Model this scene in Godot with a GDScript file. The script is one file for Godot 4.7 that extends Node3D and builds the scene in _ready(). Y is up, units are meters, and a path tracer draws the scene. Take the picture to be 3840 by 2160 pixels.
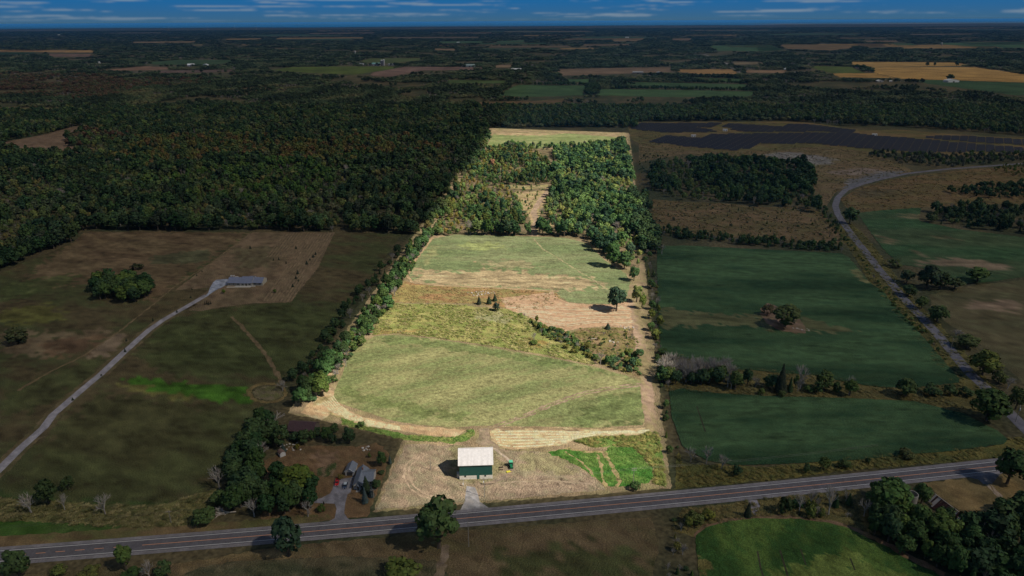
extends Node3D
# An aerial view over farmland: a sunlit farm lot with a green barn under an opening in added clouds, woods, fields, roads and a lake on the horizon.

var rng := RandomNumberGenerator.new()
var nz := FastNoiseLite.new()
var nz2 := FastNoiseLite.new()
var used := {}
var mats := {}
var meshes := {}

class MB:
	var v := PackedVector3Array()
	var n := PackedVector3Array()
	var c := PackedColorArray()
	func tri(a: Vector3, b: Vector3, d: Vector3) -> void:
		v.append(a); v.append(b); v.append(d)
	func quad(a: Vector3, b: Vector3, d: Vector3, e: Vector3) -> void:
		tri(a, b, d); tri(a, d, e)
	func box(at: Vector3, s: Vector3, turn := Basis.IDENTITY) -> void:
		var p := []
		for i in 8:
			p.append(at + turn * (Vector3((i & 1) - 0.5, ((i >> 1) & 1) - 0.5, ((i >> 2) & 1) - 0.5) * s))
		quad(p[0], p[1], p[3], p[2]); quad(p[5], p[4], p[6], p[7]); quad(p[4], p[0], p[2], p[6])
		quad(p[1], p[5], p[7], p[3]); quad(p[2], p[3], p[7], p[6]); quad(p[4], p[5], p[1], p[0])
	func prism(poly: PackedVector2Array, t0: Transform3D, depth: float) -> void:
		var idx := Geometry2D.triangulate_polygon(poly)
		for k in range(0, idx.size(), 3):
			var q := [poly[idx[k]], poly[idx[k + 1]], poly[idx[k + 2]]]
			tri(t0 * Vector3(q[0].x, q[0].y, 0), t0 * Vector3(q[1].x, q[1].y, 0), t0 * Vector3(q[2].x, q[2].y, 0))
			tri(t0 * Vector3(q[0].x, q[0].y, depth), t0 * Vector3(q[2].x, q[2].y, depth), t0 * Vector3(q[1].x, q[1].y, depth))
		for k in poly.size():
			var a := poly[k]
			var b := poly[(k + 1) % poly.size()]
			quad(t0 * Vector3(a.x, a.y, 0), t0 * Vector3(b.x, b.y, 0), t0 * Vector3(b.x, b.y, depth), t0 * Vector3(a.x, a.y, depth))
	func tube(a: Vector3, b: Vector3, r0: float, r1: float, sides := 6, caps := true) -> void:
		var d := (b - a).normalized()
		var x := d.cross(Vector3.UP if absf(d.y) < 0.9 else Vector3.RIGHT).normalized()
		var y := d.cross(x)
		for k in sides:
			var t0 := TAU * k / sides
			var t1 := TAU * (k + 1) / sides
			var u0 := x * cos(t0) + y * sin(t0)
			var u1 := x * cos(t1) + y * sin(t1)
			quad(a + u0 * r0, a + u1 * r0, b + u1 * r1, b + u0 * r1)
			if caps:
				tri(a, a + u1 * r0, a + u0 * r0); tri(b, b + u0 * r1, b + u1 * r1)
	func leaf(p: Vector3, nn: Vector3, s: float, col: Color, soft: Vector3, r: RandomNumberGenerator) -> void:
		var x := nn.cross(Vector3(r.randf() - 0.5, r.randf() - 0.5, r.randf() - 0.5)).normalized()
		var y := nn.cross(x)
		var q := [p - x * s - y * s * 0.55, p + x * s * 0.3 - y * s * 0.75, p + x * s + y * s * 0.35, p - x * s * 0.35 + y * s * 0.8]
		if soft.dot(nn) > 0.0: quad(q[3], q[2], q[1], q[0])
		else: quad(q[0], q[1], q[2], q[3])
		for k in 6:
			n.append(soft); c.append(col)
	func mesh() -> ArrayMesh:
		var a := []
		a.resize(Mesh.ARRAY_MAX)
		a[Mesh.ARRAY_VERTEX] = v
		if n.size() == v.size(): a[Mesh.ARRAY_NORMAL] = n
		if c.size() == v.size(): a[Mesh.ARRAY_COLOR] = c
		var m := ArrayMesh.new()
		m.add_surface_from_arrays(Mesh.PRIMITIVE_TRIANGLES, a)
		return m

# ---------------------------------------------------------------- naming and tagging
func numbered(called: String) -> String:
	used[called] = used.get(called, -1) + 1
	return called if used[called] == 0 else "%s_%03d" % [called, used[called]]

func tag(o: Node, label: String, category := "", group := "", kind := "") -> Node:
	if label: o.set_meta("label", label)
	if category: o.set_meta("category", category)
	if group: o.set_meta("group", group)
	if kind: o.set_meta("kind", kind)
	return o

func thing(called: String, label: String, category: String, at := Vector3.ZERO, turn := 0.0, group := "") -> Node3D:
	var o := Node3D.new()
	o.name = numbered(called)
	add_child(o)
	o.position = at
	o.rotation.y = turn
	tag(o, label, category, group)
	return o

func part(called: String, m, mat: Material, parent: Node) -> MeshInstance3D:
	var o := MeshInstance3D.new()
	o.name = called if parent != self else numbered(called)
	o.mesh = m.mesh() if m is MB else m
	o.material_override = null
	parent.add_child(o, true)
	for k in o.mesh.get_surface_count():
		o.set_surface_override_material(k, mat)
	return o

# ---------------------------------------------------------------- materials
func lin(r: float, g: float, b: float) -> Color:
	return Color(r, g, b).linear_to_srgb()

func noise_tex(size: int, freq: float, lo: float, hi: float, sd: int, octaves := 4, cellular := false) -> NoiseTexture2D:
	var f := FastNoiseLite.new()
	f.seed = sd
	f.noise_type = FastNoiseLite.TYPE_CELLULAR if cellular else FastNoiseLite.TYPE_SIMPLEX_SMOOTH
	f.frequency = freq
	f.fractal_octaves = octaves
	f.fractal_gain = 0.6
	var t := NoiseTexture2D.new()
	t.width = size
	t.height = size
	t.seamless = true
	t.noise = f
	var g := Gradient.new()
	g.set_color(0, Color(lo, lo, lo))
	g.set_color(1, Color(hi, hi, hi))
	t.color_ramp = g
	return t

func plain(key: String, r: float, g: float, b: float, rough := 0.8, metal := 0.0) -> StandardMaterial3D:
	if not mats.has(key):
		var m := StandardMaterial3D.new()
		m.resource_name = key
		m.albedo_color = lin(r, g, b)
		m.roughness = rough
		m.metallic = metal
		mats[key] = m
	return mats[key]

func ground_material(key: String, fine: Texture2D, tile: float, coarse: Texture2D, tile2: float, relief: Texture2D, rtile: float, cm: float) -> void:
	var m := StandardMaterial3D.new()
	m.resource_name = key
	m.vertex_color_use_as_albedo = true
	m.vertex_color_is_srgb = true
	m.albedo_color = Color.WHITE
	m.roughness = 0.95
	m.metallic_specular = 0.2
	m.albedo_texture = fine
	m.uv1_triplanar = true
	m.uv1_world_triplanar = true
	m.uv1_scale = Vector3.ONE / tile
	if coarse:
		m.detail_enabled = true
		m.detail_blend_mode = BaseMaterial3D.BLEND_MODE_MUL
		m.detail_albedo = coarse
		m.detail_uv_layer = BaseMaterial3D.DETAIL_UV_2
		m.uv2_triplanar = true
		m.uv2_world_triplanar = true
		m.uv2_scale = Vector3.ONE / tile2
	if cm > 0.0:
		m.heightmap_enabled = true
		m.heightmap_texture = relief
		m.heightmap_scale = cm
	mats[key] = m

func leaf_material(r: float, g: float, b: float) -> StandardMaterial3D:
	var key := "leaf_%d_%d_%d" % [int(r * 500), int(g * 500), int(b * 500)]
	if not mats.has(key):
		var m := StandardMaterial3D.new()
		m.resource_name = key
		m.vertex_color_use_as_albedo = true
		m.vertex_color_is_srgb = true
		m.albedo_color = lin(r * 1.4, g * 1.4, b * 1.4)
		m.roughness = 0.75
		m.metallic_specular = 0.3
		mats[key] = m
	return mats[key]

# what a ground material's grain takes away on average, given back to the colour under it
const GAIN := {"grass": 1.7, "rough": 2.05, "hay": 2.0, "straw": 2.05, "soil": 1.7, "gravel": 1.4, "crop": 2.05, "far": 1.7, "land": 2.05}

func stored(c: Color) -> Color:
	# vertex colours are kept in bytes: gamma 2.2 spends them well on dark tones
	return Color(pow(clampf(c.r, 0.0, 1.0), 0.4545), pow(clampf(c.g, 0.0, 1.0), 0.4545), pow(clampf(c.b, 0.0, 1.0), 0.4545))

func make_materials() -> void:
	var f1 := noise_tex(512, 0.085, 0.7, 1.0, 11, 4)
	var f2 := noise_tex(512, 0.03, 0.84, 1.0, 23, 4)
	var f3 := noise_tex(512, 0.1, 0.55, 1.0, 31, 4)
	var h1 := noise_tex(512, 0.05, 0.0, 1.0, 47, 4)
	ground_material("grass", f1, 41.0, f2, 173.0, h1, 29.0, 18.0)
	ground_material("rough", f3, 37.0, f2, 211.0, h1, 23.0, 55.0)
	ground_material("hay", f1, 39.0, f1, 127.0, h1, 26.0, 22.0)
	ground_material("straw", f3, 31.0, f2, 87.0, h1, 17.0, 30.0)
	ground_material("soil", f1, 29.0, f2, 113.0, h1, 19.0, 22.0)
	ground_material("gravel", f2, 17.0, f2, 71.0, h1, 9.0, 4.0)
	ground_material("crop", f3, 41.0, f2, 149.0, h1, 21.0, 45.0)
	ground_material("far", f1, 400.0, f2, 1900.0, h1, 90.0, 0.0)
	ground_material("land", f3, 190.0, f2, 1300.0, h1, 40.0, 40.0)
	var fol := StandardMaterial3D.new()
	fol.resource_name = "foliage"
	fol.vertex_color_use_as_albedo = true
	fol.vertex_color_is_srgb = true
	fol.roughness = 0.75
	fol.metallic_specular = 0.3
	mats["foliage"] = fol
	plain("bark", 0.09, 0.07, 0.05, 0.9)
	plain("grey_bark", 0.27, 0.25, 0.235, 0.9)
	var bare := StandardMaterial3D.new()
	bare.resource_name = "bare_wood"
	bare.vertex_color_use_as_albedo = true
	bare.vertex_color_is_srgb = true
	bare.roughness = 0.9
	mats["bare"] = bare

# ---------------------------------------------------------------- ground sheets
func pts(a: Array) -> PackedVector2Array:
	var p := PackedVector2Array()
	for k in range(0, a.size(), 2):
		p.append(Vector2(a[k], a[k + 1]))
	return p

func bounds(p: PackedVector2Array) -> Rect2:
	var r := Rect2(p[0], Vector2.ZERO)
	for q in p: r = r.expand(q)
	return r

# cells of a grid that lie in a polygon, those on its outline clipped to it
func cells(poly: PackedVector2Array, cell: float) -> Array:
	var r := bounds(poly)
	var nx := int(ceil(r.size.x / cell)) + 1
	var ny := int(ceil(r.size.y / cell)) + 1
	var o := r.position - Vector2(0.13, 0.17) * cell
	var cut := {}
	for k in poly.size():
		var a := poly[k]
		var b := poly[(k + 1) % poly.size()]
		var steps := int(ceil(a.distance_to(b) / cell * 4.0)) + 1
		for s in steps + 1:
			var q := (a.lerp(b, float(s) / steps) - o) / cell
			for e in [Vector2.ZERO, Vector2(0.06, 0), Vector2(-0.06, 0), Vector2(0, 0.06), Vector2(0, -0.06)]:
				var w: Vector2 = q + e
				cut[Vector2i(int(floor(w.x)), int(floor(w.y)))] = true
	var out := []
	for i in range(-1, nx + 1):
		for j in range(-1, ny + 1):
			var c0 := o + Vector2(i, j) * cell
			var sq := PackedVector2Array([c0, c0 + Vector2(cell, 0), c0 + Vector2(cell, cell), c0 + Vector2(0, cell)])
			if cut.has(Vector2i(i, j)):
				for piece in Geometry2D.intersect_polygons(sq, poly):
					out.append(piece)
			elif Geometry2D.is_point_in_polygon(c0 + Vector2(cell, cell) * 0.5, poly):
				out.append(sq)
	return out

func ragged(poly: PackedVector2Array, step: float, amp: float) -> PackedVector2Array:
	# field edges wander a little
	var out := PackedVector2Array()
	for k in poly.size():
		var a := poly[k]
		var b := poly[(k + 1) % poly.size()]
		var n := int(ceil(a.distance_to(b) / step))
		for i in n:
			var p := a.lerp(b, float(i) / n)
			out.append(p + Vector2(nz2.get_noise_2d(p.x * 120.0 / step, p.y * 120.0 / step), nz2.get_noise_2d(p.x * 120.0 / step + 400.0, p.y * 120.0 / step)) * amp * 2.0)
	return out

func sheet(d: Array) -> void:
	# [name, label, outline, height, cell, base colour, second colour, frequency, angle, stretch, material, patches]
	var poly := pts(d[2])
	if d[10] != "gravel" and d[0] != "planting_row" and d[0] != "tramline":
		poly = ragged(poly, 14.0 if d[10] == "far" else 2.2, 9.0 if d[10] == "far" else 0.35 if d[4] <= 1.6 else 0.8)
	var ca := cos(deg_to_rad(d[8]))
	var sa := sin(deg_to_rad(d[8]))
	var base := Color(d[5][0], d[5][1], d[5][2])
	var second := Color(d[6][0], d[6][1], d[6][2])
	var patches := []
	for q in d[11]:
		var pp := pts(q[0])
		patches.append([pp, bounds(pp).grow(q[3]), Color(q[1][0], q[1][1], q[1][2]), q[2], q[3]])
	var m := MB.new()
	var f: float = d[7]
	var st: float = d[9]
	var y: float = d[3]
	var seen := {}
	for piece in cells(poly, d[4]):
		var idx := PackedInt32Array([0, 1, 2, 0, 2, 3]) if piece.size() == 4 else Geometry2D.triangulate_polygon(piece)
		for k in idx:
			var p: Vector2 = piece[k]
			var key := Vector2i(roundi(p.x * 20), roundi(p.y * 20))
			if not seen.has(key):
				var u := (p.x * ca + p.y * sa) / st
				var w := -p.x * sa + p.y * ca
				var a := nz.get_noise_2d(u * f * 100.0, w * f * 100.0)
				var b := nz2.get_noise_2d(u * f * 430.0 + 77.0, w * f * 430.0)
				var e := nz2.get_noise_2d(u * f * 1500.0 - 31.0, w * f * 1500.0)
				var t := smoothstep(-0.26, 0.26, a * 0.7 + b * 0.5 + e * 0.22)
				var col := base.lerp(second, t)
				for q in patches:
					if q[1].has_point(p):
						var wob: Vector2 = Vector2(nz.get_noise_2d(p.x * 9.0, p.y * 9.0 + 500.0), nz.get_noise_2d(p.x * 9.0 + 900.0, p.y * 9.0)) * q[4] * 1.6
						if Geometry2D.is_point_in_polygon(p + wob, q[0]):
							var pc: Color = q[2]
							col = col.lerp(pc * (0.88 + 0.3 * (b + 0.35)), q[3])
				seen[key] = stored(col * (1.0 + 0.45 * b + 0.55 * e) * GAIN[d[10]])
			m.v.append(Vector3(p.x, y, p.y))
			m.c.append(seen[key])
	if m.v.is_empty(): return
	var parent: Node = self
	var o: MeshInstance3D
	if d[0] == "planting_row":
		o = part(d[0], m, mats[d[10]], get_node("nursery_plot"))
	else:
		o = part(d[0], m, mats[d[10]], self)
		tag(o, d[1], str(d[0]).split("_")[-1], "", "structure")

func big_ground() -> void:
	var xs := [0.0]
	var step := 16.0
	while xs[-1] < 100000.0:
		xs.append(xs[-1] + step)
		if xs[-1] > 500.0: step *= 1.08
	var ax := []
	for k in range(xs.size() - 1, 0, -1): ax.append(-xs[k])
	ax.append_array(xs)
	var az := []
	step = 16.0
	var z := 600.0
	while z > -130000.0:
		az.append(z)
		z -= step
		if z < -1200.0: step *= 1.045
	az.append(-130000.0)
	var m := MB.new()
	var col := func(x: float, zz: float) -> Color:
		var a := nz.get_noise_2d(x * 0.9, zz * 0.9)
		var b := nz2.get_noise_2d(x * 6.0, zz * 6.0)
		var t := smoothstep(-0.3, 0.3, a + 0.5 * b)
		var c := Color(0.055, 0.062, 0.033).lerp(Color(0.11, 0.09, 0.05), t)
		return stored(c * GAIN["land"])
	for i in ax.size() - 1:
		for j in az.size() - 1:
			var p := [Vector3(ax[i], 0, az[j]), Vector3(ax[i + 1], 0, az[j]), Vector3(ax[i + 1], 0, az[j + 1]), Vector3(ax[i], 0, az[j + 1])]
			m.quad(p[0], p[1], p[2], p[3])
			for k in [0, 1, 2, 0, 2, 3]:
				m.c.append(col.call(p[k].x, p[k].z))
	tag(part("ground", m, mats["land"], self), "open countryside reaching to the lake", "ground", "", "structure")

# ---------------------------------------------------------------- plants
func vary(r: RandomNumberGenerator, lo: float, hi: float) -> Color:
	var k := r.randf_range(lo, hi)
	k /= 1.4
	return stored(Color(k * r.randf_range(0.9, 1.12), k, k * r.randf_range(0.85, 1.1)))

# plants are built ten metres tall and about seven wide, then scaled
func crown_mesh(kind: String, sd: int, count: int, leaf: float) -> MB:
	var r := RandomNumberGenerator.new()
	r.seed = sd
	var m := MB.new()
	if kind == "c":
		for k in count:
			var t := pow(r.randf(), 0.62)
			var y := 10.0 - 9.4 * t
			var lay := fposmod(y * 1.15, 1.0)
			var rad := (0.25 + 2.9 * t) * (0.72 + 0.36 * (1.0 - lay)) * r.randf_range(0.72, 1.05)
			var a := r.randf() * TAU
			var dir := Vector3(cos(a), 0, sin(a))
			var nn := (dir + Vector3(0, 0.75, 0) + Vector3(r.randf() - 0.5, r.randf() - 0.5, r.randf() - 0.5) * 0.7).normalized()
			m.leaf(Vector3(0, y, 0) + dir * rad, nn, leaf * (0.6 + 0.6 * t), vary(r, 0.72, 1.3), (dir * 0.8 + nn).normalized(), r)
		return m
	var lobes := []
	var mid := Vector3(0, 5.15, 0)
	var R := Vector3(3.4, 4.65, 3.4)
	var nl := 24
	if kind == "t":
		mid = Vector3(0, 5.6, 0); R = Vector3(2.5, 4.3, 2.5); nl = 13
	elif kind == "s":
		mid = Vector3(0, 4.3, 0); R = Vector3(4.4, 5.2, 4.4); nl = 14
	lobes.append([mid, R * 0.74])
	for k in nl:
		var yy := r.randf_range(-0.7, 1.0)
		var a := k * 2.39996 + r.randf() * 0.7
		var q := sqrt(maxf(0.0, 1.0 - yy * yy))
		var dir := Vector3(cos(a) * q, yy, sin(a) * q)
		var s := r.randf_range(0.22, 0.4)
		lobes.append([mid + dir * R * r.randf_range(0.58, 0.8), Vector3(3.5, 3.3, 3.5) * s if kind == "b" else R * s])
	for k in count:
		var l = lobes[0] if k % 6 == 0 else lobes[1 + r.randi() % nl]
		var d := Vector3(r.randfn(), r.randfn(), r.randfn()).normalized()
		if d.y < -0.35 and r.randf() < 0.65: d.y = -d.y
		var p: Vector3 = l[0] + d * l[1] * r.randf_range(0.78, 1.08)
		if p.y < 0.15: p.y = 0.15 + r.randf() * 0.4
		var nn := (d + Vector3(r.randf() - 0.5, r.randf() - 0.4, r.randf() - 0.5) * 1.1).normalized()
		var soft := (d * 1.1 + nn * 0.8 + (p - mid).normalized() * 0.5).normalized()
		m.leaf(p, nn, leaf * r.randf_range(0.7, 1.3), vary(r, 0.66, 1.36), soft, r)
	return m

func trunk_mesh(kind: String, sd: int) -> MB:
	var r := RandomNumberGenerator.new()
	r.seed = sd
	var m := MB.new()
	var top := {"b": 6.0, "t": 7.0, "c": 9.0, "s": 3.0}[kind] as float
	m.tube(Vector3(0, -0.3, 0), Vector3(0.1, top * 0.5, 0), 0.34, 0.24, 6, false)
	m.tube(Vector3(0.1, top * 0.5, 0), Vector3(0, top, 0.1), 0.24, 0.09, 5, false)
	if kind != "c":
		for k in 5:
			var a := k * 1.3 + r.randf()
			var b := Vector3(0.1, r.randf_range(0.25, 0.5) * top, 0)
			m.tube(b, b + Vector3(cos(a) * 1.9, r.randf_range(1.2, 2.4), sin(a) * 1.9), 0.14, 0.05, 4, false)
	return m

func bare_mesh(sd: int, deep := 3) -> MB:
	var r := RandomNumberGenerator.new()
	r.seed = sd
	var m := MB.new()
	var stack := [[Vector3(0, -0.3, 0), Vector3(0.06 * r.randfn(), 1, 0.06 * r.randfn()).normalized(), 3.3, 0.3, 0]]
	while stack:
		var s = stack.pop_back()
		var e: Vector3 = s[0] + s[1] * s[2]
		m.tube(s[0], e, s[3], s[3] * 0.66, 4 if s[4] < 2 else 3, false)
		var col := vary(r, 0.8, 1.25)
		while m.c.size() < m.v.size(): m.c.append(col)
		if s[4] >= deep: continue
		var kids := 4 if s[4] == 0 else 4 if s[4] == 1 else 4
		for k in kids + (1 if s[4] == 0 else 0):
			var a := TAU * k / kids + r.randf() * 1.2
			var side: Vector3 = s[1].cross(Vector3(cos(a), 0.3, sin(a))).normalized()
			var spread := r.randf_range(0.35, 0.95)
			var dd: Vector3 = (s[1] + side * spread + Vector3(0, 0.22, 0)).normalized()
			var from: Vector3 = s[0].lerp(e, r.randf_range(0.5, 1.0))
			stack.append([from, dd, s[2] * r.randf_range(0.62, 0.86), s[3] * 0.58, s[4] + 1])
	return m

func plant(kind: String, sd: int, detail: int) -> Array:
	# [crown mesh, trunk mesh] at detail 2 (near), 1 (mid) or 0 (far)
	var key := "%s%d_%d" % [kind, sd, detail]
	if not meshes.has(key):
		if kind == "d":
			meshes[key] = [bare_mesh(100 + sd, 3 if detail > 0 else 2).mesh(), null]
		else:
			var count: int = [150, 360, 1050][detail]
			var size: float = [0.95, 0.64, 0.43][detail]
			if kind == "s": size *= 1.2; count = int(count * 0.6)
			if kind == "c": size *= 1.05; count = int(count * 0.8)
			meshes[key] = [crown_mesh(kind, 7 + sd * 13, count, size).mesh(), trunk_mesh(kind, 3 + sd).mesh()]
	return meshes[key]

const KINDNAME := {"b": "broadleaf_tree", "t": "slender_tree", "c": "evergreen_tree", "d": "bare_tree", "s": "shrub"}
const KINDWORD := {"b": "rounded broadleaf tree", "t": "slender young tree", "c": "pointed evergreen", "d": "bare grey tree", "s": "leafy shrub"}
const KINDCAT := {"b": "tree", "t": "tree", "c": "tree", "d": "tree", "s": "shrub"}

func single_plant(kind: String, at: Vector2, h: float, w: float, col: Array, label: String, group: String, sd: int, turn: float) -> void:
	var near := at.length() < 650.0
	var o := thing(KINDNAME[kind], label, KINDCAT[kind], Vector3(at.x, 0, at.y), turn, group)
	var pm := plant(kind, sd, 2 if near else 1)
	var base_w: float = {"b": 7.4, "t": 5.6, "c": 6.2, "d": 7.0, "s": 9.2}[kind]
	var s := Vector3(w / base_w, h / 10.0, w / base_w)
	if kind == "d":
		var lim := part("branches", pm[0], mats["bare_grey"], o)
		lim.scale = s
		lim.name = "trunk"
		return
	var q := snappedf(col[0], 0.012)
	var g := snappedf(col[1], 0.012)
	var b := snappedf(col[2], 0.01)
	var t := part("trunk", pm[1], mats["bark"], o)
	t.scale = s
	var c := part("crown", pm[0], leaf_material(maxf(q, 0.012), g, maxf(b, 0.01)), o)
	c.scale = s

func pick(mix: Array) -> String:
	var r: float = rng.randf() * (mix[0] + mix[1] + mix[2] + mix[3] + mix[4])
	for k in 5:
		r -= mix[k]
		if r <= 0.0: return "btcds"[k]
	return "b"

func scatter(rows: Dictionary, key: String, at: Vector2, s: Vector3, col: Color, turn: float) -> void:
	if not rows.has(key): rows[key] = []
	rows[key].append([at, s, col, turn])

func multimesh(called: String, mesh: Mesh, mat: Material, rows: Array, parent: Node) -> void:
	var mm := MultiMesh.new()
	mm.transform_format = MultiMesh.TRANSFORM_3D
	mm.use_colors = true
	mm.mesh = mesh
	mm.instance_count = rows.size()
	for k in rows.size():
		var r = rows[k]
		var b := Basis(Vector3.UP, r[3]) * Basis.from_scale(r[1])
		mm.set_instance_transform(k, Transform3D(b, Vector3(r[0].x, -0.1, r[0].y)))
		mm.set_instance_color(k, stored(r[2] * 1.4))
	var o := MultiMeshInstance3D.new()
	o.name = called
	o.multimesh = mm
	o.material_override = mat
	parent.add_child(o, true)

func in_view(p: Vector2, slack := 1.0) -> bool:
	return p.y < -130.0 and absf(p.x) < -p.y * 0.84 * slack + 60.0

func look_of(kind: String, h: float, lo: float, hi: float, col: Array) -> String:
	var size := "" if kind == "s" else "tall " if h > lerpf(lo, hi, 0.72) else "short " if h < lerpf(lo, hi, 0.28) else ""
	if kind == "d": return size + KINDWORD[kind]
	var hue := "yellow green " if col[0] > col[1] * 0.78 and col[0] < col[1] * 1.1 else "orange brown " if col[0] >= col[1] * 1.1 else "dark green " if col[1] < 0.068 else "bright green " if col[1] > 0.125 else "green "
	return size + hue + KINDWORD[kind]

func plants() -> void:
	var twice := {}
	for d in SINGLE: twice[d[6]] = twice.get(d[6], 0) + 1
	for d in SINGLE:
		var sd := int(absf(d[0] * 7.0 + d[1] * 3.0)) % 4
		var k: String = d[4]
		var hh: float = d[2] * (0.92 if k == "b" else 1.0)
		single_plant(k, Vector2(d[0], d[1]), hh, d[3], d[5], d[6], d[6] + " group" if twice[d[6]] > 1 else "", sd, sd * 1.7 + d[0])
	# clearings no wood may grow into
	var keep_out := []
	for s in SHEETS:
		if s[0] in ["upper_field", "far_lot_field", "wood_track", "wood_clearing", "glade", "bungalow_field", "hay_field", "soybean_field", "solar_ground", "far_pasture", "forest_glade", "gravel_drive", "side_road", "house_driveway", "parking_pad"] or s[3] >= 0.5 or s[0] == "far_brown_field":
			var pp := pts(s[2])
			keep_out.append([pp, bounds(pp), s[0] in ["wood_track", "gravel_drive", "side_road", "house_driveway"]])
	for q in EXTRA_OUT:
		var pp := pts(q)
		keep_out.append([pp, bounds(pp), q.size() != 8 and q.size() != 12])
	var pool := []
	var rows := {}
	for ri in REG.size():
		var d = REG[ri]
		var poly := pts(d[0])
		var b := bounds(poly)
		var sp: float = d[1]
		var wooded := false
		for w in ["wood", "copse", "thicket", "grove"]:
			if w in d[6].split(" ").slice(0, 5): wooded = true
		for i in int(b.size.x / sp) + 1:
			for j in int(b.size.y / sp) + 1:
				var p := b.position + Vector2(i + rng.randf() * 0.95, j + rng.randf() * 0.95) * sp
				if not in_view(p) or not Geometry2D.is_point_in_polygon(p, poly): continue
				var bad := false
				for q in keep_out:
					if not wooded and not q[2]: continue
					if q[1].has_point(p) and Geometry2D.is_point_in_polygon(p, q[0]): bad = true; break
				if bad: continue
				var kind := pick(d[4])
				var h := rng.randf_range(d[2], d[3])
				if kind == "s": h = minf(h * 0.5, 5.0)
				if kind == "c": h *= 0.8
				var stand := 0.0
				if wooded and ("wood" in d[6] or "copse" in d[6]):
					stand = nz2.get_noise_2d(p.x * 1.1 + 50.0, p.y * 0.8)
					if kind in ["b", "t"] and stand > 0.16: h *= 1.12
					elif stand < -0.14:
						h *= rng.randf_range(0.5, 0.8)
						if rng.randf() < 0.14: kind = "d"
					h *= rng.randf_range(0.82, 1.1)
				var w: float = h * {"b": rng.randf_range(0.62, 0.9), "t": rng.randf_range(0.38, 0.55), "c": rng.randf_range(0.35, 0.5), "d": rng.randf_range(0.5, 0.75), "s": rng.randf_range(0.9, 1.7)}[kind]
				var pal: Array = d[5]
				var pk := (rng.randi() % (pal.size() / 3)) * 3
				var col := [pal[pk], pal[pk + 1], pal[pk + 2]]
				if wooded:
					var tone := 1.0 - clampf(stand * 1.5, -0.35, 0.42)
					var gold := 1.0 + clampf(-stand * 1.2, -0.1, 0.35)
					col = [col[0] * tone * gold, col[1] * tone, col[2] * tone]
				if d[6].begins_with("in the great wood"): col = wood_colour(p, col)
				pool.append([h * sqrt(w / h) / p.length(), kind, p, h, w, col, ri, rng.randi() % 4, rng.randf() * TAU])
	pool.sort_custom(func(a, b2): return a[0] > b2[0])
	var left := {"b": 300 - used.get("broadleaf_tree", 0), "t": 120, "c": 90, "d": 170, "s": 220}
	for q in pool:
		if left[q[1]] > 0 and absf(q[2].x) < -q[2].y * 0.8:
			left[q[1]] -= 1
			single_plant(q[1], q[2], q[3], q[4], q[5], "%s %s" % [look_of(q[1], q[3], REG[q[6]][2], REG[q[6]][3], q[5]), REG[q[6]][6]], "%ss %s" % [look_of(q[1], q[3], REG[q[6]][2], REG[q[6]][3], q[5]), REG[q[6]][6]], q[7], q[8])
		else:
			var det := 1 if q[2].length() < 1000.0 else 0
			var bw: float = {"b": 7.4, "t": 5.6, "c": 6.2, "d": 7.0, "s": 9.2}[q[1]]
			var cc := Color(q[5][0], q[5][1], q[5][2]) if q[1] != "d" else Color(0.22, 0.205, 0.195)
			scatter(rows, "%s%d_%d" % [q[1], q[7], det], q[2], Vector3(q[4] / bw, q[3] / 10.0, q[4] / bw), cc, q[8])
	var near_wood := Node3D.new()
	near_wood.name = "woodland"
	add_child(near_wood)
	tag(near_wood, "mass of trees filling the woods and copses around the fields", "woodland", "", "stuff")
	for key in rows:
		var kd: String = key[0]
		var pm := plant(kd, int(key[1]), int(key[3]))
		multimesh({"b": "broadleaf_canopy", "t": "slender_canopy", "c": "evergreen_canopy", "d": "bare_branches", "s": "undergrowth"}[kd], pm[0], mats["foliage"] if kd != "d" else mats["bare"], rows[key], near_wood)
	# far woods beyond fifteen hundred metres
	rows = {}
	var z := 1500.0
	while z < 21000.0:
		var sp := 12.5 if z < 2600.0 else 19.0 if z < 4500.0 else 34.0 if z < 9000.0 else 75.0
		var x := -z * 0.82 - 60.0
		while x < z * 0.82 + 60.0:
			var p := Vector2(x + rng.randf() * sp, -z - rng.randf() * sp)
			x += sp
			var cover := nz.get_noise_2d(p.x * 0.13 + 300.0, p.y * 0.16) + 0.35 * nz2.get_noise_2d(p.x * 0.6, p.y * 0.6)
			if cover > (0.3 if z < 4500.0 else 0.18): continue
			var bad := false
			var behind := p * (CAMH / (CAMH - 11.0))   # the ground that a treetop here would hide
			for q in keep_out:
				if q[1].has_point(p) and Geometry2D.is_point_in_polygon(p, q[0]) or q[1].has_point(behind) and Geometry2D.is_point_in_polygon(behind, q[0]): bad = true; break
			if bad: continue
			var grey := nz.get_noise_2d(p.x * 0.35 - 900.0, p.y * 0.5) > 0.22 and z < 5000.0
			var kind := "d" if grey and rng.randf() < 0.7 else "b" if rng.randf() < 0.8 else "t"
			var h := rng.randf_range(9.0, 14.0)
			var w := sp * rng.randf_range(0.8, 1.25)
			var bw: float = {"b": 7.4, "t": 5.6, "d": 7.0}[kind]
			if kind == "t": w *= 0.7
			if kind == "d": w *= 0.8
			var k := rng.randf_range(0.65, 1.3)
			var patch := nz2.get_noise_2d(p.x * 0.55, p.y * 0.35)
			k *= 1.0 + clampf(patch * 1.7, -0.45, 0.55)
			h *= 1.0 - clampf(patch, -0.25, 0.3)
			var c0 := wood_colour(p, [0.062 * k * (1.0 + maxf(patch, 0.0)), 0.094 * k, 0.046 * k])
			var col := Color(c0[0], c0[1], c0[2])
			if kind == "d": col = Color(0.24, 0.225, 0.225)
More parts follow.
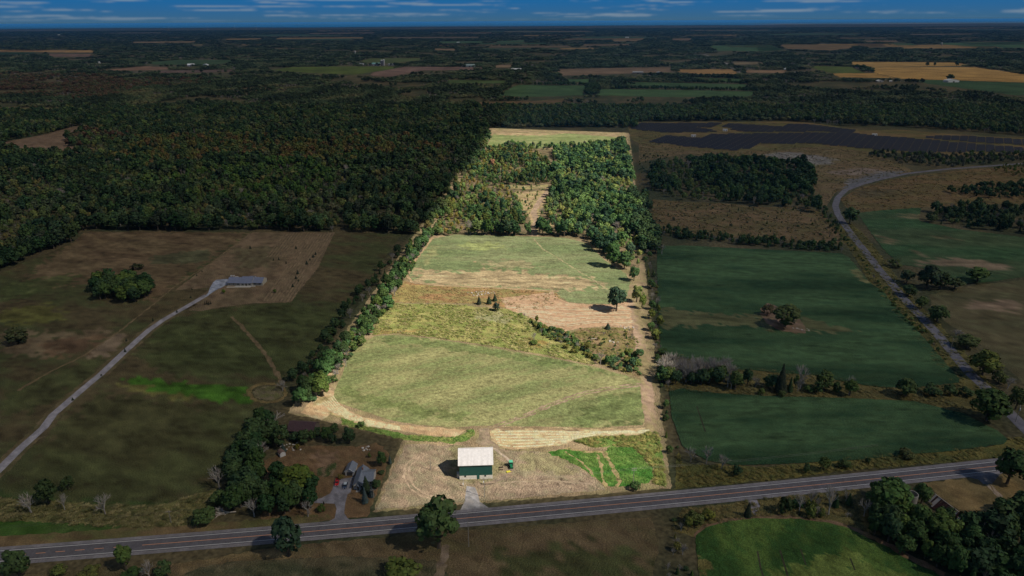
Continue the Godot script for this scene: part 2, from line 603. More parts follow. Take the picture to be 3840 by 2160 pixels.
			scatter(rows, "%s%d_0" % [kind, rng.randi() % 3], p, Vector3(w / bw, h / 10.0, w / bw), col, rng.randf() * TAU)
		z += sp
	var far_wood := Node3D.new()
	far_wood.name = "far_woodland"
	add_child(far_wood)
	tag(far_wood, "dark mass of distant woods stretching towards the lake", "woodland", "", "stuff")
	var total := 0
	for key in rows:
		total += rows[key].size()
		var pm := plant(key[0], int(key[1]), 0)
		multimesh("distant_canopy", pm[0], mats["foliage"] if key[0] != "d" else mats["bare"], rows[key], far_wood)
	print("pool ", pool.size(), " far ", total)

# autumn stands of the great wood: reddish maples at its back, yellowing poplars in its middle
func wood_colour(p: Vector2, col: Array) -> Array:
	var wob := nz.get_noise_2d(p.x * 0.7, p.y * 0.7)
	for s in STANDS:
		if s[1].grow(120.0).has_point(p) and Geometry2D.is_point_in_polygon(p + Vector2(wob, -wob) * 90.0, s[0]):
			if rng.randf() < s[3]:
				var c = s[2][rng.randi() % s[2].size()]
				return c
	return col

# ---------------------------------------------------------------- roads
func ribbon(path: PackedVector2Array, off0: float, off1: float, y: float, from := -1e9, to := 1e9) -> MB:
	var m := MB.new()
	for k in path.size() - 1:
		var a := path[k]
		var b := path[k + 1]
		if b.x < from or a.x > to: continue
		var n0 := (path[mini(k + 1, path.size() - 1)] - path[maxi(k - 1, 0)]).normalized().orthogonal()
		var n1 := (path[mini(k + 2, path.size() - 1)] - path[k]).normalized().orthogonal()
		var q := [a + n0 * off0, b + n1 * off0, b + n1 * off1, a + n0 * off1]
		m.quad(Vector3(q[0].x, y, q[0].y), Vector3(q[1].x, y, q[1].y), Vector3(q[2].x, y, q[2].y), Vector3(q[3].x, y, q[3].y))
	return m

func paint(m: MB, c: Color, spread: float) -> MB:
	for p in m.v:
		var b := nz2.get_noise_2d(p.x * 40.0, p.z * 160.0)
		var k := c * (1.0 + spread * b)
		k.a = 1.0
		m.c.append(stored(k * GAIN["gravel"]))
	return m

func highway() -> void:
	var path := PackedVector2Array()
	for k in range(-420, 521, 4):
		path.append(Vector2(k, ROAD[0] + ROAD[1] * k + ROAD[2] * k * k))
	var sh := part("road_shoulder", paint(ribbon(path, -5.9, 5.9, 0.10), Color(0.21, 0.20, 0.215), 0.35), mats["gravel"], self)
	tag(sh, "grey gravel shoulders of the highway", "shoulder", "", "structure")
	var rd := part("highway", paint(ribbon(path, -4.0, 4.0, 0.14), Color(0.125, 0.12, 0.135), 0.2), mats["gravel"], self)
	tag(rd, "two lane asphalt highway crossing the land", "road", "", "structure")
	var white := plain("white_paint", 0.72, 0.72, 0.72, 0.7)
	var orange := plain("orange_paint", 0.8, 0.36, 0.17, 0.7)
	part("edge_line", ribbon(path, -3.42, -3.2, 0.147), white, rd)
	part("edge_line", ribbon(path, 3.2, 3.42, 0.147), white, rd)
	part("centre_line", ribbon(path, -0.12, 0.12, 0.147, -163.0), orange, rd)
	for x in [-172.0, -180.0, -188.0, -196.0, -204.0, -212.0]:
		part("centre_dash", ribbon(path, -0.12, 0.12, 0.147, x - 1.0, x - 0.9), orange, rd)

# ---------------------------------------------------------------- buildings
func gable(m: MB, w: float, d: float, h: float, rise: float, along_x: bool) -> void:
	# closed walls with gable ends; front at z = 0, going back to z = -d
	if along_x:
		var p := PackedVector2Array([Vector2(0, 0), Vector2(0, h), Vector2(-d / 2, h + rise), Vector2(-d, h), Vector2(-d, 0)])
		m.prism(p, Transform3D(Basis(Vector3(0, 0, 1), Vector3.UP, Vector3(1, 0, 0)), Vector3(-w / 2, 0, 0)), w)
	else:
		var p := PackedVector2Array([Vector2(-w / 2, 0), Vector2(w / 2, 0), Vector2(w / 2, h), Vector2(0, h + rise), Vector2(-w / 2, h)])
		m.prism(p, Transform3D(Basis.IDENTITY, Vector3(0, 0, -d)), d)

func slope(m: MB, a: Vector3, b: Vector3, c: Vector3, d: Vector3, thick: float) -> void:
	# a slab over the quad a b c d
	var up := (b - a).cross(d - a).normalized()
	if up.y < 0: up = -up
	up *= thick
	m.quad(a, b, c, d)
	m.quad(a + up, d + up, c + up, b + up)
	m.quad(a, a + up, b + up, b); m.quad(b, b + up, c + up, c); m.quad(c, c + up, d + up, d); m.quad(d, d + up, a + up, a)

func gable_roof(o: Node, mat: Material, w: float, d: float, h: float, rise: float, along_x: bool, over: float, thick := 0.14, called := "roof_slope") -> void:
	if along_x:
		var k := rise / (d / 2)
		for s in [-1.0, 1.0]:
			var m := MB.new()
			var e: float = -d / 2 + s * (d / 2 + over)
			slope(m, Vector3(-w / 2 - over, h - k * over + 0.02, e), Vector3(w / 2 + over, h - k * over + 0.02, e), Vector3(w / 2 + over, h + rise + 0.02, -d / 2 + s * 0.004), Vector3(-w / 2 - over, h + rise + 0.02, -d / 2 + s * 0.004), thick)
			part(called, m, mat, o)
	else:
		var k := rise / (w / 2)
		for s in [-1.0, 1.0]:
			var m := MB.new()
			var e: float = s * (w / 2 + over)
			slope(m, Vector3(e, h - k * over + 0.02, over), Vector3(e, h - k * over + 0.02, -d - over), Vector3(s * 0.004, h + rise + 0.02, -d - over), Vector3(s * 0.004, h + rise + 0.02, over), thick)
			part(called, m, mat, o)

func bx(at: Vector3, s: Vector3, turn := Basis.IDENTITY) -> MB:
	var m := MB.new()
	m.box(at, s, turn)
	return m

func window(o: Node, at: Vector3, w: float, h: float, face_x := false) -> void:
	# a frame standing 4 cm proud of the wall with its pane inside
	var s := Vector3(0.08, h, w) if face_x else Vector3(w, h, 0.08)
	var f := part("window", bx(at, s), plain("window_frame", 0.62, 0.62, 0.6, 0.6), o)
	var g := Vector3(0.1, h - 0.25, w - 0.25) if face_x else Vector3(w - 0.25, h - 0.25, 0.1)
	part("pane", bx(at, g), plain("window_pane", 0.02, 0.025, 0.03, 0.1), f)

func barn() -> void:
	var w := 14.6
	var d := 11.0
	var h := 7.9
	var rise := 4.6
	var o := thing("barn", "green metal barn with pale grey roof and white foundation", "barn", BARN[0], BARN[1])
	o.scale = Vector3.ONE * 1.13
	var green := plain("barn_green", 0.012, 0.085, 0.075, 0.5)
	var m := MB.new()
	m.box(Vector3(0, 0.9, -d / 2), Vector3(w + 0.1, 2.2, d + 0.1))
	part("foundation", m, mats["plaster"], o)
	m = MB.new()
	var p := PackedVector2Array([Vector2(0.02, 2.0), Vector2(0.02, h), Vector2(-d / 2, h + rise), Vector2(-d, h), Vector2(-d, 2.0)])
	m.prism(p, Transform3D(Basis(Vector3(0, 0, 1), Vector3.UP, Vector3(1, 0, 0)), Vector3(-w / 2, 0, 0)), w)
	var wl := part("wall", m, green, o)
	for k in 24:
		part("cladding_rib", bx(Vector3(-w / 2 + 0.3 + k * 0.61, (h + 2.0) / 2, 0.04), Vector3(0.09, h - 2.05, 0.05)), green, wl)
	gable_roof(o, mats["barn_roof"], w, d, h, rise, true, 0.45, 0.16, "roof")
	part("ridge_cap", bx(Vector3(0, h + rise + 0.18, -d / 2), Vector3(w + 0.95, 0.1, 0.5)), mats["barn_roof"], o)
	var k2 := rise / (d / 2)
	for sx in [-1.0, 1.0]:
		m = MB.new()
		slope(m, Vector3(sx * (w / 2 + 0.36), h - k2 * 0.45 + 0.2, 0.47), Vector3(sx * (w / 2 + 0.5), h - k2 * 0.45 + 0.2, 0.47), Vector3(sx * (w / 2 + 0.5), h + rise + 0.2, -d / 2), Vector3(sx * (w / 2 + 0.36), h + rise + 0.2, -d / 2), 0.08)
		part("roof_edge", m, plain("white_trim", 0.7, 0.7, 0.72, 0.5), o)
	part("eave_trim", bx(Vector3(0, h - k2 * 0.45 + 0.12, 0.5), Vector3(w + 0.9, 0.16, 0.1)), plain("white_trim", 0.7, 0.7, 0.72, 0.5), o)
	part("door", bx(Vector3(1.0, 1.15, 0.08), Vector3(1.15, 2.3, 0.12)), green, o)
	for x in [-4.8, 4.1]:
		var f := part("window", bx(Vector3(x, 1.65, 0.07), Vector3(0.75, 0.7, 0.1)), plain("dark_frame", 0.02, 0.03, 0.03, 0.5), o)
		part("pane", bx(Vector3(x, 1.65, 0.09), Vector3(0.6, 0.55, 0.1)), plain("window_pane", 0.02, 0.025, 0.03, 0.1), f)
	part("side_shed", bx(Vector3(-w / 2 - 0.7, 1.0, -2.2), Vector3(1.2, 2.0, 2.0)), plain("old_white", 0.5, 0.5, 0.5, 0.8), o)

func yard_post(at: Vector3, label: String, h: float) -> void:
	var o := thing("yard_post", label, "post", at)
	var m := MB.new()
	m.tube(Vector3(0, -0.3, 0), Vector3(0, h, 0), 0.14, 0.11, 8)
	part("pole", m, plain("pole_grey", 0.42, 0.40, 0.36, 0.8), o)
	part("meter_box", bx(Vector3(-0.2, h * 0.38, 0.2), Vector3(0.5, 0.9, 0.35)), plain("white_box", 0.75, 0.75, 0.75, 0.5), o)

func utility_pole(at: Vector3, h: float, turn: float, label: String, arms: int, box: bool) -> void:
	var o := thing("utility_pole", label, "utility pole", at, turn)
	var m := MB.new()
	m.tube(Vector3(0, -0.4, 0), Vector3(0, h, 0), 0.17, 0.12, 8)
	part("pole", m, plain("pole_wood", 0.27, 0.25, 0.225, 0.9), o)
	for k in arms:
		part("cross_arm", bx(Vector3(0, h - 0.5 - k * 1.0, 0.16), Vector3(2.6, 0.16, 0.14)), plain("pole_wood", 0.27, 0.25, 0.225, 0.9), o)
		for s in [-1.1, -0.45, 0.45, 1.1]:
			m = MB.new()
			m.tube(Vector3(s, h - 0.44 - k, 0.16), Vector3(s, h - 0.16 - k, 0.16), 0.07, 0.05, 6)
			part("insulator", m, plain("ceramic", 0.5, 0.5, 0.5, 0.3), o)
	if box:
		for s in [-0.6, 0.0, 0.6]:
			m = MB.new()
			m.tube(Vector3(s, h - 2.6, 0.35), Vector3(s, h - 1.6, 0.35), 0.26, 0.26, 8)
			part("transformer", m, plain("transformer_grey", 0.5, 0.52, 0.54, 0.5), o)

func power_line(a: Vector3, b: Vector3, label: String) -> void:
	var o := thing("power_line", label, "power line", a)
	for s in [-1.1, 1.1]:
		var m := MB.new()
		var last := Vector3(0, 0, s * 0.5)
		for k in range(1, 13):
			var t := k / 12.0
			var p := (b - a) * t + Vector3(0, -1.6 * 4.0 * t * (1.0 - t), s * 0.5)
			m.tube(last, p, 0.035, 0.035, 4, false)
			last = p
		part("wire", m, plain("wire", 0.06, 0.06, 0.06, 0.5), o)

func house() -> void:
	# origin at the front left corner of the main block's front wall centre
	var o := thing("house", "white sided house with blue grey hipped roof", "house", HOUSE[0], HOUSE[1])
	o.scale = Vector3(0.74, 1.05, 1.1)
	var wall := plain("house_siding", 0.46, 0.45, 0.43, 0.7)
	var roof := mats["slate_roof"] as Material
	var m := MB.new()
	gable(m, 7.0, 11.5, 2.9, 2.0, false)
	part("wall", m, wall, o)
	gable_roof(o, roof, 7.0, 11.5, 2.9, 2.0, false, 0.5, 0.14, "roof")
	# wing to the east, its ridge running sideways
	var wing := Node3D.new()
	m = MB.new()
	var p := PackedVector2Array([Vector2(-2.6, 0), Vector2(-2.6, 2.9), Vector2(-6.6, 4.7), Vector2(-10.6, 2.9), Vector2(-10.6, 0)])
	m.prism(p, Transform3D(Basis(Vector3(0, 0, 1), Vector3.UP, Vector3(1, 0, 0)), Vector3(3.502, 0, 0)), 5.2)
	part("wing_wall", m, wall, o)
	wing.free()
	m = MB.new()
	slope(m, Vector3(1.2, 2.72, -2.1), Vector3(9.1, 2.72, -2.1), Vector3(9.1, 4.74, -6.595), Vector3(0.2, 4.74, -6.595), 0.12)
	part("roof", m, roof, o)
	m = MB.new()
	slope(m, Vector3(1.2, 2.72, -11.1), Vector3(9.1, 2.72, -11.1), Vector3(9.1, 4.74, -6.605), Vector3(0.2, 4.74, -6.605), 0.12)
	part("roof", m, roof, o)
	# porch gable
	m = MB.new()
	gable(m, 2.6, 0.6, 2.3, 0.9, false)
	var pw := part("porch", m, wall, o)
	pw.position = Vector3(-0.4, 0, 0.6)
	m = MB.new()
	slope(m, Vector3(-2.0, 2.2, 1.7), Vector3(-2.0, 2.2, -0.6), Vector3(-0.403, 3.45, -0.6), Vector3(-0.403, 3.45, 1.7), 0.1)
	slope(m, Vector3(1.2, 2.2, 1.7), Vector3(1.2, 2.2, -0.6), Vector3(-0.397, 3.45, -0.6), Vector3(-0.397, 3.45, 1.7), 0.1)
	part("porch_roof", m, roof, o)
	part("door", bx(Vector3(-0.4, 1.05, 0.63), Vector3(0.95, 2.1, 0.08)), plain("dark_door", 0.05, 0.03, 0.025, 0.5), o)
	part("step", bx(Vector3(-0.4, 0.12, 1.3), Vector3(2.6, 0.24, 1.2)), plain("concrete", 0.38, 0.37, 0.36, 0.9), o)
	for x in [-2.5, 1.9]: window(o, Vector3(x, 1.6, 0.03), 1.3, 1.2)
	for x in [5.0, 7.2]: window(o, Vector3(x, 1.6, -2.57), 1.3, 1.2)
	for z in [-2.5, -6.0]: window(o, Vector3(-3.52, 1.6, z), 1.3, 1.2, true)
	part("chimney", bx(Vector3(0.6, 5.0, -8.5), Vector3(0.7, 1.6, 0.7)), plain("brick", 0.22, 0.1, 0.07, 0.9), o)

	var g := thing("garage", "small white gabled garage with dark door beside the house", "garage", GARAGE[0], GARAGE[1])
	m = MB.new()
	gable(m, 4.4, 6.5, 2.6, 1.7, false)
	part("wall", m, wall, g)
	gable_roof(g, mats["slate_roof"], 4.4, 6.5, 2.6, 1.7, false, 0.4, 0.12, "roof")
	part("garage_door", bx(Vector3(0, 1.1, 0.04), Vector3(2.7, 2.15, 0.08)), plain("dark_garage_door", 0.05, 0.05, 0.055, 0.5), g)
	for s in [-1.0, 1.0]:
		m = MB.new()
		slope(m, Vector3(s * 2.6, 2.42, 0.41), Vector3(s * 2.6, 2.42, 0.55), Vector3(s * 0.01, 4.42, 0.55), Vector3(s * 0.01, 4.42, 0.41), 0.1)
		part("barge_board", m, plain("white_trim", 0.7, 0.7, 0.72, 0.5), g)

	var s2 := thing("garden_shed", "small white garden shed with rusty gambrel roof", "shed", SHED[0], SHED[1])
	m = MB.new()
	var pr := PackedVector2Array([Vector2(-1.5, 0), Vector2(1.5, 0), Vector2(1.5, 1.9), Vector2(0.85, 2.7), Vector2(0, 3.0), Vector2(-0.85, 2.7), Vector2(-1.5, 1.9)])
	m.prism(pr, Transform3D(Basis.IDENTITY, Vector3(0, 0, -3.6)), 3.6)
	part("wall", m, plain("shed_white", 0.5, 0.51, 0.53, 0.7), s2)
	for s in [-1.0, 1.0]:
		m = MB.new()
		slope(m, Vector3(s * 1.62, 1.83, 0.1), Vector3(s * 1.62, 1.83, -3.7), Vector3(s * 0.86, 2.74, -3.7), Vector3(s * 0.86, 2.74, 0.1), 0.05)
		slope(m, Vector3(s * 0.86, 2.74, 0.1), Vector3(s * 0.86, 2.74, -3.7), Vector3(s * 0.003, 3.05, -3.7), Vector3(s * 0.003, 3.05, 0.1), 0.05)
		part("roof", m, mats["rust_light"], s2)
	for s in [-0.5, 0.5]:
		part("door", bx(Vector3(s, 1.0, 0.03), Vector3(0.85, 1.9, 0.06)), plain("shed_door", 0.6, 0.6, 0.6, 0.7), s2)

	var r := thing("old_barn", "old barn with rusty purple brown metal roof among trees", "barn", OLDBARN[0], OLDBARN[1])
	m = MB.new()
	gable(m, 14.5, 10.0, 3.4, 2.9, true)
	part("wall", m, plain("old_boards", 0.11, 0.09, 0.075, 0.9), r)
	gable_roof(r, mats["rust_roof"], 14.5, 10.0, 3.4, 2.9, true, 0.5, 0.1, "roof")
	for k in 14:
		m = MB.new()
		var x := -7.2 + k * 1.1
		slope(m, Vector3(x, 3.28, 0.44), Vector3(x + 0.1, 3.28, 0.44), Vector3(x + 0.1, 6.36, -5.0), Vector3(x, 6.36, -5.0), 0.09)
		part("roof_seam", m, mats["rust_roof"], r)

func bungalow() -> void:
	var o := thing("bungalow", "long low bungalow with blue grey metal roof in stepped sections", "house", BUNG[0], BUNG[1])
	var wall := plain("bungalow_stone", 0.36, 0.34, 0.28, 0.8)
	var roof := mats["steel_roof"] as Material
	# sections: centre x, width, depth, front offset, ridge rise
	for s in [[-11.2, 7.6, 13.0, 0.0, 3.3], [-5.3, 4.2, 13.0, 0.3, 3.1], [2.0, 10.4, 14.0, 0.8, 3.8], [9.1, 3.8, 13.0, -0.2, 3.1], [13.5, 5.0, 12.6, 0.2, 3.0]]:
		var m := MB.new()
		gable(m, s[1] - 0.01, s[2] - 1.2, 2.9, s[4] - 0.2, true)
		var wl := part("wall", m, wall, o)
		wl.position = Vector3(s[0], 0, s[3] - 0.6)
		m = MB.new()
		var e: float = s[1] / 2
		var zf: float = s[3] + 0.25
		var zb: float = s[3] - s[2]
		var zm := (zf + zb) / 2
		slope(m, Vector3(s[0] - e, 2.75, zf), Vector3(s[0] + e, 2.75, zf), Vector3(s[0] + e, 2.75 + s[4], zm + 0.005), Vector3(s[0] - e, 2.75 + s[4], zm + 0.005), 0.12)
		part("roof", m, roof, o)
		m = MB.new()
		slope(m, Vector3(s[0] - e, 2.75, zb), Vector3(s[0] + e, 2.75, zb), Vector3(s[0] + e, 2.75 + s[4], zm - 0.005), Vector3(s[0] - e, 2.75 + s[4], zm - 0.005), 0.12)
		part("roof", m, roof, o)
	for x in [-12.8, -9.6]: window(o, Vector3(x, 1.6, -0.57), 1.2, 1.3)
	window(o, Vector3(-5.3, 1.6, -0.27), 2.4, 1.3)
	for x in [-1.2, 4.8]: window(o, Vector3(x, 1.6, 0.23), 1.9, 1.3)
	window(o, Vector3(9.1, 1.6, -0.77), 1.8, 1.3)
	window(o, Vector3(13.5, 1.6, -0.37), 2.6, 1.3)
	part("door", bx(Vector3(1.8, 1.05, 0.24), Vector3(1.1, 2.1, 0.08)), plain("dark_door", 0.05, 0.03, 0.025, 0.5), o)
	for x in [-3.0, 0.4, 3.4, 7.0]:
		part("porch_post", bx(Vector3(x, 1.35, 0.95), Vector3(0.16, 2.7, 0.16)), plain("white_trim", 0.7, 0.7, 0.72, 0.5), o)
	part("porch_floor", bx(Vector3(1.0, 0.12, 1.0), Vector3(18.0, 0.22, 2.2)), plain("concrete", 0.38, 0.37, 0.36, 0.9), o)
	part("rear_wing", bx(Vector3(2.6, 1.5, -15.0), Vector3(4.2, 3.0, 3.4)), plain("white_trim", 0.7, 0.7, 0.72, 0.5), o)
	var m2 := MB.new()
	slope(m2, Vector3(0.2, 3.05, -16.9), Vector3(5.0, 3.05, -16.9), Vector3(5.0, 4.6, -12.0), Vector3(0.2, 4.6, -12.0), 0.12)
	part("rear_roof", m2, roof, o)
	part("front_walk", bx(Vector3(-4.0, 0.09, 2.9), Vector3(21.0, 0.1, 1.5)), plain("pale_walk", 0.55, 0.52, 0.47, 0.9), o)
	part("deck", bx(Vector3(11.0, 0.3, -15.0), Vector3(9.0, 0.6, 3.4)), plain("deck_brown", 0.09, 0.05, 0.04, 0.9), o)
	var t := thing("propane_tank", "white propane tank behind the bungalow", "tank", BUNG[0] + Vector3(-14.0, 0, -19.5), 0.0)
	m2 = MB.new()
	m2.tube(Vector3(-1.4, 0.95, 0), Vector3(1.4, 0.95, 0), 0.62, 0.62, 12)
	part("tank", m2, plain("white_box", 0.75, 0.75, 0.75, 0.5), t)
	for s in [-1.0, 1.0]: part("saddle", bx(Vector3(s, 0.2, 0), Vector3(0.3, 0.5, 0.9)), plain("concrete", 0.38, 0.37, 0.36, 0.9), t)
	for k in 2:
		var c := thing("white_bin", "low white garden bin behind the propane tank", "bin", BUNG[0] + Vector3(-21.0 + k * 2.2, 0, -25.0), 0.3, "garden bins")
		part("tub", bx(Vector3(0, 0.35, 0), Vector3(1.6, 0.8, 1.2)), plain("white_box", 0.75, 0.75, 0.75, 0.5), c)
		part("lid", bx(Vector3(0, 0.79, 0), Vector3(1.7, 0.08, 1.3)), plain("grey_lid", 0.3, 0.3, 0.3, 0.5), c)

func ruin() -> void:
	var o := thing("silo", "roofless round concrete silo standing among trees", "silo", SILO)
	var m := MB.new()
	var H := 9.5
	for k in 28:
		var a := TAU * k / 28
		var b := TAU * (k + 1) / 28
		var u := Vector3(cos(a), 0, sin(a))
		var w := Vector3(cos(b), 0, sin(b))
		var up := Vector3.UP * H
		var dn := Vector3.DOWN * 0.3
		m.quad(u * 2.6 + dn, w * 2.6 + dn, w * 2.6 + up, u * 2.6 + up)
		m.quad(u * 2.3 + dn, w * 2.3 + dn, w * 2.3 + up, u * 2.3 + up)
		m.quad(u * 2.3 + up, w * 2.3 + up, w * 2.6 + up, u * 2.6 + up)
	part("wall", m, plain("silo_concrete", 0.3, 0.29, 0.27, 0.9), o)
	for y in [2.0, 4.5, 7.0]:
		m = MB.new()
		for k in 28:
			var a := TAU * k / 28
			var b := TAU * (k + 1) / 28
			m.tube(Vector3(cos(a) * 2.62, y, sin(a) * 2.62), Vector3(cos(b) * 2.62, y, sin(b) * 2.62), 0.04, 0.04, 4, false)
		part("hoop", m, plain("rusty_hoop", 0.14, 0.08, 0.05, 0.7), o)
	var r := thing("collapsed_barn", "collapsed dark red barn roof with broken boards and pale ridge beam", "ruin", RUIN[0], RUIN[1])
	var q := RandomNumberGenerator.new()
	q.seed = 5
	# local x runs along the ridge
	for k in 20:
		if q.randf() < 0.12: continue
		m = MB.new()
		var x := -8.4 + k * 0.86
		var drop := q.randf_range(-0.25, 0.2)
		var len := q.randf_range(4.2, 6.4) if k < 15 else q.randf_range(1.5, 3.5)
		slope(m, Vector3(x, 4.3 + drop, 0.1), Vector3(x + 0.8, 4.3 + drop, 0.1), Vector3(x + 0.8 + q.randf_range(-0.2, 0.2), 4.3 - len * 0.62, len * 0.75), Vector3(x, 4.3 - len * 0.62, len * 0.75), 0.07)
		part("roof_board", m, mats["red_boards"] if q.randf() < 0.78 else plain("pale_boards", 0.4, 0.36, 0.34, 0.9), r)
	part("ridge_beam", bx(Vector3(0, 4.42, 0), Vector3(17.6, 0.28, 0.3)), plain("pale_beam", 0.34, 0.3, 0.27, 0.9), r)
	for x in [-8.4, -4.0, 0.5, 4.5, 8.4]:
		part("post", bx(Vector3(x, 2.1, -0.1), Vector3(0.25, 4.4, 0.25)), plain("pale_beam", 0.34, 0.3, 0.27, 0.9), r)
	part("stone_wall", bx(Vector3(0, 0.7, -0.6), Vector3(17.0, 1.6, 0.5)), plain("fieldstone", 0.28, 0.25, 0.22, 0.9), r)

# ---------------------------------------------------------------- vehicles
func wheel(o: Node, at: Vector3, r: float, w: float) -> void:
	var m := MB.new()
	m.tube(at - Vector3(w / 2, 0, 0), at + Vector3(w / 2, 0, 0), r, r, 14)
	var t := part("wheel", m, plain("tyre", 0.018, 0.018, 0.018, 0.9), o)
	m = MB.new()
	m.tube(at - Vector3(w / 2 + 0.02, 0, 0), at + Vector3(w / 2 + 0.02, 0, 0), r * 0.55, r * 0.55, 10)
	part("rim", m, plain("rim_metal", 0.4, 0.4, 0.42, 0.4), t)

func side_profile(o: Node, called: String, a: Array, w: float, mat: Material) -> MeshInstance3D:
	# outline in (length, height) pulled across the width; length runs along z, front at +z
	var m := MB.new()
	m.prism(pts(a), Transform3D(Basis(Vector3(0, 0, 1), Vector3.UP, Vector3(1, 0, 0)), Vector3(-w / 2, 0, 0)), w)
	return part(called, m, mat, o)

func vehicles() -> void:
	var red := plain("red_paint", 0.42, 0.012, 0.015, 0.25)
	var glass := plain("window_pane", 0.02, 0.025, 0.03, 0.1)
	var p := thing("pickup_truck", "red pickup truck with dark open bed parked on the driveway", "truck", TRUCK[0], TRUCK[1])
	p.scale = Vector3.ONE * 0.95
	side_profile(p, "body", [2.75, 0.45, 2.85, 0.8, 2.7, 1.02, 1.2, 1.12, -0.55, 1.12, -0.55, 0.5, -0.55, 0.42], 1.95, red)
	side_profile(p, "cab", [1.15, 1.1, 0.55, 1.78, -0.45, 1.82, -0.56, 1.1], 1.7, red)
	side_profile(p, "windshield", [1.2, 1.13, 1.13, 1.13, 0.6, 1.72, 0.66, 1.73], 1.5, glass)
	side_profile(p, "side_window", [0.85, 1.2, 0.48, 1.68, -0.35, 1.7, -0.42, 1.2], 1.74, glass)
	for s in [-1.0, 1.0]:
		part("bed_side", bx(Vector3(s * 0.92, 0.8, -1.65), Vector3(0.12, 0.65, 2.2)), red, p)
		part("headlight", bx(Vector3(s * 0.72, 0.78, 2.8), Vector3(0.36, 0.2, 0.1)), plain("headlight_glass", 0.7, 0.7, 0.68, 0.2), p)
		for z in [1.85, -1.75]: wheel(p, Vector3(s * 0.86, 0.38, z), 0.38, 0.26)
	part("tailgate", bx(Vector3(0, 0.8, -2.72), Vector3(1.94, 0.62, 0.1)), red, p)
	part("bed_floor", bx(Vector3(0, 0.6, -1.65), Vector3(1.7, 0.14, 2.1)), plain("bed_liner", 0.03, 0.03, 0.03, 0.8), p)
	part("bumper", bx(Vector3(0, 0.52, 2.86), Vector3(1.9, 0.24, 0.16)), plain("chrome", 0.55, 0.55, 0.56, 0.25, 0.8), p)

	var c := thing("parked_car", "dark blue crossover with pale roof parked beside the red pickup", "car", CAR[0], CAR[1])
	var blue := plain("car_blue", 0.03, 0.045, 0.09, 0.25)
	side_profile(c, "body", [2.25, 0.35, 2.35, 0.62, 2.15, 0.88, 1.15, 1.02, -2.1, 1.08, -2.3, 0.8, -2.28, 0.36], 1.85, blue)
	side_profile(c, "cabin", [1.15, 1.0, 0.45, 1.56, -1.5, 1.6, -2.05, 1.06], 1.6, glass)
	side_profile(c, "roof_panel", [0.4, 1.56, 0.3, 1.64, -1.4, 1.68, -1.5, 1.6], 1.42, plain("pale_roof", 0.42, 0.48, 0.55, 0.2))
	for s in [-1.0, 1.0]:
		part("headlight", bx(Vector3(s * 0.66, 0.72, 2.27), Vector3(0.4, 0.16, 0.12)), plain("headlight_glass", 0.7, 0.7, 0.68, 0.2), c)
		for z in [1.4, -1.4]: wheel(c, Vector3(s * 0.84, 0.34, z), 0.34, 0.24)

	var t := thing("tractor", "green farm tractor with mint cab roof beside the barn", "tractor", TRACTOR[0], TRACTOR[1])
	var gr := plain("tractor_green", 0.01, 0.16, 0.075, 0.35)
	side_profile(t, "hood", [2.5, 0.95, 2.5, 1.75, 0.35, 1.95, 0.3, 0.9], 1.0, gr)
	part("chassis", bx(Vector3(0, 0.85, 0.6), Vector3(0.7, 0.45, 3.6)), plain("black_metal", 0.015, 0.015, 0.015, 0.6), t)
	side_profile(t, "cab", [0.35, 1.2, 0.2, 2.8, -1.35, 2.8, -1.5, 1.3], 1.6, glass)
	part("cab_roof", bx(Vector3(0, 2.92, -0.6), Vector3(1.95, 0.22, 2.0)), plain("mint_roof", 0.12, 0.5, 0.33, 0.4), t)
	for s in [-1.0, 1.0]:
		part("fender", bx(Vector3(s * 0.98, 1.72, -0.9), Vector3(0.55, 0.12, 1.4)), gr, t)
		wheel(t, Vector3(s * 1.0, 0.88, -0.9), 0.88, 0.52)
		wheel(t, Vector3(s * 0.85, 0.58, 1.75), 0.58, 0.36)
		var m := MB.new()
		m.tube(Vector3(s * 0.75, 1.7, 0.3), Vector3(s * 0.75, 0.6, 3.2), 0.09, 0.09, 6)
		part("loader_arm", m, gr, t)
	part("loader_frame", bx(Vector3(0, 0.7, 3.25), Vector3(1.7, 0.12, 0.16)), plain("grey_metal", 0.35, 0.36, 0.36, 0.5), t)
	var e := MB.new()
	e.tube(Vector3(0.3, 1.8, 1.5), Vector3(0.3, 2.6, 1.5), 0.05, 0.05, 6)
	part("exhaust", e, plain("black_metal", 0.015, 0.015, 0.015, 0.6), t)
	var y := thing("yellow_implement", "yellow steel implement lying in front of the tractor", "implement", TRACTOR[0] + Vector3(-1.3, 0, 4.6), 0.25)
	part("deck", bx(Vector3(0, 0.4, 0), Vector3(2.0, 0.18, 1.3)), plain("yellow_paint", 0.62, 0.58, 0.06, 0.5), y)
	part("hitch", bx(Vector3(1.1, 0.35, 0.4), Vector3(1.0, 0.12, 0.12)), plain("yellow_paint", 0.62, 0.58, 0.06, 0.5), y)
	for s in [-0.8, 0.8]: part("skid", bx(Vector3(s, 0.16, 0), Vector3(0.1, 0.34, 1.2)), plain("black_metal", 0.015, 0.015, 0.015, 0.6), y)
	for k in 2:
		var d := thing("harrow", "rusty dark harrow lying on the yard beside the tractor", "implement", TRACTOR[0] + Vector3(-5.2, 0, 0.8 + k * 2.0), 0.1 - k * 0.2, "harrows on the yard")
		for i in 3: part("bar", bx(Vector3(0, 0.3, -0.4 + i * 0.4), Vector3(2.4, 0.1, 0.1)), plain("rusty_iron", 0.05, 0.028, 0.02, 0.8), d)
		for i in 9: part("tooth", bx(Vector3(-1.05 + (i % 3) * 1.05, 0.14, -0.4 + int(i / 3.0) * 0.4), Vector3(0.07, 0.34, 0.07)), plain("rusty_iron", 0.05, 0.028, 0.02, 0.8), d)

